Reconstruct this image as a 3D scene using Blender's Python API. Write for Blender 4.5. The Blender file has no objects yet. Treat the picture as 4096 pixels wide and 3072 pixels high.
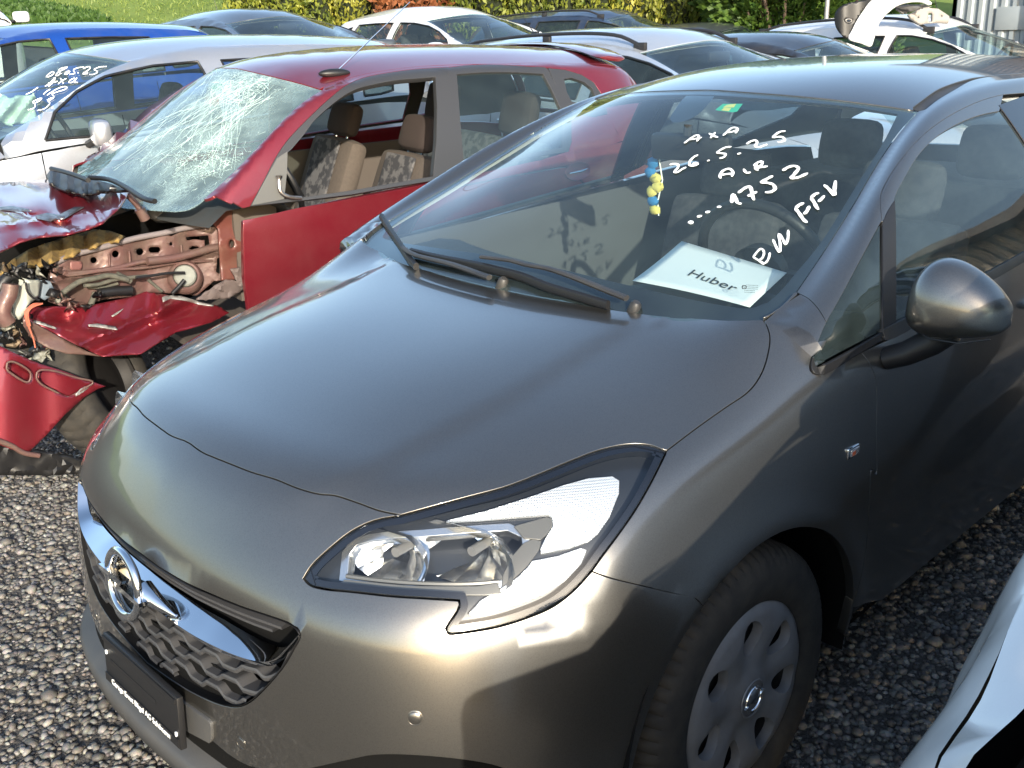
import bpy, bmesh, math, random
import numpy as np
from mathutils import Vector, Matrix
from mathutils.bvhtree import BVHTree
from mathutils.geometry import delaunay_2d_cdt

# ------------------------------------------------------------------ camera, sky, sun, exposure
SC = bpy.context.scene
COL = SC.collection
CAM_LOC = np.array([1.753, -1.511, 1.590]); CAM_ROT = (1.232, 0.031, 0.795); FOC = 4083.0
cam = bpy.data.cameras.new('camera'); camo = bpy.data.objects.new('camera', cam); COL.objects.link(camo)
camo.location = CAM_LOC; camo.rotation_euler = CAM_ROT
cam.sensor_width = 36.0; cam.lens = 36.0 * FOC / 4096.0; cam.clip_start = 0.05; cam.clip_end = 2000
cam.dof.use_dof = False
SC.camera = camo
SUN = Vector((0.82, -0.47, 0.31)).normalized()
W = bpy.data.worlds.new('World'); SC.world = W; W.use_nodes = True
nt = W.node_tree; bgn = nt.nodes['Background']
sky = nt.nodes.new('ShaderNodeTexSky'); sky.sky_type = 'NISHITA'; sky.sun_disc = False
sky.sun_elevation = math.asin(SUN.z); sky.sun_rotation = math.atan2(SUN.x, SUN.y)
sky.air_density = 1.0; sky.dust_density = 1.4; sky.ozone_density = 1.0
nt.links.new(sky.outputs[0], bgn.inputs[0]); bgn.inputs[1].default_value = 0.15
sl = bpy.data.lights.new('sun', 'SUN'); sl.energy = 3.1; sl.angle = math.radians(0.55); sl.color = (1.0, 0.92, 0.78)
slo = bpy.data.objects.new('sun', sl); COL.objects.link(slo); slo.rotation_euler = SUN.to_track_quat('Z', 'Y').to_euler()
slo.location = (8, -4, 9)
SC.view_settings.view_transform = 'Standard'; SC.view_settings.look = 'None'; SC.view_settings.gamma = 1
SC.view_settings.use_curve_mapping = False; SC.view_settings.exposure = 1.22
SC.render.engine = 'CYCLES'
SC.cycles.max_bounces = 8; SC.cycles.transparent_max_bounces = 16; SC.cycles.caustics_reflective = False; SC.cycles.caustics_refractive = False
rnd = random.Random(7)

# ------------------------------------------------------------------ materials
MATS = {}
def mat(name, color=(0.5, 0.5, 0.5), rough=0.5, metal=0.0, coat=0.0, coat_rough=0.03, spec=0.5, noise=None, bump=None, emit=None, flake=0.0, dirt=None, spots=None):
    if name in MATS: return MATS[name]
    m = bpy.data.materials.new(name); m.use_nodes = True; n = m.node_tree.nodes; l = m.node_tree.links
    b = n['Principled BSDF']; b.inputs['Base Color'].default_value = (*color, 1); b.inputs['Roughness'].default_value = rough
    b.inputs['Metallic'].default_value = metal; b.inputs['Coat Weight'].default_value = coat; b.inputs['Coat Roughness'].default_value = coat_rough
    b.inputs['Specular IOR Level'].default_value = spec
    tc = n.new('ShaderNodeTexCoord')
    col_out = None
    if noise:      # (scale, other colour, contrast)
        t = n.new('ShaderNodeTexNoise'); t.inputs['Scale'].default_value = noise[0]; t.inputs['Detail'].default_value = 5
        l.new(tc.outputs['Object'], t.inputs['Vector'])
        r = n.new('ShaderNodeValToRGB'); c = noise[2] if len(noise) > 2 else 0.15
        r.color_ramp.elements[0].position = 0.5 - c; r.color_ramp.elements[1].position = 0.5 + c
        r.color_ramp.elements[0].color = (*color, 1); r.color_ramp.elements[1].color = (*noise[1], 1)
        l.new(t.outputs['Fac'], r.inputs['Fac']); col_out = r.outputs['Color']
    if flake:      # metallic flake: tiny cells of differing brightness
        v = n.new('ShaderNodeTexVoronoi'); v.inputs['Scale'].default_value = 900; l.new(tc.outputs['Object'], v.inputs['Vector'])
        mx = n.new('ShaderNodeMix'); mx.data_type = 'RGBA'; mx.blend_type = 'MULTIPLY'; mx.inputs[0].default_value = flake
        if col_out: l.new(col_out, mx.inputs[6])
        else: mx.inputs[6].default_value = (*color, 1)
        hs = n.new('ShaderNodeHueSaturation'); hs.inputs['Saturation'].default_value = 0.0; hs.inputs['Value'].default_value = 2.0
        l.new(v.outputs['Color'], hs.inputs['Color']); l.new(hs.outputs[0], mx.inputs[7]); col_out = mx.outputs[2]
    if dirt:       # (scale, amount, colour): dust film that raises roughness a little
        t = n.new('ShaderNodeTexNoise'); t.inputs['Scale'].default_value = dirt[0]; t.inputs['Detail'].default_value = 8; t.inputs['Roughness'].default_value = 0.65
        l.new(tc.outputs['Object'], t.inputs['Vector'])
        r = n.new('ShaderNodeMapRange'); r.inputs[1].default_value = 0.42; r.inputs[2].default_value = 0.75; r.inputs[4].default_value = dirt[1]
        l.new(t.outputs['Fac'], r.inputs[0])
        mx = n.new('ShaderNodeMix'); mx.data_type = 'RGBA'; l.new(r.outputs[0], mx.inputs[0])
        if col_out: l.new(col_out, mx.inputs[6])
        else: mx.inputs[6].default_value = (*color, 1)
        mx.inputs[7].default_value = (*dirt[2], 1); col_out = mx.outputs[2]
        r2 = n.new('ShaderNodeMapRange'); r2.inputs[1].default_value = 0.3; r2.inputs[2].default_value = 0.8
        r2.inputs[3].default_value = coat_rough; r2.inputs[4].default_value = coat_rough + 0.10
        l.new(t.outputs['Fac'], r2.inputs[0]); l.new(r2.outputs[0], b.inputs['Coat Roughness'])
    if spots:      # dried water spots and grit, a few millimetres across
        v = n.new('ShaderNodeTexVoronoi'); v.inputs['Scale'].default_value = spots[0]; l.new(tc.outputs['Object'], v.inputs['Vector'])
        r = n.new('ShaderNodeMapRange'); r.inputs[1].default_value = .10; r.inputs[2].default_value = .05; r.inputs[3].default_value = 0; r.inputs[4].default_value = spots[1]; l.new(v.outputs['Distance'], r.inputs[0])
        t = n.new('ShaderNodeTexNoise'); t.inputs['Scale'].default_value = spots[0] * .13; l.new(tc.outputs['Object'], t.inputs['Vector']); r3 = n.new('ShaderNodeMapRange'); r3.inputs[1].default_value = .48; r3.inputs[2].default_value = .66; l.new(t.outputs['Fac'], r3.inputs[0])
        mu = n.new('ShaderNodeMath'); mu.operation = 'MULTIPLY'; l.new(r.outputs[0], mu.inputs[0]); l.new(r3.outputs[0], mu.inputs[1])
        mx = n.new('ShaderNodeMix'); mx.data_type = 'RGBA'; l.new(mu.outputs[0], mx.inputs[0])
        if col_out: l.new(col_out, mx.inputs[6])
        else: mx.inputs[6].default_value = (*color, 1)
        mx.inputs[7].default_value = (.42, .39, .33, 1); col_out = mx.outputs[2]
    if col_out: l.new(col_out, b.inputs['Base Color'])
    if bump:       # (scale, strength)
        t = n.new('ShaderNodeTexNoise'); t.inputs['Scale'].default_value = bump[0]; t.inputs['Detail'].default_value = 4
        l.new(tc.outputs['Object'], t.inputs['Vector'])
        bb = n.new('ShaderNodeBump'); bb.inputs['Strength'].default_value = bump[1]; bb.inputs['Distance'].default_value = bump[2] if len(bump) > 2 else 0.002
        l.new(t.outputs['Fac'], bb.inputs['Height']); l.new(bb.outputs[0], b.inputs['Normal'])
    if emit: b.inputs['Emission Color'].default_value = (*emit[0], 1); b.inputs['Emission Strength'].default_value = emit[1]
    MATS[name] = m; return m

def glass(name, tint=(0.75, 0.85, 0.82), dust_haze=0.0, refl=1.0, wavy=0.0):
    if name in MATS: return MATS[name]
    m = bpy.data.materials.new(name); m.use_nodes = True; n = m.node_tree.nodes; l = m.node_tree.links
    n.remove(n['Principled BSDF']); out = n['Material Output']
    tr = n.new('ShaderNodeBsdfTransparent'); tr.inputs[0].default_value = (*tint, 1)
    gl = n.new('ShaderNodeBsdfGlossy'); gl.inputs['Roughness'].default_value = 0.02; gl.inputs['Color'].default_value = (refl, refl, refl, 1)
    fr = n.new('ShaderNodeFresnel'); ge = n.new('ShaderNodeNewGeometry'); mr_ = n.new('ShaderNodeMapRange'); mr_.inputs[3].default_value = 1.55; mr_.inputs[4].default_value = 1 / 1.55; l.new(ge.outputs['Backfacing'], mr_.inputs[0]); l.new(mr_.outputs[0], fr.inputs[0])
    mx = n.new('ShaderNodeMixShader'); l.new(fr.outputs[0], mx.inputs[0]); l.new(tr.outputs[0], mx.inputs[1]); l.new(gl.outputs[0], mx.inputs[2])
    last = mx
    tc = n.new('ShaderNodeTexCoord')
    if wavy:
        t = n.new('ShaderNodeTexNoise'); t.inputs['Scale'].default_value = 6; l.new(tc.outputs['Object'], t.inputs['Vector'])
        bb = n.new('ShaderNodeBump'); bb.inputs['Strength'].default_value = wavy; bb.inputs['Distance'].default_value = 0.01
        l.new(t.outputs['Fac'], bb.inputs['Height']); l.new(bb.outputs[0], gl.inputs['Normal'])
    if dust_haze:
        t = n.new('ShaderNodeTexNoise'); t.inputs['Scale'].default_value = 9; t.inputs['Detail'].default_value = 8
        l.new(tc.outputs['Object'], t.inputs['Vector'])
        r = n.new('ShaderNodeMapRange'); r.inputs[1].default_value = 0.3; r.inputs[2].default_value = 0.75; r.inputs[3].default_value = dust_haze * 0.6; r.inputs[4].default_value = dust_haze * 1.3
        l.new(t.outputs['Fac'], r.inputs[0])
        df = n.new('ShaderNodeBsdfDiffuse'); df.inputs[0].default_value = (0.42, 0.60, 0.62, 1)  # teal haze on the glass, painted in together with the dust
        m2 = n.new('ShaderNodeMixShader'); l.new(r.outputs[0], m2.inputs[0]); l.new(mx.outputs[0], m2.inputs[1]); l.new(df.outputs[0], m2.inputs[2]); last = m2
    l.new(last.outputs[0], out.inputs[0]); MATS[name] = m; return m

paint = lambda name, c, metal=0.55, rough=0.38, flake=0.16, dirt=(3.0, 0.14, (0.30, 0.27, 0.22)), cr=0.022: mat(name, c, rough, metal, 1.0, cr, flake=flake, dirt=dirt, spots=(170, .5))
TAUPE = paint('taupe_metallic_paint', (0.185, 0.178, 0.165), metal=0.9, rough=0.29)
BLACK = mat('black_plastic', (0.012, 0.012, 0.013), 0.45, bump=(220, 0.25, 0.001))
GLOSSB = mat('gloss_black', (0.008, 0.008, 0.010), 0.12, coat=0.5)
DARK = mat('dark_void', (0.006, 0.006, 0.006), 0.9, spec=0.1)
TRIM = mat('dark_grey_trim', (0.028, 0.028, 0.030), 0.5, noise=(14, (0.045, 0.043, 0.040)), bump=(300, 0.2, 0.001))
RUBBER = mat('tyre_rubber', (0.018, 0.017, 0.016), 0.85, noise=(24, (0.050, 0.044, 0.036), 0.25), bump=(90, 0.35, 0.003))
CHROME = mat('chrome', (0.80, 0.82, 0.84), 0.06, metal=1.0)
SILVERP = mat('silver_painted_plastic', (0.30, 0.30, 0.30), 0.42, metal=0.35, coat=0.2, noise=(9, (0.24, 0.22, 0.20), 0.2), bump=(60, 0.12, 0.002))
GLASS = glass('windscreen_glass', (0.84, 0.93, 0.92), dust_haze=0.035)
GLASSC = glass('clear_side_glass', (0.70, 0.80, 0.79), dust_haze=0.03)
GLASSD = glass('dark_side_glass', (0.22, 0.27, 0.28), dust_haze=0.04)
LENS = glass('headlight_lens', (0.93, 0.95, 0.96), refl=1.0)
SEATM = mat('dark_seat_cloth', (0.040, 0.040, 0.046), 0.95, noise=(40, (0.065, 0.062, 0.066)), bump=(400, 0.4, 0.002))
DASHM = mat('dashboard_plastic', (0.040, 0.046, 0.050), 0.7, noise=(20, (0.040, 0.040, 0.040)), bump=(260, 0.3, 0.001))
LINER = mat('grey_headliner_cloth', (0.52, 0.52, 0.50), 0.95)
WHITEINK = mat('white_marker_ink', (0.86, 0.88, 0.88), 0.6)
PAPERM = mat('white_paper', (0.80, 0.82, 0.80), 0.9)
INK = mat('black_print', (0.01, 0.01, 0.012), 0.7)
STEEL = mat('raw_steel', (0.42, 0.41, 0.40), 0.38, metal=0.9, noise=(30, (0.25, 0.22, 0.2)), bump=(60, 0.3, 0.002))

# ------------------------------------------------------------------ object helpers
def mesh_obj(name, verts, faces, m=None, parent=None, smooth=True, normals=None, mats=None, fmat=None):
    me = bpy.data.meshes.new(name); me.from_pydata([tuple(map(float, v)) for v in verts], [], [tuple(map(int, f)) for f in faces]); me.update()
    if smooth: me.polygons.foreach_set('use_smooth', [True] * len(me.polygons))
    for mm in (mats or ([m] if m else [])): me.materials.append(mm)
    if fmat is not None: me.polygons.foreach_set('material_index', [int(i) for i in fmat])
    if normals is not None and smooth: me.normals_split_custom_set_from_vertices([tuple(map(float, q)) for q in normals])
    o = bpy.data.objects.new(name, me); COL.objects.link(o)
    if parent is not None: o.parent = parent
    return o
def bm_obj(name, bm, m=None, parent=None, smooth=True, angle=None):
    me = bpy.data.meshes.new(name); bmesh.ops.recalc_face_normals(bm, faces=bm.faces); bm.to_mesh(me); bm.free()
    if smooth:
        me.polygons.foreach_set('use_smooth', [True] * len(me.polygons))
        me.set_sharp_from_angle(angle=math.radians(angle or 40))
    if m: me.materials.append(m)
    o = bpy.data.objects.new(name, me); COL.objects.link(o)
    if parent is not None: o.parent = parent
    return o
def empty(name, loc=(0, 0, 0), rot=(0, 0, 0)):
    o = bpy.data.objects.new(name, None); COL.objects.link(o); o.location = loc; o.rotation_euler = rot; o.empty_display_size = 0.2; return o
def tag(o, label=None, cat=None, group=None, kind=None):
    if label: o['label'] = label
    if cat: o['category'] = cat
    if group: o['group'] = group
    if kind: o['kind'] = kind
    return o
def box(bm, c, s, rot=None, bev=0.0):
    r = bmesh.ops.create_cube(bm, size=1.0); vs = r['verts']
    for v in vs: v.co = Vector((v.co.x * s[0], v.co.y * s[1], v.co.z * s[2]))
    if bev: 
        es = list({e for v in vs for e in v.link_edges})
        r2 = bmesh.ops.bevel(bm, geom=es, offset=bev, segments=2, affect='EDGES', profile=0.5); vs = list({v for f in r2['faces'] for v in f.verts} | {v for v in vs if v.is_valid})
    M = Matrix.Translation(Vector(c)) @ (rot if rot is not None else Matrix.Identity(4))
    for v in vs: v.co = M @ v.co
    return vs
def frames(pts):
    P = [Vector(p) for p in pts]; T = []
    for i in range(len(P)):
        a = P[max(i - 1, 0)]; b = P[min(i + 1, len(P) - 1)]; t = (b - a); T.append(t.normalized() if t.length > 1e-9 else Vector((0, 0, 1)))
    up = Vector((0, 0, 1)) if abs(T[0].z) < 0.9 else Vector((1, 0, 0)); out = []
    for t in T:
        s = t.cross(up)
        if s.length < 1e-4: s = t.orthogonal()
        s.normalize(); n = s.cross(t).normalized(); up = n; out.append((s, n))
    return P, out
def tube(bm, pts, r, seg=8, flat=1.0, caps=True):
    P, fr = frames(pts); rr = r if hasattr(r, '__len__') else [r] * len(P); rings = []
    for p, (s, n), q in zip(P, fr, rr):
        rings.append([bm.verts.new(p + s * math.cos(2 * math.pi * k / seg) * q + n * math.sin(2 * math.pi * k / seg) * q * flat) for k in range(seg)])
    for a, b in zip(rings, rings[1:]):
        for k in range(seg): bm.faces.new((a[k], a[(k + 1) % seg], b[(k + 1) % seg], b[k]))
    if caps and seg > 2: bm.faces.new(rings[0][::-1]); bm.faces.new(rings[-1])
def lathe(bm, prof, seg, M, closed=False):   # prof: (radius, axial) pairs, spun about local x axis
    rings = []
    for r, a in prof:
        rings.append([bm.verts.new(M @ Vector((a, r * math.cos(2 * math.pi * k / seg), r * math.sin(2 * math.pi * k / seg)))) for k in range(seg)])
    pr = list(zip(rings, rings[1:])) + ([(rings[-1], rings[0])] if closed else [])
    for a, b in pr:
        for k in range(seg): bm.faces.new((a[k], a[(k + 1) % seg], b[(k + 1) % seg], b[k]))
    return rings
def catmull(pts, step=None, n=None, closed=False):
    P = np.asarray(pts, float)
    if len(P) < 3 and not closed:
        k = n or max(2, int(np.linalg.norm(P[1] - P[0]) / step) + 1); t = np.linspace(0, 1, k)[:, None]; return P[0] * (1 - t) + P[1] * t
    Q = np.vstack([P[-1], P, P[0], P[1]]) if closed else np.vstack([2 * P[0] - P[1], P, 2 * P[-1] - P[-2]])
    out = []
    for i in range(1, len(Q) - 2):
        p0, p1, p2, p3 = Q[i - 1], Q[i], Q[i + 1], Q[i + 2]
        t0 = 0; t1 = max(np.linalg.norm(p1 - p0), 1e-6) ** .5; t2 = t1 + max(np.linalg.norm(p2 - p1), 1e-6) ** .5; t3 = t2 + max(np.linalg.norm(p3 - p2), 1e-6) ** .5
        for t in np.linspace(t1, t2, 9)[:-1]:
            A1 = (t1 - t) / (t1 - t0) * p0 + (t - t0) / (t1 - t0) * p1; A2 = (t2 - t) / (t2 - t1) * p1 + (t - t1) / (t2 - t1) * p2; A3 = (t3 - t) / (t3 - t2) * p2 + (t - t2) / (t3 - t2) * p3
            B1 = (t2 - t) / (t2 - t0) * A1 + (t - t0) / (t2 - t0) * A2; B2 = (t3 - t) / (t3 - t1) * A2 + (t - t1) / (t3 - t1) * A3
            out.append((t2 - t) / (t2 - t1) * B1 + (t - t1) / (t2 - t1) * B2)
    if not closed: out.append(Q[-2])
    else: out.append(out[0])
    out = np.array(out); L = np.r_[0, np.cumsum(np.linalg.norm(np.diff(out, axis=0), axis=1))]
    k = n or max(2, int(round(L[-1] / step)) + 1); s = np.linspace(0, L[-1], k)
    R = np.array([np.interp(s, L, out[:, j]) for j in range(P.shape[1])]).T
    return R[:-1] if closed else R
def resample(P, step, closed=True):
    P = np.asarray(P, float); Q = np.vstack([P, P[0]]) if closed else P
    d = np.linalg.norm(np.diff(Q, axis=0), axis=1); keep = []
    # keeps corners: subdivides each segment on its own, merging very short ones
    out = [Q[0]]; acc = 0
    for a, b, L in zip(Q, Q[1:], d):
        if L < 1e-7: continue
        k = max(1, int(round(L / step)))
        if L < step * 0.4:
            acc += L
            if acc < step * 0.4: continue
        acc = 0
        for i in range(1, k + 1): out.append(a + (b - a) * i / k)
    out = np.array(out)
    return out[:-1] if closed and np.linalg.norm(out[-1] - out[0]) < step * 0.4 else out

# ------------------------------------------------------------------ smooth surfaces from interpolated cages
class Surf:
    def __init__(s, V, F, N=None):
        s.V = np.asarray(V, float); s.F = np.asarray(F, int)
        s.N = N if N is not None else s.calcn(); s.bvh = BVHTree.FromPolygons([Vector(v) for v in s.V], [tuple(f) for f in s.F.tolist()])
    def calcn(s):
        a, b, c, d = (s.V[s.F[:, i]] for i in range(4)); fn = np.cross(c - a, d - b); N = np.zeros_like(s.V)
        for i in range(4): np.add.at(N, s.F[:, i], fn)
        return N / np.maximum(np.linalg.norm(N, axis=1), 1e-12)[:, None]
    def norm_at(s, p, fi):
        f = s.F[fi]; P = s.V[f]; d = np.linalg.norm(P - np.array(p), axis=1) + 1e-9
        # bilinear weights by projection onto the quad's two directions
        e1 = P[1] - P[0]; e2 = P[3] - P[0]; q = np.array(p) - P[0]
        G = np.array([[e1 @ e1, e1 @ e2], [e1 @ e2, e2 @ e2]])
        try: u, v = np.linalg.solve(G, [q @ e1, q @ e2])
        except Exception: u = v = .5
        u = min(max(u, 0), 1); v = min(max(v, 0), 1)
        n = s.N[f[0]] * (1 - u) * (1 - v) + s.N[f[1]] * u * (1 - v) + s.N[f[2]] * u * v + s.N[f[3]] * (1 - u) * v
        return n / max(np.linalg.norm(n), 1e-9)
def hit(surfs, o, d, near=None):
    best = None
    for s in surfs:
        loc, n, fi, t = s.bvh.ray_cast(Vector(o), Vector(d))
        if loc is not None and (best is None or t < best[2]): best = (np.array(loc), s.norm_at(loc, fi), t)
    if best is None and near is not None:
        for s in surfs:
            loc, n, fi, t = s.bvh.find_nearest(Vector(near))
            if loc is not None and (best is None or t < best[2]): best = (np.array(loc), s.norm_at(loc, fi), t)
    return best
def nearest(surfs, p):
    best = None
    for s in surfs:
        loc, n, fi, t = s.bvh.find_nearest(Vector(p))
        if loc is not None and (best is None or t < best[2]): best = (np.array(loc), s.norm_at(loc, fi), t)
    return best

def fit_cage(V, F, flip=False, it=10, level=4, fix_x=True):
    """half cage (x >= 0) mirrored, then its control points moved until the smooth surface passes through every given point"""
    V = np.array(V, float); n = len(V); m = {}; VV = list(V); FF = [list(f) for f in F]
    for i in range(n):
        if V[i, 0] < 1e-6: m[i] = i
        else: m[i] = len(VV); VV.append(V[i] * [-1, 1, 1])
    FF += [[m[i] for i in f][::-1] for f in F]; VV = np.array(VV); T = VV.copy(); P = VV.copy()
    me = bpy.data.meshes.new('cage'); me.from_pydata(P.tolist(), [], FF); o = bpy.data.objects.new('cage', me); COL.objects.link(o)
    md = o.modifiers.new('s', 'SUBSURF'); md.levels = 1; md.subdivision_type = 'CATMULL_CLARK'; md.use_limit_surface = True; md.boundary_smooth = 'PRESERVE_CORNERS'
    dg = bpy.context.evaluated_depsgraph_get()
    for k in range(it):
        me.vertices.foreach_set('co', P.ravel()); me.update(); dg.update(); e = o.evaluated_get(dg).to_mesh()
        co = np.empty(len(e.vertices) * 3); e.vertices.foreach_get('co', co); co = co.reshape(-1, 3)[:len(P)]; P = P + 0.9 * (T - co); P[T[:, 0] == 0, 0] = 0
    me.vertices.foreach_set('co', P.ravel()); me.update(); md.levels = level; dg.update(); e = o.evaluated_get(dg).to_mesh()
    co = np.empty(len(e.vertices) * 3); e.vertices.foreach_get('co', co); co = co.reshape(-1, 3)
    fa = np.array([p.vertices[:] for p in e.polygons]); bpy.data.objects.remove(o); bpy.data.meshes.remove(me)
    if flip: fa = fa[:, ::-1]
    return co, fa

# domains: how a 3D panel is flattened while it is being cut out of the surface
class Ortho:
    def __init__(s, d): s.d = np.array(d, float) / np.linalg.norm(d); a = np.array([0, 0, 1.]) if abs(s.d[2]) < .9 else np.array([0, 1., 0]); s.e1 = np.cross(a, s.d); s.e1 /= np.linalg.norm(s.e1); s.e2 = np.cross(s.d, s.e1)
    def to2(s, P): P = np.atleast_2d(P); return np.c_[P @ s.e1, P @ s.e2]
    def ray(s, uv): return s.e1 * uv[0] + s.e2 * uv[1] + s.d * 6, -s.d
class Sph:
    def __init__(s, c, r): s.c = np.array(c, float); s.r = r
    def to2(s, P):
        q = np.atleast_2d(P) - s.c; l = np.linalg.norm(q, axis=1); return np.c_[np.arctan2(q[:, 0], -q[:, 1]) * s.r, np.arcsin(q[:, 2] / l) * s.r]
    def ray(s, uv):
        a, e = uv[0] / s.r, uv[1] / s.r; return s.c, np.array([math.sin(a) * math.cos(e), -math.cos(a) * math.cos(e), math.sin(e)])
def inpoly(P, poly):
    x, y = P[:, 0][:, None], P[:, 1][:, None]; a = poly; b = np.roll(poly, -1, axis=0)
    c = ((a[:, 1] > y) != (b[:, 1] > y)) & (x < (b[:, 0] - a[:, 0]) * (y - a[:, 1]) / np.where(b[:, 1] == a[:, 1], 1e-12, b[:, 1] - a[:, 1]) + a[:, 0])
    return c.sum(1) % 2 == 1
def shrink(poly, g):
    a = np.roll(poly, 1, 0); b = np.roll(poly, -1, 0); t1 = poly - a; t2 = b - poly
    t1 /= np.linalg.norm(t1, axis=1)[:, None] + 1e-12; t2 /= np.linalg.norm(t2, axis=1)[:, None] + 1e-12
    area = 0.5 * np.sum(poly[:, 0] * b[:, 1] - b[:, 0] * poly[:, 1]); s = 1 if area > 0 else -1
    n1 = np.c_[-t1[:, 1], t1[:, 0]] * s; n2 = np.c_[-t2[:, 1], t2[:, 0]] * s; n = n1 + n2; n /= np.maximum(np.linalg.norm(n, axis=1), .5)[:, None]
    k = 1 / np.maximum((n * n1).sum(1), .6); return poly + n * (g * k)[:, None]
def panel_data(surfs, dom, outer, holes=(), h=0.03, gap=0.0018, depth=0.014, off=0.0, bstep=None):
    """cut a panel out of the surface: closed outline(s) of 3D points -> verts, faces, normals with a turned-in edge"""
    bs = bstep or h * 0.5; loops2 = []
    loops = [outer] + list(holes); ests = []
    for k, L in enumerate(loops):
        L3 = resample(L, bs); L2 = dom.to2(L3); L2 = shrink(L2, gap if k == 0 else -gap); loops2.append(L2); ests.append(L3)
    allb = np.vstack(loops2); est = np.vstack(ests); lo = allb.min(0); hi = allb.max(0)
    gx, gy = np.meshgrid(np.arange(lo[0] + h / 2, hi[0], h), np.arange(lo[1] + h / 2, hi[1], h)); gx[1::2] += h * .5; G = np.c_[gx.ravel(), gy.ravel()]
    ok = inpoly(G, loops2[0])
    for L in loops2[1:]: ok &= ~inpoly(G, L)
    G = G[ok]
    if len(G):
        keep = np.ones(len(G), bool)
        for i in range(0, len(allb), 400):
            d = np.linalg.norm(G[:, None] - allb[None, i:i + 400], axis=2).min(1); keep &= d > h * 0.45
        G = G[keep]
    pts = np.vstack([allb, G]) if len(G) else allb; edges = []; st = 0
    for L in loops2: edges += [(st + i, st + (i + 1) % len(L)) for i in range(len(L))]; st += len(L)
    vo, eo, fo, ov, oe, of = delaunay_2d_cdt([Vector(p) for p in pts], edges, [], 0, 1e-7)
    P2 = np.array([(v.x, v.y) for v in vo]); tris = [f for f in fo if len(f) == 3]; T = np.array(tris); cen = P2[T].mean(1)
    ok = inpoly(cen, loops2[0])
    for L in loops2[1:]: ok &= ~inpoly(cen, L)
    T = T[ok]
    imap = {}
    for i, src in enumerate(ov):
        for q in src: imap[q] = i
    V = np.empty((len(P2), 3)); N = np.empty((len(P2), 3)); e2 = {imap[i]: est[i] for i in range(len(est)) if i in imap}
    for i, uv in enumerate(P2):
        o, d = dom.ray(uv); e = e2.get(i)
        r = hit(surfs, o, d)
        if e is not None and (r is None or np.linalg.norm(r[0] - e) > 0.04): r = nearest(surfs, e)
        if r is None: r = nearest(surfs, pts[0:1] @ np.zeros((2, 3)) + (est[np.argmin(np.linalg.norm(allb - uv, axis=1))]))
        V[i] = r[0] + r[1] * off; N[i] = r[1]
    # orient
    f0 = V[T]; fn = np.cross(f0[:, 1] - f0[:, 0], f0[:, 2] - f0[:, 0]); s = (fn * N[T].mean(1)).sum(1)
    T[s < 0] = T[s < 0][:, ::-1]
    V = list(V); N = list(N); F = [list(t) for t in T]
    if depth:
        cnt = {}
        for t in T:
            for a, b in ((t[0], t[1]), (t[1], t[2]), (t[2], t[0])): cnt[(a, b)] = cnt.get((a, b), 0) + 1
        be = [(a, b) for (a, b) in cnt if (b, a) not in cnt]; od = {}
        for a, b in be:
            e = V[b] - V[a]; o_ = np.cross(e, N[a]); od[a] = od.get(a, 0) + o_; od[b] = od.get(b, 0) + o_
        r1, r2 = {}, {}
        for a in od:
            o_ = od[a] / max(np.linalg.norm(od[a]), 1e-9); n = N[a]
            r1[a] = len(V); V.append(V[a] + o_ * 0.0012 - n * 0.0014); N.append((n * .25 + o_) / np.linalg.norm(n * .25 + o_))
            r2[a] = len(V); V.append(V[a] + o_ * 0.0012 - n * depth); N.append(o_)
        for a, b in be: F.append([a, r1[a], r1[b], b]); F.append([r1[a], r2[a], r2[b], r1[b]])
    return np.array(V), F, np.array(N)
def mirror_data(D): V, F, N = D; return V * [-1, 1, 1], [f[::-1] for f in F], N * [-1, 1, 1]
def put(D, name, m, parent): V, F, N = D; return mesh_obj(name, V, F, m, parent, True, N)
def panel(name, m, parent, surfs, dom, outer, **k): D = panel_data(surfs, dom, outer, **k); put(D, name, m, parent); return D
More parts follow.
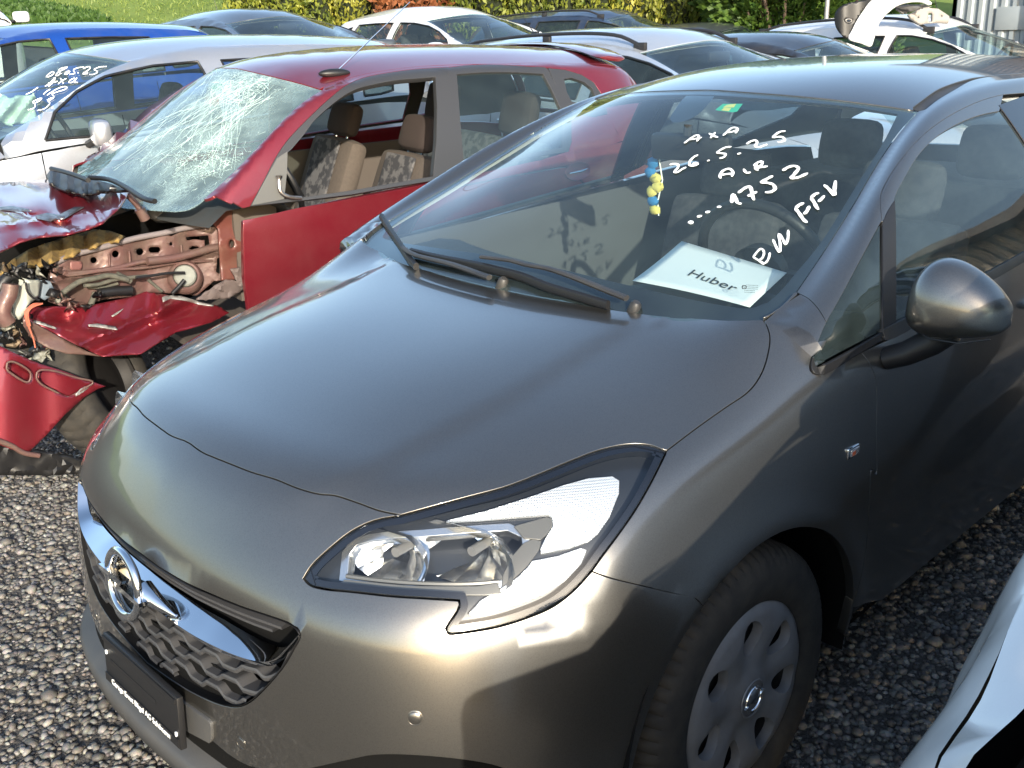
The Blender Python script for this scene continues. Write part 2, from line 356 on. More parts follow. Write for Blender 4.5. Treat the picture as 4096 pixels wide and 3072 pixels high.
# ------------------------------------------------------------------ the hatchback's two master surfaces (metres; front axle at y=0, x to its left, z up)
def lower_cage():
    V = []; add = lambda *p: (V.append(p), len(V) - 1)[1]
    Trow = [
        [(0, -.803, .722), (.17, -.795, .722), (.33, -.768, .722), (.48, -.708, .722), (.62, -.605, .72), (.73, -.455, .712)],
        [(0, -.705, .848), (.17, -.695, .846), (.33, -.665, .840), (.49, -.590, .826), (.63, -.475, .800), (.752, -.360, .772)],
        [(0, -.55, .893), (.18, -.54, .891), (.35, -.51, .884), (.525, -.44, .868), (.665, -.35, .843), (.764, -.25, .818)],
        [(0, -.32, .936), (.19, -.31, .935), (.37, -.28, .927), (.55, -.235, .905), (.69, -.18, .876), (.775, -.12, .850)],
        [(0, -.09, .971), (.20, -.08, .970), (.385, -.05, .963), (.56, -.01, .945), (.693, .02, .925), (.787, .06, .888)],
        [(0, .11, .993), (.20, .115, .993), (.385, .135, .993), (.55, .165, .992), (.690, .19, .992), (.801, .22, .925)],
        [(0, .28, 1.008), (.20, .28, 1.009), (.385, .29, 1.012), (.55, .32, 1.022), (.692, .33, 1.050), (.816, .42, .948)]]
    T = [[add(*p) for p in r] for r in Trow]
    zs = [.64, .52, .40, .29, .185]
    Fr = [[(0, -.828), (.17, -.821), (.33, -.797), (.49, -.747), (.64, -.645), (.752, -.475)],
          [(0, -.843), (.17, -.836), (.34, -.813), (.51, -.760), (.665, -.655), (.775, -.480)],
          [(0, -.850), (.17, -.843), (.34, -.820), (.515, -.768), (.675, -.662), (.785, -.482)],
          [(0, -.845), (.17, -.838), (.34, -.815), (.515, -.764), (.675, -.660), (.782, -.480)],
          [(0, -.815), (.17, -.808), (.33, -.787), (.50, -.738), (.65, -.640), (.750, -.475)]]
    F = [T[0]] + [[add(x, y, z) for x, y in r] for r, z in zip(Fr, zs)]
    # side: rows below the shoulder; columns run backwards
    S = [[F[k][5] for k in range(6)]]
    cols = [  # y, x/z at k1..k5
        (-.365, (.790, .700), (.812, .615), (.820, .49), (.816, .35), (.785, .20)),
        (-.26, (.806, .738), (.832, .640), (.838, .50), (.832, .35), (.798, .20)),
        (-.12, (.816, .770), (.846, .655), (.851, .50), (.844, .35), (.808, .20)),
        (.07, (.826, .800), (.854, .665), (.858, .50), (.850, .35), (.815, .20)),
        (.24, (.834, .830), (.857, .670), (.860, .50), (.851, .35), (.818, .205)),
        (.42, (.842, .855), (.859, .680), (.861, .50), (.851, .35), (.820, .21))]
    for j, c in enumerate(cols): S.append([T[j + 1][5]] + [add(x, c[0], z) for x, z in c[1:]])
    back = [(.72, .828, .968, 0), (1.0, .832, .984, 0), (1.5, .828, 1.02, 0), (2.0, .812, 1.05, -.004), (2.5, .782, 1.075, -.012), (2.86, .715, 1.075, -.06)]
    for y, xb, zb, dx in back:
        S.append([add(xb, y, zb)] + [add(x + dx, y, z) for x, z in ((.850, .870), (.861, .69), (.862, .50), (.851, .35), (.820, .21))])
    for x, y in ((.60, 3.06), (.33, 3.15), (0, 3.18)):
        S.append([add(x * .93, y - .05, 1.05), add(x, y - .01, .88), add(x * 1.05, y + .02, .69), add(x * 1.06, y + .04, .50), add(x * 1.05, y + .02, .35), add(x, y - .03, .21)])
    Q = []
    for j in range(6):
        for i in range(5): Q.append([T[j][i], T[j][i + 1], T[j + 1][i + 1], T[j + 1][i]])
    for k in range(5):
        for i in range(5): Q.append([F[k + 1][i], F[k + 1][i + 1], F[k][i + 1], F[k][i]])
    for j in range(len(S) - 1):
        for k in range(5): Q.append([S[j][k + 1], S[j + 1][k + 1], S[j + 1][k], S[j][k]])
    return V, Q
def upper_cage():
    Y = [.235, .38, .55, .74, .94, 1.15, 1.42, 1.95, 2.45]
    x4 = [.690, .676, .647, .609, .573, .547, .533, .530, .515]; z4 = [1.005, 1.063, 1.127, 1.207, 1.290, 1.355, 1.392, 1.398, 1.380]
    x2 = [.794, .773, .730, .680, .639, .614, .604, .598, .585]; z2 = [.989, 1.057, 1.138, 1.225, 1.294, 1.337, 1.356, 1.360, 1.340]
    x0 = [.812, .818, .823, .826, .829, .831, .830, .815, .782]; z0 = [.905, .942, .958, .970, .982, .995, 1.015, 1.05, 1.07]
    yc = [.03, .22, .42, .62, .81, .985, 1.32, 1.95, 2.49]; zc = [.945, 1.055, 1.161, 1.256, 1.336, 1.397, 1.445, 1.455, 1.432]
    st = []
    for n, y in enumerate(Y):
        a = (x0[n], y, z0[n]); c = (x2[n], y, z2[n]); e = (x4[n], y, z4[n]); w = .5
        b = ((a[0] + c[0]) / 2 + .010, y, (a[2] + c[2]) / 2 + .004); d = ((c[0] + e[0]) / 2 + .004, y, (c[2] + e[2]) / 2 + .009)
        f = (x4[n] * .52, yc[n] + (y - yc[n]) * .27, zc[n] + (z4[n] - zc[n]) * (.24 if n > 5 else .27) + (.004 if n > 5 else .002)); st.append([a, b, c, d, e, f, (0, yc[n], zc[n])])
    st += [
        [(.715, 2.84, 1.075), (.655, 2.83, 1.20), (.56, 2.80, 1.30), (.535, 2.80, 1.325), (.50, 2.83, 1.340), (.255, 2.92, 1.372), (0, 2.95, 1.382)],
        [(.64, 2.98, 1.07), (.60, 2.98, 1.14), (.54, 2.97, 1.20), (.515, 2.985, 1.215), (.48, 3.00, 1.22), (.25, 3.06, 1.23), (0, 3.08, 1.235)],
        [(.56, 3.04, 1.05), (.55, 3.05, 1.06), (.53, 3.06, 1.07), (.51, 3.07, 1.075), (.48, 3.08, 1.08), (.25, 3.12, 1.085), (0, 3.14, 1.085)]]
    return np.array(st)
def cr_seg(P, k):      # centripetal Catmull-Rom through rows of P, k samples per span, any trailing shape
    Q = np.concatenate([[2 * P[0] - P[1]], P, [2 * P[-1] - P[-2]]]); out = []
    for i in range(1, len(Q) - 2):
        p0, p1, p2, p3 = Q[i - 1:i + 3]; d = lambda a, b: np.maximum(np.linalg.norm(b - a, axis=-1, keepdims=True), 1e-5) ** .5
        t1 = d(p0, p1); t2 = t1 + d(p1, p2); t3 = t2 + d(p2, p3)
        for s in np.arange(k) / k:
            t = t1 + (t2 - t1) * s
            A1 = (t1 - t) / t1 * p0 + t / t1 * p1; A2 = (t2 - t) / (t2 - t1) * p1 + (t - t1) / (t2 - t1) * p2; A3 = (t3 - t) / (t3 - t2) * p2 + (t - t2) / (t3 - t2) * p3
            B1 = (t2 - t) / t2 * A1 + t / t2 * A2; B2 = (t3 - t) / (t3 - t1) * A2 + (t - t1) / (t3 - t1) * A3
            out.append((t2 - t) / (t2 - t1) * B1 + (t - t1) / (t2 - t1) * B2)
    out.append(Q[-2]); return np.array(out)
def grid_surface(st, km=10, kn=10, it=6):
    full = np.concatenate([st, (st[:, :-1] * [-1, 1, 1])[:, ::-1]], axis=1)
    A = cr_seg(np.swapaxes(full, 0, 1), km); A = np.swapaxes(A, 0, 1); B = cr_seg(A, kn)
    for _ in range(it):
        B[1:-1] = B[1:-1] * .5 + (B[:-2] + B[2:]) * .25; B[:, 1:-1] = B[:, 1:-1] * .5 + (B[:, :-2] + B[:, 2:]) * .25
    n, m = B.shape[:2]; V = B.reshape(-1, 3); i = np.arange(n - 1)[:, None] * m + np.arange(m - 1)[None]
    F = np.stack([i, i + m, i + m + 1, i + 1], -1).reshape(-1, 4); return V, F
LV, LF = fit_cage(*lower_cage()); UV_, UF = grid_surface(upper_cage())
def smooth(a, b, x): t = np.clip((x - a) / (b - a), 0, 1); return t * t * (3 - 2 * t)

# pixel-to-surface tracing: outlines read off the photograph are put on the real surface they belong to
_cr, _sr = math.cos, math.sin
def _rot(rx, ry, rz):
    return np.array(Matrix.Rotation(rz, 3, 'Z') @ Matrix.Rotation(ry, 3, 'Y') @ Matrix.Rotation(rx, 3, 'X'))
CR = _rot(*CAM_ROT)
def ray(u, v):      # u, v in pixels of the 4096-wide photograph
    d = CR @ np.array([(u - 2048) / FOC, -(v - 1536) / FOC, -1.0]); return d / np.linalg.norm(d)
def Z(x0, y0, s): return lambda pts: [(x0 + x * s, y0 + y * s) for x, y in pts]
def at(u, v, ax, val): d = ray(u, v); return CAM_LOC + d * (val - CAM_LOC[ax]) / d[ax]
def project(P):
    q = (np.atleast_2d(P) - CAM_LOC) @ CR; return np.c_[2048 + FOC * q[:, 0] / -q[:, 2], 1536 - FOC * q[:, 1] / -q[:, 2]]
def trace(surfs, pts, smooth_=True, step=14, off=0.0):
    P = catmull(pts, step=step) if smooth_ and len(pts) > 2 else resample(pts, step, False); out = []
    for u, v in P:
        d = ray(u, v); h = hit(surfs, CAM_LOC, d)
        if h is None:      # just past the silhouette: the closest point of the surface to the ray
            p = CAM_LOC + d * (np.linalg.norm((out[-1] if out else np.array([.5, 0, .8])) - CAM_LOC)); h = nearest(surfs, p)
        out.append(h[0] + h[1] * off)
    return np.array(out)

Z6 = Z(1100, 1600, .7686); Z8 = Z(2400, 300, .9642); Z7 = Z(2500, 1700, .827); Z5 = Z(200, 1500, .9475); ZB = Z(200, 1800, .7666); ZW = Z(1300, 300, .9494)
Z3 = Z(2600, 0, .6763)
# headlight outline, split at its junctions
HL_top = Z6([(655, 600), (800, 560), (1000, 505), (1200, 450), (1370, 385), (1550, 310), (1700, 255), (1850, 228), (1960, 235), (2040, 268)])
HL_side = Z6([(2040, 268), (2010, 330), (1960, 430), (1880, 570), (1790, 700), (1700, 820), (1650, 892)])
HL_low = Z6([(1650, 892), (1560, 990), (1450, 1075), (1300, 1140), (1150, 1185), (1020, 1208), (920, 1220)])
HL_notch = Z6([(920, 1220), (893, 1214), (886, 1196), (910, 1150), (946, 1100), (960, 1065), (955, 1045)])
HL_bot = Z6([(955, 1045), (800, 1035), (600, 1022), (400, 1000), (250, 985), (180, 965), (145, 930)])
HL_in = Z6([(145, 930), (190, 860), (290, 765), (400, 680), (520, 625), (655, 600)])
CUT = Z6([(655, 600), (540, 575), (430, 535), (310, 497), (230, 490), (120, 460), (0, 412)]) + Z5([(850, 410), (760, 375), (690, 347), (640, 325), (570, 273), (500, 215)])

# hood crease: panel between the two ribs is raised a few millimetres
CREASE0 = Z6([(1200, -5), (800, 208), (500, 370), (300, 475), (190, 535), (70, 585)]) + Z5([(1050, 572), (950, 590), (850, 578), (700, 540), (560, 490)])
s0 = [Surf(LV, LF)]
cr3 = trace(s0, [(2750, 1180), (2450, 1340)] + CREASE0[0:], step=20)
def crease(V, amp=0.0055, w=0.030):
    C2 = cr3[:, :2]; C2 = np.vstack([C2, [0, C2[-1, 1] - .012]]) if C2[-1, 0] > .02 else C2
    poly = np.vstack([C2, [[0, .5]], [[C2[0, 0] + .05, .5]], [[C2[0, 0] + .03, .1]]])
    X = np.c_[np.abs(V[:, 0]), V[:, 1]]; m = (V[:, 2] > .66) & (V[:, 1] < .45); out = V.copy(); idx = np.where(m)[0]
    A = resample(C2, .01, False)
    for i0 in range(0, len(idx), 500):
        ii = idx[i0:i0 + 500]; q = X[ii]; d = np.linalg.norm(q[:, None] - A[None], axis=2).min(1); sgn = np.where(inpoly(q, poly), 1, -1)
        ext = np.clip((.30 - V[ii, 1]) / .25, 0, 1); out[ii] += (amp * (smooth(-w, w, d * sgn) - 1) * ext)[:, None] * np.array([0, -.35, .93])
    return out
LV2 = crease(LV)
# fender flare round the front wheel arch, shallow scoop along the doors
def sidework(V):
    out = V.copy(); sx = np.sign(V[:, 0]); r = np.hypot(V[:, 1], (V[:, 2] - .31)); m = (np.abs(V[:, 0]) > .7)
    flare = .010 * np.exp(-((r - .375) / .040) ** 2) * (V[:, 2] > .2)
    r2 = np.hypot(V[:, 1] - 2.51, (V[:, 2] - .31)); flare += .010 * np.exp(-((r2 - .375) / .05) ** 2)
    y, z = V[:, 1], V[:, 2]; zc = .60 + .10 * (y - .5); scoop = -.012 * np.exp(-((z - zc) / .07) ** 2) * smooth(.45, .9, y) * (1 - smooth(2.0, 2.5, y))
    out[:, 0] += sx * m * (flare + scoop); return out
LV2 = sidework(LV2)
LOW = Surf(LV2, LF); UPP = Surf(UV_, UF); BODY = [LOW, UPP]

# ------------------------------------------------------------------ taupe hatchback, foreground
car = tag(empty('hatchback_car'), 'taupe metallic hatchback filling the foreground, AXA written in white on its windscreen', 'car', 'cars parked in rows on the gravel lot')
def half(P): P = np.array(P); P[:, 0] = np.maximum(P[:, 0], 0); return P
def sym(P):    # open half outline starting and ending on the centre plane -> closed symmetric outline
    P = half(P); P[0, 0] = 0; P[-1, 0] = 0; return np.vstack([P, (P[1:-1] * [-1, 1, 1])[::-1]])
def pair(name, m, parent, surfs, dom, outer, labels=None, **k):
    D = panel_data(surfs, dom, outer, **k); a = put(D, name, m, parent); b = put(mirror_data(D), name, m, parent); return a, b
H_side = [(3051, 1271)] + Z8([(697, 1050), (706, 1090), (697, 1160), (670, 1240), (620, 1310), (520, 1380), (400, 1465), (277, 1558)])
H_rear = ZW([(932, 930), (1080, 966), (1250, 995), (1400, 1013), (1550, 1024), (1700, 1033), (1844, 1030)])
LOWONLY = [LOW]
t_rear = trace(LOWONLY, H_rear); t_rear[0, 0] = 0
t_side = trace(LOWONLY, H_side); t_htop = trace(LOWONLY, HL_top[::-1]); t_cut = trace(LOWONLY, CUT)
i0 = np.argmax(t_cut[:, 0] < 0.01) if (t_cut[:, 0] < 0.01).any() else len(t_cut); t_cut = t_cut[:max(i0, 2)]
t_cut = np.vstack([t_cut, [[0, t_cut[-1, 1], t_cut[-1, 2]]]])
hood_out = sym(np.vstack([t_rear, t_side[1:], t_htop[1:], t_cut[1:]]))
OH = Ortho((0, -.45, 1))
panel('hood', TAUPE, car, LOWONLY, OH, hood_out, h=.03, gap=.0022, depth=.03)
# bumper
t_hlside = trace(LOWONLY, HL_side); t_hllow = trace(LOWONLY, HL_low); t_notch = trace(LOWONLY, HL_notch); t_hlbot = trace(LOWONLY, HL_bot); t_hlin = trace(LOWONLY, HL_in)
FB = Z6([(1650, 892), (1740, 925), (1900, 965), (2050, 1000), (2212, 1030)]) + Z7([(120, 780), (345, 832)])
t_fb = trace(LOWONLY, FB)
ARC = lambda a0, a1, r=.358, cy=0.0, n=24: np.array([nearest(LOWONLY, (.86, cy + r * math.cos(math.radians(a)), .315 + r * math.sin(math.radians(a))))[0] for a in np.linspace(a0, a1, n)])
afb = math.degrees(math.atan2(t_fb[-1, 2] - .315, t_fb[-1, 1]))
t_fb[-1] = ARC(afb, afb + 1, n=2)[0]
zb = .205
arc_f = ARC(afb, 200, n=16)
def lowline(pts): return np.array([nearest(LOWONLY, p)[0] for p in pts])
bot = np.vstack([lowline([(.81, -.37, .20), (.80, -.42, .21), (.775, -.50, .23)]), trace(LOWONLY, [(2150, 3140), (2060, 3095), (1973, 3062), (1750, 3030), (1500, 3022), (1380, 3045), (1200, 3080), (1015, 3072), (930, 3030), (854, 2969)], step=25), trace(LOWONLY, [(854, 2969), (742, 2905)], False), trace(LOWONLY, [(735, 2890), (705, 2800), (660, 2760), (640, 2745)], False), lowline([(0, -.85, .395)])])
bump_out = sym(np.vstack([t_cut[::-1], t_hlin[::-1][1:], t_hlbot[::-1][1:], t_notch[::-1][1:], t_hllow[::-1][1:], t_fb[1:], arc_f[1:], bot]))
GT = ZB([(490, 552), (560, 610), (700, 688), (850, 757), (1000, 818), (1150, 868), (1250, 905), (1300, 942)])
GB = ZB([(1300, 942), (1306, 975), (1275, 1035), (1230, 1115), (1130, 1237), (1050, 1312), (985, 1342), (900, 1333), (750, 1270), (620, 1190), (507, 1111)])
t_gt = trace(LOWONLY, GT); t_gb = trace(LOWONLY, GB)
grille_out = sym(np.vstack([t_gt, t_gb[1:]]))
SPH = Sph((0, .25, .40), 1.0)
panel('front_bumper', TAUPE, car, LOWONLY, SPH, bump_out, holes=[grille_out], h=.028, gap=.0016, depth=.03)
# fender, door, roof side, roof
DC = Z8([(1085, 1150), (1120, 1200), (1143, 1255), (1148, 1330), (1147, 1500), (1145, 1659)]) + Z7([(1195, 210), (1180, 430), (1160, 640), (1130, 780), (1098, 884)])
t_dc = trace(BODY, DC)
JT = Z8([(815, 900), (870, 930), (910, 975), (940, 1025)]); t_jt = trace(BODY, JT)
APX = Z8([(940, 1025), (900, 1120), (872, 1195), (872, 1225), (888, 1240), (940, 1235), (1010, 1193), (1085, 1150)]); t_apx = trace(BODY, APX)
WSE = Z8([(1320, 150), (1240, 240), (1150, 370), (1050, 540), (950, 700), (870, 820), (815, 900)]); t_wse = trace([UPP], WSE)
WSL = Z8([(815, 900), (775, 945), (725, 985), (675, 1007)]); t_wsl = trace(BODY, WSL)
t_dcb = t_dc[-1]; arc_r = ARC(-5, afb - 0.01, n=40)
sill_f = lowline([(.82, .36, .212), (.82, .40, .212)]) if False else []
OF = Ortho((.8, -.35, .5))
fend = np.vstack([t_wsl[::-1], t_side[1:], t_hlside[1:], t_fb[1:], arc_r[::-1][1:], [t_dcb], t_dc[::-1][1:], t_apx[::-1][1:], t_jt[::-1][1:-1]])
pair('fender', TAUPE, car, BODY, OF, fend, h=.02, gap=.0016, depth=.022)
# belt line (3D) and door
belt = lambda y: nearest([LOW], (.83, y, np.interp(y, [.2, .5, .9, 1.3, 1.6, 2.0, 2.5], [.925, .945, .966, .99, 1.008, 1.035, 1.055])))[0]
YB = 1.62
door_low = np.vstack([t_dc, lowline([(.83, y, .288) for y in (.55, .8, 1.1, 1.4, YB - .02)]), [nearest([LOW], (.86, YB, z))[0] for z in (.35, .5, .7, .85)], [belt(y) for y in (YB, 1.5, 1.3, 1.1, .9, .7, .55, .46)]])
SD = Ortho((1, -.15, .12))
pair('door', TAUPE, car, [LOW], SD, door_low, h=.035, gap=.0018, depth=.02)
qarc = ARC(180 + 4, -17, r=.358, cy=2.51, n=40)
quarter = np.vstack([[nearest([LOW], (.86, YB, z))[0] for z in (.85, .7, .5, .35, .29)], lowline([(.83, 1.9, .288), (.83, 2.1, .288)]), qarc, lowline([(.80, 2.92, .215), (.74, 2.99, .22)]), [nearest([LOW], (.72, 3.02, z))[0] for z in (.4, .6, .8)], [belt(y) for y in (2.88, 2.7, 2.4, 2.1, 1.8, YB)]])
pair('quarter_panel', TAUPE, car, [LOW], SD, quarter, h=.05, gap=.0018, depth=.02)
tail = sym(np.array([nearest([LOW], p)[0] for p in [(0, 3.2, 1.045), (.3, 3.15, 1.04), (.55, 3.05, 1.04), (.69, 2.95, 1.03), (.75, 2.98, .8), (.76, 2.98, .6), (.76, 2.98, .4), (.74, 2.98, .24), (.5, 3.1, .215), (.3, 3.15, .215), (0, 3.17, .215)]]))
panel('tailgate', TAUPE, car, [LOW], Ortho((0, 1, .1)), tail, h=.06)
# roof side frame (a-pillar + cant rail)
CUTF = Z8([(1170, 608), (1165, 500), (1190, 440), (1250, 350), (1340, 250), (1450, 170), (1600, 100), (1759, 66)])
t_cf = trace([UPP], CUTF)
railU = lambda y, m=2: nearest([UPP], (np.interp(y, [1.4, 1.95, 2.45, 2.8], [.604, .599, .586, .56]), y, np.interp(y, [1.4, 1.95, 2.45, 2.8], [1.352, 1.356, 1.336, 1.298])))[0]
t_cf = t_cf[t_cf[:, 1] < 1.55]
cfr = np.array([railU(y) for y in (1.7, 1.9, 2.1, 2.3, 2.5, 2.7)])
cpil = np.array([nearest([UPP], p)[0] for p in [(.56, 2.80, 1.29), (.60, 2.86, 1.22), (.64, 2.9, 1.15), (.70, 2.86, 1.08), (.66, 2.95, 1.075), (.55, 2.985, 1.19), (.51, 2.90, 1.30)]])
DITR = Z3([(1625, 648), (1700, 590), (1800, 530), (1900, 476), (2050, 445)]); t_dr = trace([UPP], DITR); t_dr = t_dr[t_dr[:, 1] < 1.8]
dr = np.array([nearest([UPP], (x, y, z))[0] for x, y, z in [(.52, 2.6, 1.38), (.528, 2.3, 1.385), (.540, 2.0, 1.395)]])
t_dlol = trace(BODY, Z8([(940, 1025), (1010, 900), (1090, 750), (1165, 612)]))
rsf = np.vstack([t_jt, t_dlol[1:], t_cf, cfr, cpil, dr, t_dr[::-1], t_wse[0:]])
CYL = Ortho((.7, -.35, .75))
pair('roof_side_frame', TAUPE, car, [UPP], CYL, rsf[:-1], h=.009, gap=.0014, depth=.012)
# roof
DITL = Z3([(1556, 632), (1600, 600), (1640, 570), (1700, 530), (1800, 490), (1900, 462)]); t_dl = trace([UPP], DITL); t_dl = t_dl[t_dl[:, 1] < 1.8]
HDR = Z8([(330, 48), (400, 55), (600, 70), (800, 85), (1000, 105), (1180, 128), (1300, 146)]); t_hd = trace([UPP], HDR)
i0 = np.argmin(np.abs(t_hd[:, 0])); t_hd = t_hd[i0 + 1:]; c0 = nearest([UPP], (0, .992, 1.40))[0]; c0[0] = 0
roof_out = sym(np.vstack([[c0], t_hd, t_dl, [nearest([UPP], p)[0] for p in [(.525, 2.0, 1.395), (.513, 2.3, 1.385), (.505, 2.6, 1.38), (.48, 2.86, 1.33), (.25, 2.93, 1.37), (0, 2.95, 1.38)]]]))
panel('roof', TAUPE, car, [UPP], Ortho((0, 0, 1)), roof_out, h=.045, gap=.001, depth=.012)
ditch = np.vstack([t_dl, [nearest([UPP], (.53, 2.3, 1.39))[0]], [nearest([UPP], (.51, 2.8, 1.35))[0]]])
for sx in (1, -1):
    V, F = [], []
    dd = resample(ditch, .03, False)
    for p in dd:
        n = nearest([UPP], p)[1]; V += [(sx * (p[0] - .006), p[1], p[2] - .006), (sx * (p[0] + .03), p[1] + .0, p[2] - .012)]
    F = [(2 * i, 2 * i + 2, 2 * i + 3, 2 * i + 1) for i in range(len(dd) - 1)]
    mesh_obj('roof_ditch_moulding', V, F, TRIM, car)
# windscreen + black frit
base3 = np.array([nearest([UPP], p)[0] for p in [(.69, .215, .998), (.55, .15, .985), (.36, .09, .962), (.18, .05, .95), (0, .035, .947)]])
ws_top = np.vstack([[c0 + [0, -.004, -.003]], t_hd + [0, -.004, -.003]])
ws_out = sym(np.vstack([ws_top, t_wse[:-1], t_wsl[:-1], base3]))
OW = Ortho((0, -.55, .8))
panel('windscreen', GLASS, car, [UPP], OW, ws_out, h=.022, gap=.001, depth=.004, off=-.001)
WI_t = trace([UPP], Z8([(330, 72), (500, 82), (800, 105), (1050, 130), (1228, 158)])); WI_t = WI_t[WI_t[:, 0] > .012]; WI_t = np.vstack([[[0, WI_t[0, 1] - .003, WI_t[0, 2]]], WI_t])
WI_s = trace([UPP], Z8([(1228, 158), (1165, 280), (1080, 415), (1000, 545), (900, 700), (800, 820), (750, 880), (690, 935)]))
WI_b = trace([UPP], ZW([(1840, 955), (1790, 972), (1650, 955), (1500, 925), (1300, 880), (1150, 845), (1010, 812), (880, 783), (780, 765)])); WI_b = WI_b[WI_b[:, 0] > .01]
frit_in = sym(np.vstack([WI_t, WI_s[1:], WI_b, [[0, WI_b[-1, 1] - .01, WI_b[-1, 2]]]]))
panel('windscreen_black_border', GLOSSB, car, [UPP], OW, ws_out, holes=[frit_in], h=.014, gap=.004, depth=0, off=-.004)
# sensor patch at the top middle
sp = trace([UPP], ZW([(1450, 175), (1465, 150), (1530, 75), (1640, 72), (1600, 130), (1560, 165), (1500, 190), (1462, 192)]))
panel('sensor_cover', GLOSSB, car, [UPP], OW, sp, h=.02, gap=0, depth=0, off=-.0055)
# side glass
FR = lambda pts: pts
G1 = trace(BODY, [(3258, 1466), (3246, 1440), (3256, 1405), (3300, 1302), (3380, 1160), (3460, 1014), (3522, 900)], step=12)
G1b = trace(BODY, [(3522, 900), (3527, 1100), (3528, 1322)], False); G1c = trace(BODY, [(3528, 1322), (3400, 1390), (3258, 1466)], False)
def upper_pt(p): return nearest(BODY, p)[0]
pair('quarter_window', GLASSD, car, BODY, OF, np.vstack([G1, G1b[1:], G1c[1:-1]]), h=.03, gap=0, depth=.003, off=-.003)
t_gt2 = trace([UPP], [(3580, 905), (3577, 802)] + Z8([(1262, 430), (1330, 322), (1420, 240), (1550, 175), (1700, 141)]))
BU = [nearest([UPP], (.83, y, np.interp(y, [.2, .5, .9, 1.3, 1.7, 2.5], [.94, .962, .985, 1.008, 1.03, 1.07])))[0] for y in (1.5, 1.3, 1.1, .9, .7, .57)]
# replace x so the glass foot follows the belt
tb = trace(BODY, [(3582, 1290)], False)
bend = [nearest([UPP], p)[0] for p in [(.64, 1.50, 1.32), (.70, 1.53, 1.24), (.76, 1.55, 1.14), (.82, 1.56, 1.03)]]
dglass = np.vstack([t_gt2[t_gt2[:, 1] < 1.5], bend, BU, tb])
pair('door_window', GLASSC, car, [UPP], SD, dglass, h=.05, gap=0, depth=.003, off=-.004)
# painted door frame band between the cut line and the glass
dfr = np.vstack([t_cf, [railU(1.6)], [nearest([UPP], p)[0] for p in [(.68, 1.62, 1.28), (.75, 1.63, 1.16), (.83, 1.63, 1.03)]], [nearest([UPP], (.83, y, 1.0 + .05 * (y - 1)))[0] for y in (1.5, 1.2, .9, .6)], trace(BODY, [(3590, 1295), (3585, 900), (3577, 802), (3545, 860), (3530, 890)], False)])
dpx = np.vstack([t_gt2[1:], bend, BU, tb])
pair('door_frame', TAUPE, car, [UPP], CYL, np.vstack([t_cf, t_gt2[t_gt2[:, 1] < 1.45][::-1][:-1]]) if True else dfr, h=.01, gap=.001, depth=.02)
# rear parts of the roof side: b-pillar, rear quarter glass
rg = np.array([nearest([UPP], p)[0] for p in [(.66, 1.62, 1.31), (.66, 2.0, 1.32), (.64, 2.4, 1.30), (.62, 2.65, 1.24), (.68, 2.6, 1.16), (.76, 2.3, 1.10), (.80, 1.9, 1.07), (.81, 1.66, 1.05)]])
pair('rear_side_window', GLASSD, car, [UPP], SD, rg, h=.06, gap=0, depth=.003, off=-.004)
rs = np.vstack([cfr[:], cpil[:4], [nearest([UPP], (.80, y, .99 + .04 * y / 1.2))[0] for y in (2.6, 2.3, 1.9, 1.64)], [nearest([UPP], p)[0] for p in [(.75, 1.63, 1.16), (.66, 1.62, 1.30)]]])
pair('rear_pillar', TAUPE, car, [UPP], SD, rs, holes=[rg], h=.05, gap=.001, depth=.01)
pair('b_pillar_trim', GLOSSB, car, [UPP], SD, np.array([nearest([UPP], p)[0] for p in [(.625, 1.46, 1.345), (.61, 1.66, 1.35), (.70, 1.69, 1.24), (.80, 1.70, 1.05), (.83, 1.60, 1.01), (.83, 1.53, 1.01), (.75, 1.50, 1.16), (.66, 1.47, 1.30)]]), h=.04, gap=0, depth=.01, off=.001)
rw = sym(np.array([nearest([UPP], p)[0] for p in [(0, 2.99, 1.36), (.25, 2.96, 1.35), (.45, 2.89, 1.30), (.50, 3.0, 1.17), (.46, 3.07, 1.10), (.25, 3.11, 1.10), (0, 3.13, 1.10)]]))
panel('rear_window', GLASSC, car, [UPP], Ortho((0, 1, .4)), rw, h=.06, gap=0, depth=.003, off=-.002)
# black seals
def strip(name, pts, r, m, parent, flat=1.0, seg=8, mirror=True, closed=False):
    obs = []
    for sx in ((1, -1) if mirror else (1,)):
        bm = bmesh.new(); P = [(p[0] * sx, p[1], p[2]) for p in pts]; tube(bm, P, r, seg, flat); obs.append(bm_obj(name, bm, m, parent, True, 60))
    return obs
ZM = Z(3100, 1000, .4503)
so = trace(BODY, ZM([(333, 958), (318, 1005), (320, 1050), (340, 1090), (390, 1108), (450, 1090), (560, 1030), (760, 905), (960, 790), (1085, 730)]), step=8)
si = trace(BODY, ZM([(1085, 668), (950, 732), (800, 822), (600, 936), (400, 1036), (357, 1042), (345, 1020), (345, 985)]), step=8)
pair('window_seal', BLACK, car, BODY, OF, np.vstack([so, si]), h=.02, gap=0, depth=.008, off=.004, bstep=.006)
divo = np.vstack([trace(BODY, [(3529, 893), (3531, 1100), (3531, 1326)], False), trace(BODY, [(3582, 1300), (3582, 1100), (3581, 905), (3577, 805), (3552, 845)], False)])
pair('window_divider', BLACK, car, BODY, OF, divo, h=.02, gap=0, depth=.008, off=.002)
b1 = [nearest(BODY, (.832, y, np.interp(y, [.5, .9, 1.3, 1.6], [.968, .992, 1.014, 1.032])))[0] for y in (.46, .6, .8, 1.0, 1.2, 1.4, 1.6)]
b0 = [nearest(BODY, (.834, y, np.interp(y, [.5, .9, 1.3, 1.6], [.946, .970, .992, 1.010])))[0] for y in (1.6, 1.4, 1.2, 1.0, .8, .6, .46)]
pair('belt_seal', TRIM, car, BODY, SD, np.array(b1 + b0), h=.03, gap=0, depth=.012, off=.006)
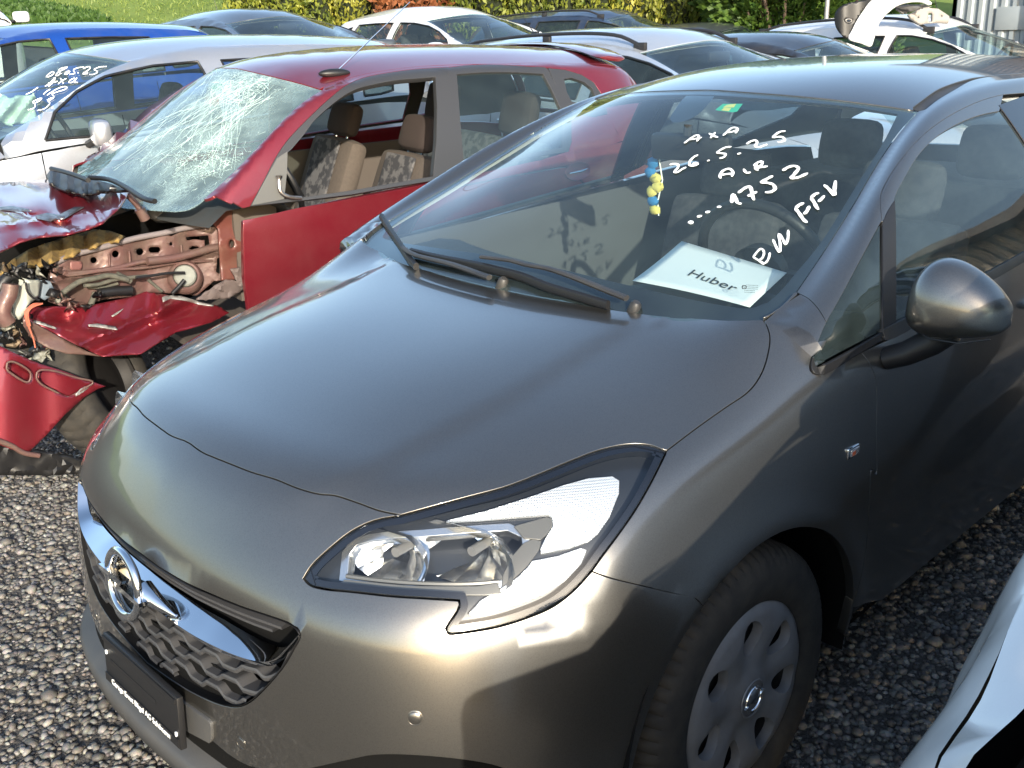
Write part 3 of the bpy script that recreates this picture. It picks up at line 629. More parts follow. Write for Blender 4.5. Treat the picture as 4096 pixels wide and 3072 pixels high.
# dark body core behind the skin, so that gaps and openings read as depth
core_m = (LV2 - Surf(LV2, LF).N * .035); keepf = []
for f in LF:
    c = core_m[f].mean(0); x, y, z = abs(c[0]), c[1], c[2]
    if y > .12 and z > .24 : continue
    if math.hypot(y, z - .315) < .40 and x > .52: continue
    if math.hypot(y - 2.51, z - .315) < .40 and x > .52: continue
    if x < .62 and z < .80 and y < -.55 and z > .3: continue       # grille opening
    if y < -.30 and x > .22 and .56 < z < .90: continue    # headlight bays
    keepf.append(f)
mesh_obj('inner_body', core_m, keepf, DARK, car, True)
# ---- headlamps
def hl_panel(name, pts, m, off, h=.02, depth=0, smooth_=False, holes=(), parent=None, gap=0, both=True):
    o = trace(LOWONLY, pts, smooth_, step=14); hs = [trace(LOWONLY, q, True, step=14) for q in holes]
    D = panel_data(LOWONLY, OF, o, holes=hs, h=h, gap=gap, depth=depth, off=off); r = [put(D, name, m, parent[0] if parent else car)]
    if both: r.append(put(mirror_data(D), name, m, parent[1] if parent else car))
    return r
hl_loop = np.vstack([t_hlside[::1], t_hllow[1:], t_notch[1:], t_hlbot[1:], t_hlin[1:], t_htop[::-1][1:-1]])
LIN = mat('headlamp_bezel', (0.022, 0.024, 0.028), 0.35, coat=0.4)
REFL = mat('headlamp_reflector', (0.92, 0.93, 0.94), 0.22, metal=1.0)
BEZ = mat('satin_chrome_bezel', (0.62, 0.63, 0.64), 0.24, metal=0.9)
PRISM = mat('headlamp_prism_optic', (0.92, 0.93, 0.94), 0.30, metal=0.55)
def weave(m, scale, dist):      # fine prism grid pressed into the lamp optics
    n = m.node_tree.nodes; l = m.node_tree.links; tc = n.new('ShaderNodeTexCoord'); outs = []
    for ax in ('X', 'Z'):
        w = n.new('ShaderNodeTexWave'); w.wave_type = 'BANDS'; w.bands_direction = ax; w.inputs['Scale'].default_value = scale; w.inputs['Distortion'].default_value = .4; l.new(tc.outputs['Object'], w.inputs['Vector']); outs.append(w.outputs['Fac'])
    a = n.new('ShaderNodeMath'); a.operation = 'ADD'; l.new(outs[0], a.inputs[0]); l.new(outs[1], a.inputs[1]); b = n.new('ShaderNodeBump'); b.inputs['Distance'].default_value = dist; b.inputs['Strength'].default_value = .8; l.new(a.outputs[0], b.inputs['Height']); l.new(b.outputs[0], n['Principled BSDF'].inputs['Normal'])
weave(PRISM, 110, .0009)
SMOKE = mat('smoked_grey_lens', (0.16, 0.15, 0.13), 0.25, metal=0.3, coat=0.5)
lamps = [empty('headlight') for _ in (0, 1)]
for e in lamps: e.parent = car
D = panel_data(LOWONLY, OF, hl_loop, h=.03, gap=.003, depth=.012, off=.0015)
put(D, 'lens', LENS, lamps[0]); put(mirror_data(D), 'lens', LENS, lamps[1])
inner = resample(hl_loop, .01); D2 = panel_data(LOWONLY, OF, hl_loop, h=.03, gap=.0165, depth=0, off=-.002)
i2 = OF.to2(inner)
# black border of the lens: ring between the outline and its inset copy
u0 = OF.to2(resample(hl_loop, .012)); u1 = shrink(u0, .017)
ring3 = []
for uv in u1:
    o, d = OF.ray(uv); r = hit(LOWONLY, o, d); ring3.append(r[0] if r else nearest(LOWONLY, o + d * 5)[0])
D = panel_data(LOWONLY, OF, hl_loop, holes=[np.array(ring3)], h=.02, gap=.003, depth=0, off=-.0025)
put(D, 'lens_border', GLOSSB, lamps[0]); put(mirror_data(D), 'lens_border', GLOSSB, lamps[1])
# deep back shell
D = panel_data(LOWONLY, OF, hl_loop, h=.03, gap=.004, depth=0, off=-.085); put(D, 'housing', LIN, lamps[0]); put(mirror_data(D), 'housing', LIN, lamps[1])
V, F, N = panel_data(LOWONLY, OF, hl_loop, h=.2, gap=.003, depth=.085, off=0)
sideF = [f for f in F if len(f) == 4]
for k, sx in enumerate((1, -1)): mesh_obj('housing_wall', V * [sx, 1, 1], sideF, LIN, lamps[k])
# bezel with an opening over the two reflectors
REF_OUT = Z6([(345, 900), (358, 790), (400, 735), (480, 712), (580, 698), (760, 688), (1000, 668), (1215, 655), (1290, 690), (1300, 760), (1250, 850), (1190, 930), (1050, 945), (700, 932), (500, 918), (400, 912)])
DRL = Z6([(890, 613), (1000, 585), (1100, 560), (1300, 490), (1500, 415), (1640, 375), (1760, 366), (1795, 388), (1797, 460), (1750, 590), (1690, 680), (1640, 725), (1530, 762), (1392, 785), (1390, 760), (1425, 690), (1455, 640), (1450, 595), (1430, 577), (1250, 590), (1050, 606)])
TRN = Z6([(1345, 832), (1480, 808), (1600, 766), (1628, 776), (1600, 850), (1520, 940), (1420, 1008), (1280, 1065), (1150, 1100), (1030, 1130), (1014, 1115), (1080, 1040), (1180, 980), (1270, 920), (1320, 868)])
hb = [resample(trace(LOWONLY, q + [q[0]], False, step=14), .01) for q in (REF_OUT,)]
D = panel_data(LOWONLY, OF, hl_loop, holes=hb, h=.02, gap=.006, depth=.03, off=-.026); put(D, 'bezel', LIN, lamps[0]); put(mirror_data(D), 'bezel', LIN, lamps[1])
e2_ = shrink(OF.to2(hb[0]), -.011); ex3 = []
for uv in e2_: o_, d_ = OF.ray(uv); r = hit(LOWONLY, o_, d_); ex3.append(r[0] if r else nearest(LOWONLY, o_ + d_ * 5)[0])
D = panel_data(LOWONLY, OF, np.array(ex3), holes=hb, h=.01, gap=0, depth=.03, off=-.0235); put(D, 'reflector_frame', BEZ, lamps[0]); put(mirror_data(D), 'reflector_frame', BEZ, lamps[1])
hl_panel('daytime_light_strip', DRL, PRISM, -.016, h=.008, depth=.008, parent=lamps)
hl_panel('turn_signal', TRN, PRISM, -.016, h=.008, depth=.008, parent=lamps)
hl_panel('smoked_insert', Z6([(1250, 640), (1420, 592), (1448, 605), (1445, 640), (1420, 680), (1385, 710), (1300, 700)]), SMOKE, -.018, depth=.006, parent=lamps)
hl_panel('smoked_fin', Z6([(1390, 722), (1375, 770), (1320, 850), (1240, 930), (1190, 985), (1195, 900), (1240, 800), (1300, 730), (1350, 708)]), SMOKE, -.020, depth=.006, parent=lamps)
# reflector bowls: facetted cups that face out through the lens
def cup(name, cpx, rx, rz, depth, seed, parent, sx):
    c, n, _ = hit(LOWONLY, CAM_LOC, ray(*cpx)); c = c - n * .028; look = Vector((.22, -1, .06)).normalized(); r_ = random.Random(seed)
    right = look.cross(Vector((0, 0, 1))).normalized(); up = right.cross(look); bm = bmesh.new(); rings = []; S = 18
    for k, t in enumerate((1.0, .8, .6, .42, .25, .12)):
        ring = []
        for j in range(S):
            a = 2 * math.pi * j / S; jx = 1 + r_.uniform(-.05, .05) * (k > 0)
            zz = math.sin(a); zz = max(-.78, min(.85, zz)) * t
            p = Vector(c) + right * (math.cos(a) * rx * t * jx) + up * (zz * rz * jx) - look * (depth * (1 - t * t) * r_.uniform(.94, 1.04)); ring.append(bm.verts.new((p.x * sx, p.y, p.z)))
        rings.append(ring)
    for a, b in zip(rings, rings[1:]):
        for j in range(S): bm.faces.new((a[j], a[(j + 1) % S], b[(j + 1) % S], b[j]))
    bm.faces.new(rings[-1]); o = bm_obj(name, bm, REFL, parent, False)
    bm = bmesh.new(); e = Vector(c) - look * depth * .95; f = e + look * depth * .62
    tube(bm, [(e.x * sx, e.y, e.z), (f.x * sx, f.y, f.z)], .009, 10); bm_obj('bulb', bm, SILVERP, o, True)
    return o
c1, c2 = Z6([(560, 800)])[0], Z6([(975, 795)])[0]
for k, sx in enumerate((1, -1)):
    cup('reflector', c1, .085, .058, .070, 3, lamps[k], sx); cup('reflector', c2, .105, .066, .078, 5, lamps[k], sx)
    # ribbed divider between both cups
    for q in range(4):
        p = trace(LOWONLY, Z6([(735 + q * 9, 690), (775 + q * 4, 760), (770, 850), (735 - q * 6, 928)]), True, step=20, off=-.030 - .004 * q)
        bm = bmesh.new(); tube(bm, [(a[0] * sx, a[1], a[2]) for a in p], .0028, 6); bm_obj('reflector_rib', bm, REFL, lamps[k])
    p = trace(LOWONLY, Z6([(345, 905), (500, 922), (700, 936), (1000, 945), (1170, 938)]), True, step=20, off=-.022)
    bm = bmesh.new(); tube(bm, [(a[0] * sx, a[1], a[2]) for a in p], .004, 6); bm_obj('reflector_rim', bm, SMOKE, lamps[k])
    hlp = trace(LOWONLY, Z6([(345, 930), (700, 960), (1050, 965), (1160, 950), (1180, 1000), (1100, 1010), (700, 1000), (300, 968)]), False, step=16)
    D = panel_data(LOWONLY, OF, hlp, h=.02, gap=0, depth=.006, off=-.014); D = D if sx == 1 else mirror_data(D); put(D, 'lower_trim', SMOKE, lamps[k])

# ---- grille
grille = empty('grille'); grille.parent = car
gx = np.array([p for p in grille_out])
bowl = panel_data(LOWONLY, SPH, grille_out, h=.05, gap=.002, depth=.05, off=0)
Vb, Fb, Nb = bowl; mesh_obj('grille_wall', Vb, [f for f in Fb if len(f) == 4], BLACK, grille)
put(panel_data(LOWONLY, SPH, grille_out, h=.05, gap=-.004, depth=0, off=-.055), 'grille_back', DARK, grille)
gp = np.c_[grille_out[:, 0], grille_out[:, 2]]
# chrome bar swept across with an upward-facing facet and a lower facet
CU = ZB([(500, 715), (560, 755), (620, 822), (700, 852), (800, 902), (900, 962), (1000, 1016), (1080, 1052), (1130, 1068), (1172, 1062), (1212, 1035), (1252, 995), (1300, 955)])
CM = ZB([(500, 790), (560, 830), (620, 880), (700, 930), (800, 985), (900, 1035), (1000, 1075), (1080, 1096), (1140, 1100), (1190, 1080), (1225, 1045), (1262, 1005), (1302, 960)])
CL = ZB([(500, 835), (560, 875), (620, 925), (700, 965), (800, 1020), (900, 1070), (1000, 1108), (1080, 1128), (1150, 1130), (1205, 1098), (1240, 1052), (1272, 1012), (1304, 966)])
a, b, c = (trace(LOWONLY, q, True, step=16) for q in (CU, CM, CL)); n = 46
def rs(P, n): d = np.r_[0, np.cumsum(np.linalg.norm(np.diff(P, axis=0), axis=1))]; s = np.linspace(0, d[-1], n); return np.array([np.interp(s, d, P[:, j]) for j in range(3)]).T
a, b, c = rs(a, n), rs(b, n), rs(c, n)
for q in (a, b, c):
    x0 = q[0, 0]; k = q[:, 0] > .02
rows = []
for i in range(n):
    na = nearest(LOWONLY, a[i])[1]; f = 1 - .75 * smooth(.8, 1, i / n)
    rows.append([a[i] - na * .034 * f, a[i] * .5 + b[i] * .5 - na * .012 * f, b[i] + na * .004 * f, c[i] - na * .004 * f, c[i] - na * .03 * f])
rows = np.array(rows)
for k in range(5):      # the bar runs through behind the emblem in one even sweep
    m_ = (rows[:, 2, 0] > .16) & (rows[:, 2, 0] < .40)
    for ax in (1, 2):
        c_ = np.polyfit(rows[m_, k, 0] ** 2, rows[m_, k, ax], 2); w_ = 1 - smooth(.16, .26, rows[:, k, 0]); rows[:, k, ax] = rows[:, k, ax] * (1 - w_) + np.polyval(c_, rows[:, k, 0] ** 2) * w_
rows = rows[rows[:, :, 0].min(1) > .012]; o_ = rows[:1].copy(); o_[:, :, 0] = 0; rows0 = o_
full = np.concatenate([(rows * [-1, 1, 1])[::-1], rows0, rows]); nn = len(full); V = full.reshape(-1, 3); F = [(i * 5 + j, i * 5 + j + 1, (i + 1) * 5 + j + 1, (i + 1) * 5 + j) for i in range(nn - 1) for j in range(4)]
cb = mesh_obj('chrome_bar', V, F, CHROME, grille); cb.data.set_sharp_from_angle(angle=math.radians(50))
# grille waves (lower) and slats (upper)
def front_pt(x, z, off): r = hit(LOWONLY, (x, -3, z), (0, 1, 0)); return (r[0] + r[1] * off) if r else nearest(LOWONLY, (x, -.8, z))[0]
topz = lambda x: np.interp(abs(x), np.abs(rows[:, 4, 0]), rows[:, 4, 2])
gz = lambda x: np.interp(abs(x), np.abs(t_gb[::-1, 0]), t_gb[::-1, 2])
gbx, gbz = t_gb[t_gb[:, 2] < .6][:, 0][::-1], t_gb[t_gb[:, 2] < .6][:, 2][::-1]
WAVE = mat('grille_grey_plastic', (0.055, 0.055, 0.058), 0.40, coat=0.15)
def wave(ph): t = ph % 1; return 1 if t < .35 else (1 - (t - .35) / .15 if t < .5 else (0 if t < .85 else (t - .85) / .15))
for r in range(9):
    pts = []
    for x in np.arange(-.46, .4601, .005):
        zt = topz(x) - .004; zb_ = np.interp(abs(x), gbx, gbz); fr = (r + .55) / 5.2; z = zt - (zt - .425) * fr if False else zt - .033 * (r + .35) - .0; z += .012 * (wave(x / .105 + .5 * (r % 2)) - .5) + .02 * (x / .4) ** 2 * 0
        if z < zb_ + .004: pts.append(None)
        else: pts.append((x, z))
    seg = []; segs = []
    for p in pts + [None]:
        if p is None:
            if len(seg) > 3: segs.append(seg)
            seg = []
        else: seg.append(p)
    for sg in segs:
        V = []
        for x, z in sg:
            q = front_pt(x, z, -.006); V += [(q[0], q[1] + .034, q[2] + .004), (q[0], q[1] + .002, q[2] + .004), (q[0], q[1], q[2]), (q[0], q[1] + .002, q[2] - .007), (q[0], q[1] + .034, q[2] - .007)]
        F = [(i * 5 + j, i * 5 + j + 1, (i + 1) * 5 + j + 1, (i + 1) * 5 + j) for i in range(len(sg) - 1) for j in range(4)]
        o = mesh_obj('grille_slat', V, F, WAVE, grille, True); o.data.set_sharp_from_angle(angle=math.radians(35))
uprow = np.array([(x, np.interp(x, t_gt[:, 0], t_gt[:, 2])) for x in np.linspace(0, .44, 30)])
for r, dz in enumerate((.018, .036)):
    V = []; xs = np.linspace(-.40 + .03 * r, .40 - .03 * r, 50)
    for x in xs:
        z = np.interp(abs(x), uprow[:, 0], uprow[:, 1]) - dz; q = front_pt(x, z, -.012 - .012 * r); V += [(q[0], q[1] + .03, q[2] + .006), (q[0], q[1], q[2] + .002), (q[0], q[1], q[2] - .003), (q[0], q[1] + .03, q[2] - .003)]
    F = [(i * 4 + j, i * 4 + j + 1, (i + 1) * 4 + j + 1, (i + 1) * 4 + j) for i in range(len(xs) - 1) for j in range(3)]; o = mesh_obj('upper_slat', V, F, WAVE, grille, True); o.data.set_sharp_from_angle(angle=math.radians(35))
# emblem: ring crossed by a bolt
emb = empty('emblem', (0, -.868, .612), (math.radians(-6), 0, 0)); emb.parent = car
bm = bmesh.new(); prof = [(.064 + .0095 * math.cos(a), .008 * math.sin(a)) for a in np.linspace(0, 2 * math.pi, 13)[:-1]]
lathe(bm, prof, 56, Matrix.Rotation(math.radians(90), 4, 'Z'), closed=True); bm_obj('emblem_ring', bm, CHROME, emb)
bm = bmesh.new(); bolt = [(-.088, .012), (-.03, .012), (.012, .012), (-.004, -.001), (.088, -.001), (.088, -.006), (.030, -.012), (-.012, -.012), (.006, .002), (-.088, .006)]
bolt = [(-.086, .011), (.016, .011), (.004, -.001), (.086, -.004), (.086, -.011), (-.016, -.011), (-.004, .001), (-.086, .004)]
for i_, (s, yy) in enumerate(((1, -.008), (1, .006))): pass
fr_ = [bm.verts.new((x, -.010, z * 1.15)) for x, z in bolt]; bk_ = [bm.verts.new((x, .006, z * 1.15)) for x, z in bolt]
bm.faces.new(fr_); bm.faces.new(bk_[::-1])
for i in range(len(bolt)): bm.faces.new((fr_[i], bk_[i], bk_[(i + 1) % len(bolt)], fr_[(i + 1) % len(bolt)]))
bm_obj('emblem_bolt', bm, CHROME, emb, True, 20)
bm = bmesh.new(); lathe(bm, [(.001, .016), (.03, .018), (.058, .012), (.064, .004)], 40, Matrix.Rotation(math.radians(90), 4, 'Z')); bm_obj('emblem_back', bm, mat('dark_chrome', (.25, .24, .22), .2, metal=1.0), emb)
for sx in (1, -1):    # chrome wings that carry the ring on the bar
    bm = bmesh.new(); tube(bm, [(sx * .050, .016, .0), (sx * .075, .022, -.008), (sx * .105, .032, -.020), (sx * .13, .040, -.028)], [.022, .017, .010, .003], 14, 1.0); bm_obj('emblem_bracket', bm, CHROME, emb)

# ---- lower front: recess, plate holder with dealer lettering, pad, lip
lipc = [(x, y, z) for x, y, z in [(-.80, -.40, .215), (-.775, -.52, .22), (-.66, -.70, .235), (-.52, -.79, .25), (-.36, -.845, .272), (-.18, -.875, .285), (0, -.885, .290)]]
L_ = catmull(lipc, n=30); L_ = np.vstack([L_, (L_[:-1] * [-1, 1, 1])[::-1]]); V = []
for p in L_:
    o_ = np.array([p[0] * .35, -1, 0]); o_ /= np.linalg.norm(o_)
    for d_, z_ in ((-.06, .030), (-.004, .020), (.004, .010), (0, -.03), (-.06, -.035)): V.append(p + o_ * d_ + [0, 0, z_])
F = [(i * 5 + j, i * 5 + j + 1, (i + 1) * 5 + j + 1, (i + 1) * 5 + j) for i in range(len(L_) - 1) for j in range(4)]
GREYP = mat('grey_bumper_plastic', (0.055, 0.057, 0.060), 0.55, bump=(260, 0.3, 0.001), noise=(10, (0.08, 0.078, 0.074), 0.2))
mesh_obj('bumper_lip', V, F, GREYP, car)
V = []
for p in L_:
    for d_, z_ in ((.03, .0), (.05, .12), (.06, .22)): V.append(p + np.array([0, d_, z_]))
F = [(i * 3 + j, i * 3 + j + 1, (i + 1) * 3 + j + 1, (i + 1) * 3 + j) for i in range(len(L_) - 1) for j in range(2)]; mesh_obj('lower_intake', V, F, DARK, car)
pl = empty('plate_holder', (.022, -.880, .392), (math.radians(-4), 0, 0)); pl.parent = car
bm = bmesh.new(); box(bm, (0, .006, 0), (.318, .014, .112), bev=.003); box(bm, (0, -.001, .048), (.312, .006, .010)); box(bm, (0, -.001, -.040), (.312, .006, .018)); box(bm, (-.03, .0, .005), (.20, .004, .008)); bm_obj('plate_frame', bm, BLACK, pl)
for x, z in ((-.142, .02), (.150, -.022)):
    bm = bmesh.new(); box(bm, (x, -.003, z), (.005, .004, .009), bev=.001); bm_obj('clip', bm, WHITEINK, pl)
def text(name, body, size, m, parent, loc, rot, extrude=.0004, font_scale=(1, 1, 1), align='CENTER'):
    cu = bpy.data.curves.new(name, 'FONT'); cu.body = body; cu.size = size; cu.extrude = extrude; cu.align_x = align; cu.align_y = 'CENTER'; o = bpy.data.objects.new(name, cu); COL.objects.link(o)
    bpy.context.view_layer.update(); me = bpy.data.meshes.new_from_object(o.evaluated_get(bpy.context.evaluated_depsgraph_get())); bpy.data.objects.remove(o)
    o = bpy.data.objects.new(name, me); COL.objects.link(o); me.materials.clear(); me.materials.append(m); o.location = loc; o.rotation_euler = rot; o.scale = font_scale
    if parent is not None: o.parent = parent
    return o
text('dealer_lettering', 'Garage Ernst Bügel AG Schönenn', .0185, WHITEINK, pl, (0, -.0045, -.040), (math.radians(90), 0, 0))
pad = trace(LOWONLY, ZB([(660, 1290), (700, 1310), (835, 1405), (850, 1425), (852, 1500), (842, 1520), (700, 1445), (672, 1380)]), False, step=12)
panel('tow_cover', GREYP, car, LOWONLY, SPH, pad, h=.02, gap=0, depth=.02, off=.006)
for c_ in ((1660, 2873), (964, 2972)):
    h_ = hit(LOWONLY, CAM_LOC, ray(*c_))
    for sx in (1, -1):
        q = Vector(h_[1]); bm = bmesh.new(); M_ = Matrix.Translation(h_[0]) @ q.to_track_quat('X', 'Z').to_matrix().to_4x4()
        lathe(bm, [(.0005, .0012), (.0095, .0012), (.0105, .0004), (.0106, -.004)], 24, M_); lathe(bm, [(.0122, -.004), (.0122, .0006), (.0132, .0003), (.0134, -.003)], 24, M_)
        for v in bm.verts: v.co.x *= sx
        bm_obj('parking_sensor', bm, TAUPE, car)

# ---- wheels
HUBM = mat('hubcap_silver_plastic', (0.30, 0.30, 0.31), 0.36, metal=0.4, coat=0.25, dirt=(12, 0.45, (0.14, 0.11, 0.08)))
def wheel_parts(R=.31, w=.185, holes=7, hub=True, treads=72):
    """wheel about local x axis, outer face towards +x; returns (name, bmesh, material) list"""
    out = []; bm = bmesh.new(); hw = w / 2; prof = [(.195, hw - .015), (.205, hw - .004), (.24, hw + .004), (.272, hw + .002), (.292, hw - .008), (R - .006, hw - .022), (R, hw - .042), (R + .001, .03), (R + .002, 0), (R + .001, -.03), (R, -hw + .042), (R - .006, -hw + .022), (.28, -hw), (.22, -hw), (.195, -hw + .02)]
    seg = treads * 4; rings = []
    for ip, (r, a) in enumerate(prof):
        ring = []
        for k in range(seg):
            rr = r; ph = k % 4; sh = 1 if ip in (5, 6) else 0; ce = 1 if 7 <= ip <= 9 else 0
            if ip in (5, 6, 7, 9, 10, 11) and ph == 0: rr = r - .007
            if ip in (4,) and ph == 0: rr = r - .003
            th = 2 * math.pi * (k + (1.1 if 7 <= ip <= 9 else 0)) / seg; ring.append(bm.verts.new((a, rr * math.cos(th), rr * math.sin(th))))
        rings.append(ring)
    for a_, b_ in zip(rings, rings[1:]):
        for k in range(seg): bm.faces.new((a_[k], a_[(k + 1) % seg], b_[(k + 1) % seg], b_[k]))
    out.append(('tyre', bm, RUBBER))
    bm = bmesh.new(); lathe(bm, [(.196, hw - .02), (.185, hw - .03), (.178, .03), (.172, .02), (.12, .028), (.08, .045), (.03, .045), (.001, .045)], 48, Matrix.Identity(4)); lathe(bm, [(.198, -hw + .02), (.18, -.02), (.178, .02)], 48, Matrix.Identity(4)); out.append(('rim', bm, mat('black_steel_rim', (.020, .018, .017), .6, metal=.3)))
    if hub:
        ro = .198; P = []; E = []; n = 84
        for k in range(n): P.append((ro * math.cos(2 * math.pi * k / n), ro * math.sin(2 * math.pi * k / n)))
        loops = [list(range(n))]; hl = []
        for q in range(holes):
            a0 = 2 * math.pi * q / holes + .35; pts = []
            for t in np.linspace(0, 2 * math.pi, 21)[:-1]:
                rr = .1330 + .040 * math.cos(t); wv = .031 * math.sin(t) * (1 + .40 * math.cos(t)) ; ang = a0 + wv / rr; pts.append((rr * math.cos(ang), rr * math.sin(ang)))
            hl.append(np.array(pts)); st = len(P); P += pts; loops.append(list(range(st, st + 20)))
        for r in np.arange(.03, .195, .012):
            m_ = int(2 * math.pi * r / .013)
            for k in range(m_):
                p = (r * math.cos(2 * math.pi * (k + .5 * (int(r * 1000) % 2)) / m_), r * math.sin(2 * math.pi * (k + .5 * (int(r * 1000) % 2)) / m_))
                if not any(inpoly(np.array([p]), h_)[0] or np.linalg.norm(h_ - p, axis=1).min() < .005 for h_ in hl): P.append(p)
        for L2 in loops: E += [(L2[i], L2[(i + 1) % len(L2)]) for i in range(len(L2))]
        vo, eo, fo, ov, oe, of = delaunay_2d_cdt([Vector(p) for p in P], E, [], 0, 1e-7); P2 = np.array([(v.x, v.y) for v in vo]); T = [f for f in fo if not any(inpoly(P2[list(f)].mean(0)[None], h_)[0] for h_ in hl)]
        def zf(x, y):
            r = math.hypot(x, y); z = np.interp(r, [0, .045, .06, .10, .15, .185, .198], [.050, .050, .043, .046, .050, .044, .034])
            a = math.atan2(y, x); k = ((a - .35) / (2 * math.pi / holes)) % 1; k = min(k, 1 - k) * 2 * math.pi / holes * r
            d = math.hypot((r - .125) * .55, k); z -= .013 * math.exp(-(d / .026) ** 2); return z + hw - .045
        bm = bmesh.new(); vs = [bm.verts.new((zf(*p), p[0], p[1])) for p in P2]
        for f in T: bm.faces.new([vs[i] for i in f])
        bm.normal_update(); cntE = [e for e in bm.edges if len(e.link_faces) == 1]
        r_ = bmesh.ops.extrude_edge_only(bm, edges=cntE); 
        for v in [g for g in r_['geom'] if isinstance(g, bmesh.types.BMVert)]: rr = math.hypot(v.co.y, v.co.z); v.co.x -= .022; s_ = .97 if rr < .19 else .99; 
        out.append(('hubcap', bm, HUBM))
        bm = bmesh.new(); lathe(bm, [(.0415, hw + .006), (.041, hw + .0085), (.038, hw + .0085), (.0375, hw + .006)], 40, Matrix.Identity(4)); out.append(('hub_ring', bm, HUBM))
        bm = bmesh.new(); prof = [(.026 + .003 * math.cos(a), hw + .009 + .003 * math.sin(a)) for a in np.linspace(0, 2 * math.pi, 9)[:-1]]; lathe(bm, prof, 32, Matrix.Identity(4), closed=True)
        f1 = [bm.verts.new((hw + .013, x * .40, z * .5)) for x, z in bolt]; f2 = [bm.verts.new((hw + .008, x * .40, z * .5)) for x, z in bolt]; bm.faces.new(f1)
        for i in range(8): bm.faces.new((f1[i], f2[i], f2[(i + 1) % 8], f1[(i + 1) % 8]))
        out.append(('hub_emblem', bm, CHROME))
    return out
WPROTO = {}
def add_wheel(parent, loc, rotx=0, side=1, steer=0.0, kind='hub', R=.31):
    key = (kind, R)
    if key not in WPROTO:
        WPROTO[key] = []
        for nm, bm, m in wheel_parts(R, hub=(kind == 'hub'), treads=72 if kind == 'hub' else 36):
            o = bm_obj(nm, bm, m, None, True, 35); WPROTO[key].append((nm, o.data)); bpy.data.objects.remove(o)
    w = empty('wheel', loc, (rotx if side > 0 else -rotx, 0, (0 if side > 0 else math.pi) + steer)); w.parent = parent
    for nm, me in WPROTO[key]: o = bpy.data.objects.new(nm, me); COL.objects.link(o); o.parent = w
    return w
for x, y, sd, st_ in ((.742, 0, 1, math.radians(0)), (-.742, 0, -1, 0), (.742, 2.51, 1, 0), (-.742, 2.51, -1, 0)): add_wheel(car, (x, y, .309), math.radians(20), sd, st_)
for sy in (0, 2.51):      # arch liners
    for sx in (1, -1):
        bm = bmesh.new(); P_ = [(.52, a_) for a_ in ()]
        rings = []
        for x in (.50, .60, .78, .835):
            rings.append([bm.verts.new((sx * x, sy + .385 * math.cos(t), .315 + .375 * math.sin(t))) for t in np.linspace(-.22, math.pi + .22, 26)])
        for a_, b_ in zip(rings, rings[1:]):
            for k in range(25): bm.faces.new((a_[k], a_[k + 1], b_[k + 1], b_[k]))
        bm.faces.new(rings[0]); bm_obj('wheel_arch_liner', bm, DARK, car)
bm = bmesh.new(); box(bm, (0, 1.2, .22), (1.3, 3.3, .03)); bm_obj('floor_pan', bm, DARK, car)

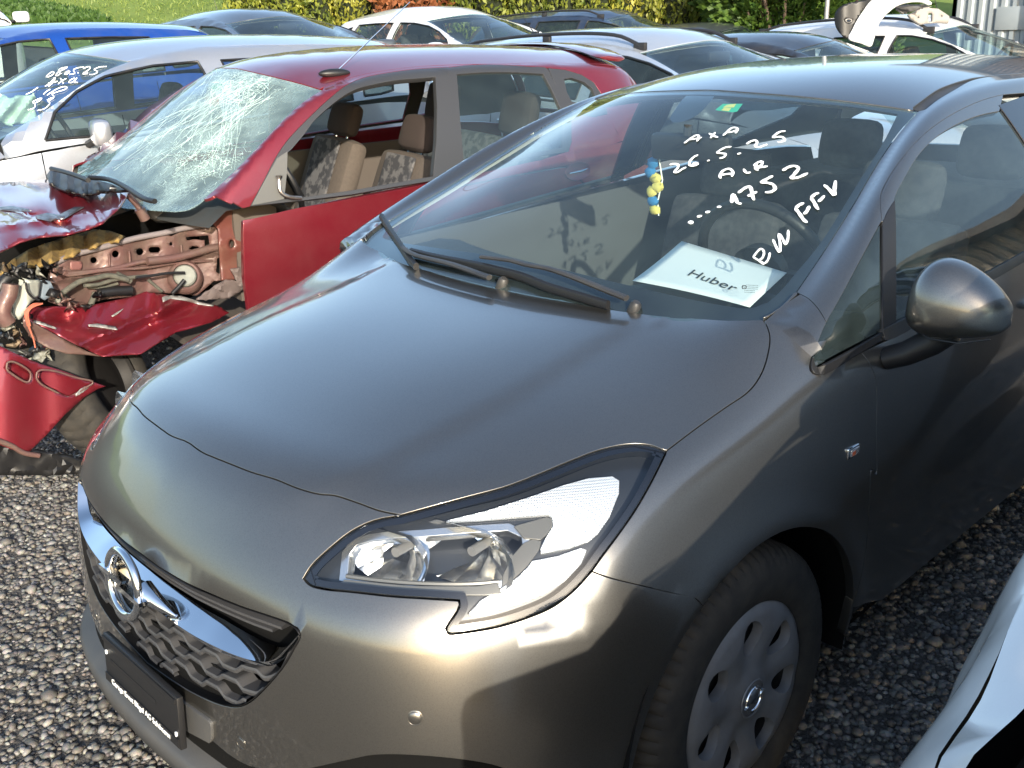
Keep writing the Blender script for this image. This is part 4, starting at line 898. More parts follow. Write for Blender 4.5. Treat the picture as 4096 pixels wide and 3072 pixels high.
# ---- side details: marker lamp, door handle, mirror
mk = hit(LOWONLY, CAM_LOC, ray(3410, 1806))
for sx in (1, -1):
    ml = empty('side_marker', (mk[0][0] * sx, mk[0][1], mk[0][2])); ml.parent = car
    bm = bmesh.new(); box(bm, (0, 0, 0), (.008, .046, .024), bev=.003); bm_obj('marker_frame', bm, CHROME, ml)
    bm = bmesh.new(); box(bm, (sx * .004, .002, 0), (.004, .034, .016), bev=.002); bm_obj('marker_lens', bm, mat('clear_marker_lens', (.62, .60, .58), .15, metal=.6), ml)
    bm = bmesh.new(); box(bm, (sx * .0055, -.004, -.001), (.003, .014, .009), bev=.001); bm_obj('marker_bulb', bm, mat('amber_bulb', (.55, .12, .05), .3), ml)
    # handle
    hh = nearest([LOW], (.86, 1.33, .86))[0]; hd = empty('door_handle', (hh[0] * sx, hh[1], hh[2])); hd.parent = car
    bm = bmesh.new(); tube(bm, [(sx * .0, -.10, -.004), (sx * .034, -.075, 0), (sx * .042, 0, .002), (sx * .036, .06, .001), (0, .09, 0)], [.008, .014, .015, .014, .008], 12, .8); bm_obj('grip', bm, TAUPE, hd)
    bm = bmesh.new(); lathe(bm, [(.0, .002), (.04, .001), (.048, -.004)], 28, Matrix.Diagonal((sx, 1.5, .6, 1))); bm_obj('handle_recess', bm, TRIM, hd)
    # mirror (only the near one is on the car)
    if sx < 0: continue
    mr = empty('door_mirror'); mr.parent = car
    c = Vector((.985, .505, 1.030))      # housing centre
    # silhouette traced in the photo gives width/height; lofted from inner end to tip, flat glass face to the rear
    bm = bmesh.new(); rings = []; S = 28
    prof = [(.872, .030, .020, .030, 1.000), (.882, .068, .040, .046, 1.000), (.900, .094, .052, .060, 1.000), (.925, .110, .058, .068, 1.000), (.955, .112, .058, .072, 1.000), (.99, .102, .056, .070, 1.002), (1.025, .084, .053, .064, 1.004), (1.06, .060, .048, .054, 1.006), (1.085, .036, .040, .040, 1.006), (1.10, .014, .022, .018, 1.004)]
    for x, up_, dn, dp, zc in prof:
        x = .864 + (x - .872) * .82; zc += .014; dn *= .85; ring = []
        for k in range(S):
            t = 2 * math.pi * k / S; s_, c_ = math.sin(t), math.cos(t)      # c_ = -1 towards the front, s_ vertical
            yy = -dp * 1.15 * abs(c_) ** .8 if c_ < 0 else .022 * min(1, abs(c_) * 3) ; zz = (up_ if s_ > 0 else dn) * (abs(s_) ** .85) * (1 if s_ > 0 else -1)
            ring.append(bm.verts.new((sx * x, .50 + yy + .10 * (x - .9) , zc + zz)))
        rings.append(ring)
    for a_, b_ in zip(rings, rings[1:]):
        for k in range(S): bm.faces.new((a_[k], a_[(k + 1) % S], b_[(k + 1) % S], b_[k]))
    bm.faces.new(rings[0]); bm.faces.new(rings[-1])
    hs = bm_obj('housing', bm, TAUPE, mr, True, 50); md = hs.modifiers.new('s', 'SUBSURF'); md.levels = md.render_levels = 2
    bm = bmesh.new(); box(bm, (sx * .955, .520, 1.02), (.13, .008, .075), bev=.003); bm_obj('mirror_glass', bm, mat('mirror_glass', (.7, .75, .78), .02, metal=1), mr)
    bm = bmesh.new(); tube(bm, [(sx * .832, .46, .905), (sx * .872, .47, .922), (sx * .915, .485, .952), (sx * .945, .492, .985)], [.030, .032, .036, .040], 16, .8); bm_obj('mirror_foot', bm, BLACK, mr)
    bm = bmesh.new(); tube(bm, [(sx * .882, .455, .985), (sx * .93, .438, .972), (sx * .985, .444, .972), (sx * 1.035, .470, .984)], .0016, 6); bm_obj('housing_seam', bm, BLACK, mr)

# ---- wipers (black arms and blades lying on the foot of the windscreen)
def wiper(pts_blade, pts_arm, pivot, name='wiper'):
    w = empty(name); w.parent = car
    P = trace([UPP], pts_blade, True, step=30, off=.016); bm = bmesh.new(); tube(bm, P, .0085, 8, 1.3); bm_obj('blade_frame', bm, BLACK, w)
    P = trace([UPP], pts_blade, True, step=30, off=.004); bm = bmesh.new(); tube(bm, P, .0035, 6, 1.6); bm_obj('blade_rubber', bm, BLACK, w)
    P = trace([UPP], pts_arm, True, step=30, off=.034); bm = bmesh.new(); tube(bm, P, list(np.linspace(.0075, .0095, len(P))), 8, .7); bm_obj('arm', bm, TRIM, w)
    q = trace([UPP], [pivot, (pivot[0] + 20, pivot[1] + 20)], False, off=.012)[0]; bm = bmesh.new(); lathe(bm, [(.0, .020), (.008, .020), (.0125, .015), (.014, 0), (.014, -.04)], 20, Matrix.Translation(q - np.array([0, -.006, .012])) @ Matrix.Rotation(math.radians(-90 + 25), 4, 'Y')); bm_obj('pivot_cap', bm, TRIM, w); return w
ZV = Z(1300, 800, .3617)
wiper(ZV([(985, 625), (1200, 680), (1500, 740), (1750, 790), (2000, 850), (2212, 905)]) + ZW([(950, 915), (1080, 955), (1200, 992)]), ZV([(1790, 745), (1950, 765), (2130, 790)]) + ZW([(870, 845), (960, 862), (1080, 905), (1200, 955), (1285, 990)]), ZW([(1298, 985)])[0])
wiper(ZV([(645, 235), (720, 345), (800, 460), (900, 610), (960, 700), (1040, 790)]), ZV([(930, 640), (1000, 690), (1060, 720), (1250, 770), (1450, 820), (1650, 890), (1880, 975)]), ZW([(745, 882)])[0])

# ---- interior
inr = empty('interior'); inr.parent = car
def seat(parent, x, y, z=.30, lean=18, m=SEATM, m2=None, hr=.74, w=.50, head_m=None, reclined=False):
    s = empty('seat', (x, y, z)); s.parent = parent
    def cushion(nm, c, sz, rot, bev, mm):
        bm = bmesh.new(); box(bm, c, sz, rot, bev); o = bm_obj(nm, bm, mm, s); md = o.modifiers.new('s', 'SUBSURF'); md.levels = md.render_levels = 1; return o
    a = Matrix.Rotation(math.radians(-lean), 4, 'X')
    cushion('seat_cushion', (0, -.25, .12), (w, .50, .17), None, .05, m)
    back = a @ Vector((0, 0, .36)); cushion('seat_back', (0, back.y + .03, back.z + .13), (w * .96, .14, .60), a, .055, m)
    if m2: 
        q = a @ Vector((0, -.073, .36)); cushion('seat_back_insert', (0, q.y + .03, q.z + .13), (w * .52, .02, .54), a, .009, m2)
    hp = a @ Vector((0, 0, hr)); cushion('head_restraint', (0, hp.y + .02, hp.z + .13), (.27, .10, .19), a, .045, head_m or m)
    for dx in (-.06, .06):
        p0 = a @ Vector((dx, 0, hr - .16)); p1 = a @ Vector((dx, 0, hr)); bm = bmesh.new(); tube(bm, [(p0.x, p0.y + .03, p0.z + .13), (p1.x, p1.y + .03, p1.z + .13)], .006, 8); bm_obj('head_restraint_post', bm, CHROME, s)
    return s
seat(inr, .33, 1.28, .24); seat(inr, -.36, 1.42, .22)
sr = empty('rear_seat', (0, 2.0, .28)); sr.parent = inr
bm = bmesh.new(); box(bm, (0, -.2, .12), (1.2, .48, .16), None, .05); bm_obj('seat_cushion', bm, SEATM, sr)
bm = bmesh.new(); box(bm, (0, .13, .45), (1.2, .14, .58), Matrix.Rotation(math.radians(-20), 4, 'X'), .05); bm_obj('seat_back', bm, SEATM, sr)
for x in (-.20, .34):
    bm = bmesh.new(); box(bm, (x, .20, .84), (.25, .10, .19), Matrix.Rotation(math.radians(-14), 4, 'X'), .045); o = bm_obj('head_restraint', bm, SEATM, sr); md = o.modifiers.new('s', 'SUBSURF'); md.levels = md.render_levels = 1
# dashboard: a swept shelf from the foot of the glass towards the cabin
V = []; F = []; xs = np.linspace(-.70, .70, 41); prof = [(-.02, -.05), (.06, .0), (.16, .010), (.30, .012), (.40, -.006), (.44, -.06), (.46, -.20), (.46, -.42)]
for x in xs:
    b_ = .14 + .16 * (x / .70) ** 2
    for py, pz in prof:
        hump = .040 * math.exp(-((x - .37) / .17) ** 2) * smooth(.10, .30, py) * (1 - smooth(.40, .45, py) * .4); hump -= .030 * math.exp(-((x) / .13) ** 2) * smooth(.1, .3, py)
        V.append((x, b_ + py * (1 - .25 * abs(x)), .948 + pz + hump))
k = len(prof)
for i in range(len(xs) - 1):
    for j in range(k - 1): F.append((i * k + j, (i + 1) * k + j, (i + 1) * k + j + 1, i * k + j + 1))
mesh_obj('dashboard', V, F, DASHM, inr)
bm = bmesh.new(); box(bm, (0, .58, .78), (.24, .05, .22), Matrix.Rotation(math.radians(-12), 4, 'X'), .015); bm_obj('centre_console', bm, GLOSSB, inr)
bm = bmesh.new(); M_ = Matrix.Translation((.36, .735, .975)) @ Matrix.Rotation(math.radians(64), 4, 'Z') @ Matrix.Rotation(math.radians(0), 4, 'Y')
M_ = Matrix.Translation((.36, .735, .985)) @ Vector((0, 1, .42)).normalized().to_track_quat('X', 'Z').to_matrix().to_4x4()
lathe(bm, [(.185 + .014 * math.cos(a), .014 * math.sin(a)) for a in np.linspace(0, 2 * math.pi, 11)[:-1]], 44, M_, closed=True)
lathe(bm, [(.0, .0), (.065, .01), (.075, -.03)], 24, M_)
for a in (0.0, math.pi, -math.pi / 2): tube(bm, [M_ @ Vector((-.01, .06 * math.cos(a), .06 * math.sin(a))), M_ @ Vector((0, .185 * math.cos(a), .185 * math.sin(a)))], .016, 8, .4)
bm_obj('steering_wheel', bm, BLACK, inr)
V, F = [], []
rl = np.vstack([c0[None], t_hd]); Vh, Fh, Nh = panel_data([UPP], Ortho((0, 0, 1)), roof_out, h=.12, gap=.03, depth=0, off=-.035); mesh_obj('headliner', Vh, Fh, LINER, inr, True)
Vh, Fh, Nh = panel_data([UPP], CYL, rsf[:-1], h=.05, gap=.004, depth=0, off=-.03)
for sx in (1, -1): mesh_obj('pillar_trim', Vh * [sx, 1, 1], Fh, LINER, inr, True)
for sx in (1, -1):
    V = [(sx * .79, y, z) for y in (.44, .9, 1.62, 2.6) for z in (.25, .60, .955 + .02 * y)]; F = [(i * 3 + j, i * 3 + j + 1, (i + 1) * 3 + j + 1, (i + 1) * 3 + j) for i in range(3) for j in range(2)]; mesh_obj('door_card', V, F, mat('grey_door_card', (.075, .075, .075), .8), inr, False)
bm = bmesh.new(); box(bm, (0, 2.55, .98), (1.2, .55, .02)); bm_obj('parcel_shelf', bm, SEATM, inr)
im = empty('inner_mirror', (.075, .80, 1.262)); im.parent = inr
bm = bmesh.new(); box(bm, (0, 0, 0), (.235, .035, .075), Matrix.Rotation(math.radians(12), 4, 'Z') @ Matrix.Rotation(math.radians(8), 4, 'X'), .016); bm_obj('mirror_housing', bm, BLACK, im)
bm = bmesh.new(); tube(bm, [(0, -.02, .03), (0, -.015, .060)], .012, 8); bm_obj('mirror_stem', bm, BLACK, im)
# blue and yellow ornament with pale ribbon hanging from it
orn = tag(empty('hanging_ornament', (-.045, .80, 1.165)), 'blue and yellow ornament with pale ribbon hanging from the taupe hatchback inner mirror', 'ornament')
bm = bmesh.new(); tube(bm, [(0.02, 0, .12), (.012, 0, .06), (.022, .004, 0), (.010, 0, -.06), (.014, 0, -.10)], .0028, 6, .5); bm_obj('ribbon', bm, mat('pale_ribbon', (.75, .75, .68), .8), orn)
r_ = random.Random(3)
for q, (cx, cz, cm) in enumerate(((-.01, .045, 0), (-.018, .02, 0), (.0, .005, 1), (.008, -.02, 1), (-.012, -.035, 1), (-.006, -.062, 0), (.0, -.085, 1))):
    bm = bmesh.new(); bmesh.ops.create_icosphere(bm, subdivisions=2, radius=.016)
    for v in bm.verts: v.co = Vector((v.co.x * 1.2 + cx + r_.uniform(-.003, .003), v.co.y * .6, v.co.z + cz + r_.uniform(-.003, .003)))
    bm_obj('ornament_bead', bm, mat('blue_plush', (.02, .16, .36), .8) if cm == 0 else mat('yellow_plush', (.60, .50, .12), .8), orn)

# ---- marker writing on the windscreen
def stroke_obj(name, strokes, surfs, width, m, parent, off=.0022, zf=None, cams=True):
    ob = []
    V, F = [], []
    for s_ in strokes:
        px = zf(s_) if zf else s_
        P = trace(surfs, px, True, step=4 if len(px) > 1 else 4, off=off) if len(px) > 1 else None
        if len(P) < 2: continue
        P = resample(P, width * .45, False) if len(P) > 2 else P
        n_ = [nearest(surfs, p)[1] for p in P]; st = len(V)
        for i, p in enumerate(P):
            t = P[min(i + 1, len(P) - 1)] - P[max(i - 1, 0)]; t /= max(np.linalg.norm(t), 1e-9); sd = np.cross(n_[i], t); sd /= max(np.linalg.norm(sd), 1e-9)
            e_ = min(i, len(P) - 1 - i) / 2.0; wv = width * .5 * min(1, .55 + .45 * e_) * (1 + .10 * math.sin(i * .9))
            V += [p - sd * wv, p - sd * wv * .6 + n_[i] * .0006, p + sd * wv * .6 + n_[i] * .0006, p + sd * wv]
        for i in range(len(P) - 1):
            for j in range(3): F.append((st + i * 4 + j, st + i * 4 + j + 1, st + i * 4 + 4 + j + 1, st + i * 4 + 4 + j))
        F.append((st, st + 1, st + 2, st + 3)); e = st + (len(P) - 1) * 4; F.append((e, e + 3, e + 2, e + 1))
    return mesh_obj(name, V, F, m, parent, False)
ZK = Z(2600, 480, .3617)
LINES = {
 'A1': [[(378, 265), (430, 225), (500, 180), (535, 172)], [(535, 172), (540, 200), (520, 245)], [(430, 225), (500, 215), (575, 200)]],
 'x': [[(655, 155), (700, 180), (752, 200)], [(720, 145), (695, 175), (668, 208)]],
 'A2': [[(808, 180), (850, 140), (905, 95), (955, 90)], [(955, 90), (968, 110), (945, 155)], [(840, 145), (900, 140), (970, 115)]],
 '2': [[(218, 503), (255, 492), (300, 495), (315, 520), (270, 585), (300, 585), (350, 555), (400, 528)]],
 '6': [[(530, 392), (480, 420), (440, 470), (440, 505), (475, 515), (528, 492), (505, 478), (468, 500)]],
 'd1': [[(632, 460), (660, 452)]],
 '5': [[(900, 302), (830, 312), (745, 368), (790, 375), (835, 385), (820, 415), (768, 432)]],
 'd2': [[(965, 385), (1005, 373)]],
 '2b': [[(1065, 275), (1110, 245), (1165, 232), (1185, 250), (1165, 295), (1200, 308), (1250, 292), (1295, 275)]],
 '5b': [[(1498, 130), (1430, 140), (1360, 198), (1420, 192), (1470, 200), (1490, 225), (1460, 245), (1410, 252)]],
 'A3': [[(780, 655), (775, 610), (820, 560), (880, 548), (915, 580), (905, 635)], [(785, 615), (850, 605), (910, 600)]],
 'I': [[(1035, 550), (1065, 590), (1112, 585)]],
 'R': [[(1145, 515), (1195, 475), (1240, 468), (1235, 500), (1165, 545), (1200, 535), (1300, 518)], [(1180, 500), (1165, 545), (1200, 565)]],
 '1': [[(905, 925), (905, 880), (918, 830), (945, 870), (965, 920), (1012, 935)]],
 '7': [[(975, 815), (1040, 765), (1100, 742), (1120, 780), (1130, 840), (1150, 895)], [(1078, 850), (1120, 830), (1180, 800)]],
 '5c': [[(1355, 625), (1290, 660), (1228, 695), (1290, 700), (1365, 725), (1380, 770), (1340, 800), (1270, 808)]],
 '2c': [[(1465, 568), (1530, 528), (1600, 515), (1640, 540), (1600, 600), (1560, 650), (1640, 640), (1742, 595)]],
 'dots': [[(425, 1150), (455, 1130), (465, 1145), (440, 1155)], [(520, 1078), (575, 1065)], [(612, 1030), (665, 1018)], [(740, 970), (788, 965)]],
 'F1': [[(1605, 985), (1650, 1040), (1690, 1100), (1735, 1145)], [(1608, 985), (1650, 945), (1700, 925)], [(1650, 950), (1690, 930)], [(1700, 1050), (1730, 1020), (1760, 960)]],
 'F2': [[(1778, 870), (1815, 920), (1840, 970), (1862, 1000)], [(1780, 868), (1820, 830), (1865, 812)], [(1860, 912), (1895, 880), (1925, 845)]],
 'V': [[(1925, 725), (1985, 780), (2035, 840), (2040, 770), (2050, 680)]],
 'R2': [[(1140, 1525), (1185, 1465), (1230, 1430), (1260, 1470), (1235, 1540), (1180, 1560)], [(1140, 1525), (1200, 1560), (1260, 1610)], [(1200, 1560), (1270, 1590), (1310, 1540), (1325, 1475)]],
 'W': [[(1360, 1330), (1390, 1400), (1430, 1470), (1440, 1400), (1425, 1265), (1470, 1330), (1500, 1385), (1525, 1310), (1528, 1225)]],
}
thick = {'1': .0085, '7': .0085, '5c': .0085, '2c': .0085, 'F1': .0085, 'F2': .0085, 'V': .0085, 'R2': .0052, 'W': .0060, 'A3': .0075, 'dots': .009}
for k_, st_ in LINES.items(): stroke_obj('marker_writing', st_, [UPP], thick.get(k_, .0072), WHITEINK, car, zf=ZK)
# vignette sticker (behind the glass), glass maker's mark
vg = trace([UPP], Z3([(385, 640), (430, 605), (548, 604), (515, 650), (490, 655), (385, 643)]), False, step=10)
panel('motorway_vignette', mat('green_sticker', (.03, .42, .25), .6), car, [UPP], OW, vg, h=.02, gap=0, depth=0, off=-.0045)
for q in ([(430, 628), (455, 612), (510, 606), (495, 628)], [(420, 645), (440, 628), (480, 632), (465, 650)]):
    panel('vignette_print', mat('yellow_print', (.62, .60, .18), .6), car, [UPP], OW, trace([UPP], Z3(q), False, step=8), h=.02, gap=0, depth=0, off=-.0035)
# paper sheet lying on the dashboard with a printed name
def on_dash(px, hs=(1.005, 1.035, 1.040, 1.012)):
    return [CAM_LOC + ray(u, v) * ((h_ - CAM_LOC[2]) / ray(u, v)[2]) for (u, v), h_ in zip(px, hs)]
ZP = Z(2500, 950, .3165)
pc = on_dash(ZP([(95, 545), (715, 93), (2045, 445), (1575, 880)]))
A_, B_, C_, D_ = (np.array(p) for p in pc)
paper = tag(empty('paper_sheet'), 'white paper sheet printed Huber on the dashboard of the taupe hatchback', 'paper')
V = []; nu, nv = 12, 8
def pp(u, v, lift=0):    # u along A->D (near edge), v towards the far edge
    p = (A_ * (1 - u) + D_ * u) * (1 - v) + (B_ * (1 - u) + C_ * u) * v; p = p.copy(); p[2] += .010 * (v ** 2) * (1 - u) + .006 * math.sin(u * 3.1) * (1 - v) * .6 + lift; return p
for i in range(nu + 1):
    for j in range(nv + 1): V.append(pp(i / nu, j / nv))
F = [(i * (nv + 1) + j, (i + 1) * (nv + 1) + j, (i + 1) * (nv + 1) + j + 1, i * (nv + 1) + j + 1) for i in range(nu) for j in range(nv)]
sh = mesh_obj('sheet', V, F, PAPERM, paper); md = sh.modifiers.new('t', 'SOLIDIFY'); md.thickness = .0006
tx = text('printed_name', 'Huber', 1.0, INK, paper, (0, 0, 0), (0, 0, 0), extrude=0.0)
me = tx.data
for v in me.vertices:      # word baseline placed on the sheet and bent with it
    s_, t_ = (v.co.x + 1.2) / 2.4, v.co.y; u = .365 + s_ * .42 - 0 * t_; vv = .40 - s_ * .10 + t_ * .22; q = pp(u + .0 * t_, vv, .0018); v.co = Vector(q)
me.update()
mkz = ZP
for r_i, y_ in enumerate((605, 628, 650, 672, 695)):
    x0_ = 1480 + (30 if r_i > 2 else 0); n_ = 9 if r_i < 3 else 8
    stroke_obj('glass_maker_mark', [[(x0_ + (55 if r_i < 3 else 0) + q * 17, y_ + q * 1.0), (x0_ + (55 if r_i < 3 else 0) + q * 17 + 11, y_ + q * 1.0)] for q in range(n_)], [UPP], .0016, INK, car, off=.0008, zf=ZP)
stroke_obj('glass_maker_mark', [[(1485, 612), (1528, 615), (1526, 648), (1483, 645), (1485, 612)], [(1500, 625), (1512, 638)]], [UPP], .0022, INK, car, off=.0008, zf=ZP)
# ------------------------------------------------------------------ other cars: one smooth body form reshaped to each car's own proportions
UN = lambda x, y, z: nearest([UPP], (x, y, z))[0]
def sidehit(y, z): r = hit([UPP], (3, y, z), (-1, 0, 0)); return r[0] if r else UN(.8, y, z)
def spoly(pts, smooth_=True):
    P = catmull([(y, z) for y, z in pts], step=.03, closed=True) if smooth_ else resample([(y, z) for y, z in pts], .05); return np.array([sidehit(y, z) for y, z in P])
T_ = {}
T_['ws'] = panel_data([UPP], OW, ws_out, h=.09, gap=.001, depth=.004, off=-.001, bstep=.05)
T_['frit'] = panel_data([UPP], OW, ws_out, holes=[frit_in], h=.07, gap=.003, depth=0, off=-.006, bstep=.05)
T_['roof'] = panel_data([UPP], Ortho((0, 0, 1)), roof_out, h=.09, gap=.001, depth=.01, bstep=.05)
beltl = np.array([UN(np.interp(y, [.2, .5, 1.6, 2.0, 2.5, 2.85], [.81, .823, .825, .81, .78, .71]), y, np.interp(y, [.2, .5, .9, 1.3, 1.6, 2.0, 2.5, 2.85], [.92, .955, .975, 1.0, 1.02, 1.045, 1.065, 1.075])) for y in (.22, .5, .8, 1.2, 1.6, 2.0, 2.4, 2.7, 2.85)])
shell = np.vstack([t_wse, t_wsl[1:4], [UN(.76, .22, .97)], beltl, [UN(*p) for p in [(.64, 2.96, 1.08), (.56, 3.0, 1.12), (.535, 2.96, 1.2), (.51, 2.88, 1.31)]], dr, t_dl[::-1]])
SH = Ortho((.75, -.2, .62))
WIN = {
 'hatch5': [[(.48, 1.0), (.58, 1.13), (.75, 1.22), (.95, 1.285), (1.20, 1.325), (1.42, 1.335), (1.44, 1.2), (1.45, 1.035), (.9, 1.0)],
            [(1.56, 1.04), (1.55, 1.2), (1.54, 1.335), (1.9, 1.335), (2.25, 1.325), (2.30, 1.2), (2.28, 1.075), (1.9, 1.06)],
            [(2.37, 1.09), (2.39, 1.2), (2.38, 1.30), (2.52, 1.27), (2.62, 1.19), (2.60, 1.11), (2.5, 1.095)]],
 'wagon': [[(.48, 1.0), (.58, 1.13), (.75, 1.22), (.95, 1.285), (1.15, 1.325), (1.32, 1.34), (1.34, 1.2), (1.34, 1.03), (.9, 1.0)],
           [(1.46, 1.04), (1.45, 1.2), (1.44, 1.345), (1.75, 1.35), (2.02, 1.345), (2.04, 1.2), (2.02, 1.07)],
           [(2.12, 1.08), (2.13, 1.2), (2.13, 1.335), (2.4, 1.32), (2.66, 1.275), (2.74, 1.2), (2.72, 1.11), (2.5, 1.095)]],
 'suv': [[(.50, 1.0), (.60, 1.13), (.78, 1.225), (.98, 1.29), (1.20, 1.33), (1.36, 1.335), (1.38, 1.2), (1.38, 1.03), (.9, 1.0)],
         [(1.50, 1.04), (1.49, 1.2), (1.49, 1.33), (1.7, 1.33), (1.95, 1.32), (2.02, 1.22), (2.02, 1.08)],
         [(2.12, 1.16), (2.12, 1.25), (2.2, 1.31), (2.45, 1.305), (2.62, 1.29), (2.64, 1.2), (2.5, 1.16)]]}
for k_, ws_ in WIN.items():
    hs = [resample(spoly(w_, False), .03) for w_ in ws_]
    T_['shell_' + k_] = panel_data([UPP], SH, shell, holes=hs, h=.06, gap=.0, depth=.012, bstep=.03)
    T_['win_' + k_] = [panel_data([UPP], SH, h_, h=.08, gap=0, depth=.0, off=-.008, bstep=.04) for h_ in hs]
for k_ in WIN: V_, F_, N_ = T_['shell_' + k_]; T_['inner_' + k_] = (V_ - N_ * .016, [f for f in F_ if len(f) == 3], N_)
V_, F_, N_ = T_['roof']; T_['headliner'] = (V_ - N_ * .03, [f for f in F_ if len(f) == 3], N_); TRIMIN = mat('dark_inner_trim', (.05, .048, .045), .8)
T_['rw'] = panel_data([UPP], Ortho((0, 1, .4)), rw, h=.12, gap=0, depth=0, off=-.002, bstep=.06)
tg = sym(np.array([UN(*p) for p in [(0, 2.94, 1.385), (.25, 2.91, 1.375), (.48, 2.85, 1.335), (.51, 2.90, 1.29), (.53, 2.97, 1.19), (.56, 3.0, 1.11), (.60, 3.0, 1.085), (.48, 3.07, 1.085), (.25, 3.12, 1.088), (0, 3.14, 1.088)]]))
T_['tg'] = panel_data([UPP], Ortho((0, 1, .6)), tg, holes=[rw], h=.08, gap=0, depth=.01, bstep=.05)
# coarse lower body with round wheel openings
lv = LOW.V; keepl = []
lowc = Surf(sidework(fc[0]), fc[1]) if False else None
side_t = np.vstack([lowline([(.81, -.30, .21)])[:0], [nearest([LOW], (.85, .30, .21))[0]], [nearest([LOW], (.85, y, .21))[0] for y in (.5, 1.0, 1.5, 2.0, 2.2)], ARC(197, -17, cy=2.51, n=24), [nearest([LOW], (.8, 2.92, .21))[0]], [nearest([LOW], (.75, 2.99, z))[0] for z in (.25, .5, .8, 1.03)], [belt(y) for y in (2.86, 2.5, 2.0, 1.5, 1.0, .6, .3)], [nearest([LOW], p)[0] for p in [(.79, .1, .90), (.775, -.12, .855), (.76, -.3, .80), (.735, -.44, .72), (.752, -.47, .62), (.785, -.48, .40), (.755, -.47, .21)]], ARC(197, -16, cy=0, n=24)[0:]])
def build_side():
    d = Ortho((1, -.25, .15)); return panel_data([LOW], d, side_t, h=.09, gap=0, depth=.012, bstep=.04)
T_['side'] = build_side()
hoodg = sym(np.array([nearest([LOW], p)[0] for p in [(0, .10, .99), (.3, .12, .99), (.55, .165, .99), (.69, .2, .99), (.80, .24, .93), (.79, .1, .90), (.775, -.12, .855), (.76, -.3, .80), (.735, -.44, .72), (.62, -.60, .72), (.48, -.70, .72), (.25, -.78, .72), (0, -.80, .72)]]))
T_['hood'] = panel_data([LOW], OH, hoodg, h=.07, gap=0, depth=.012, bstep=.05)
frontg = sym(np.array([nearest([LOW], p)[0] for p in [(0, -.80, .72), (.25, -.78, .72), (.48, -.70, .72), (.62, -.60, .72), (.735, -.44, .72), (.752, -.47, .62), (.785, -.48, .40), (.755, -.47, .21), (.6, -.66, .2), (.4, -.77, .2), (.2, -.81, .2), (0, -.815, .2)]]))
T_['front'] = panel_data([LOW], SPH, frontg, h=.08, gap=0, depth=.012, bstep=.05)
T_['tail'] = panel_data([LOW], Ortho((0, 1, .1)), tail, h=.12, gap=0, depth=0, bstep=.06)

def warp_table(src, dst):
    x = np.linspace(src[0] - .3, src[-1] + .3, 600); s = np.r_[src[0] - .3, src, src[-1] + .3]; d = np.r_[dst[0] - .3, dst, dst[-1] + .3]
    y = np.interp(x, s, d); k = np.hanning(61); k /= k.sum(); yp = np.pad(y, 30, mode='reflect', reflect_type='odd'); y = np.convolve(yp, k, 'valid'); return x, y
class Shape:
    """how the master form is stretched: lengths, heights, widths of one car"""
    def __init__(s, ys, zs, wl=1.0, wt=1.0): s.ty = warp_table(*zip(*ys)) if False else warp_table([a for a, b in ys], [b for a, b in ys]); s.tz = warp_table([a for a, b in zs], [b for a, b in zs]); s.wl, s.wt = wl, wt
    def __call__(s, V):
        V = np.array(V, float); t = smooth(.85, 1.38, V[..., 2]); out = V.copy(); out[..., 1] = np.interp(V[..., 1], *s.ty); out[..., 2] = np.interp(V[..., 2], *s.tz); out[..., 0] = V[..., 0] * (s.wl * (1 - t) + s.wt * t); return out
def emit(D, name, m, parent, sh, mir=False, ang=35):
    V, F, N = D; outs = []
    for sx in ((1, -1) if mir else (1,)):
        o = mesh_obj(name, sh(V) * [sx, 1, 1], F if sx > 0 else [f[::-1] for f in F], m, parent, True); o.data.set_sharp_from_angle(angle=math.radians(ang)); outs.append(o)
    return outs
ALLC = 'cars parked in rows on the gravel lot'
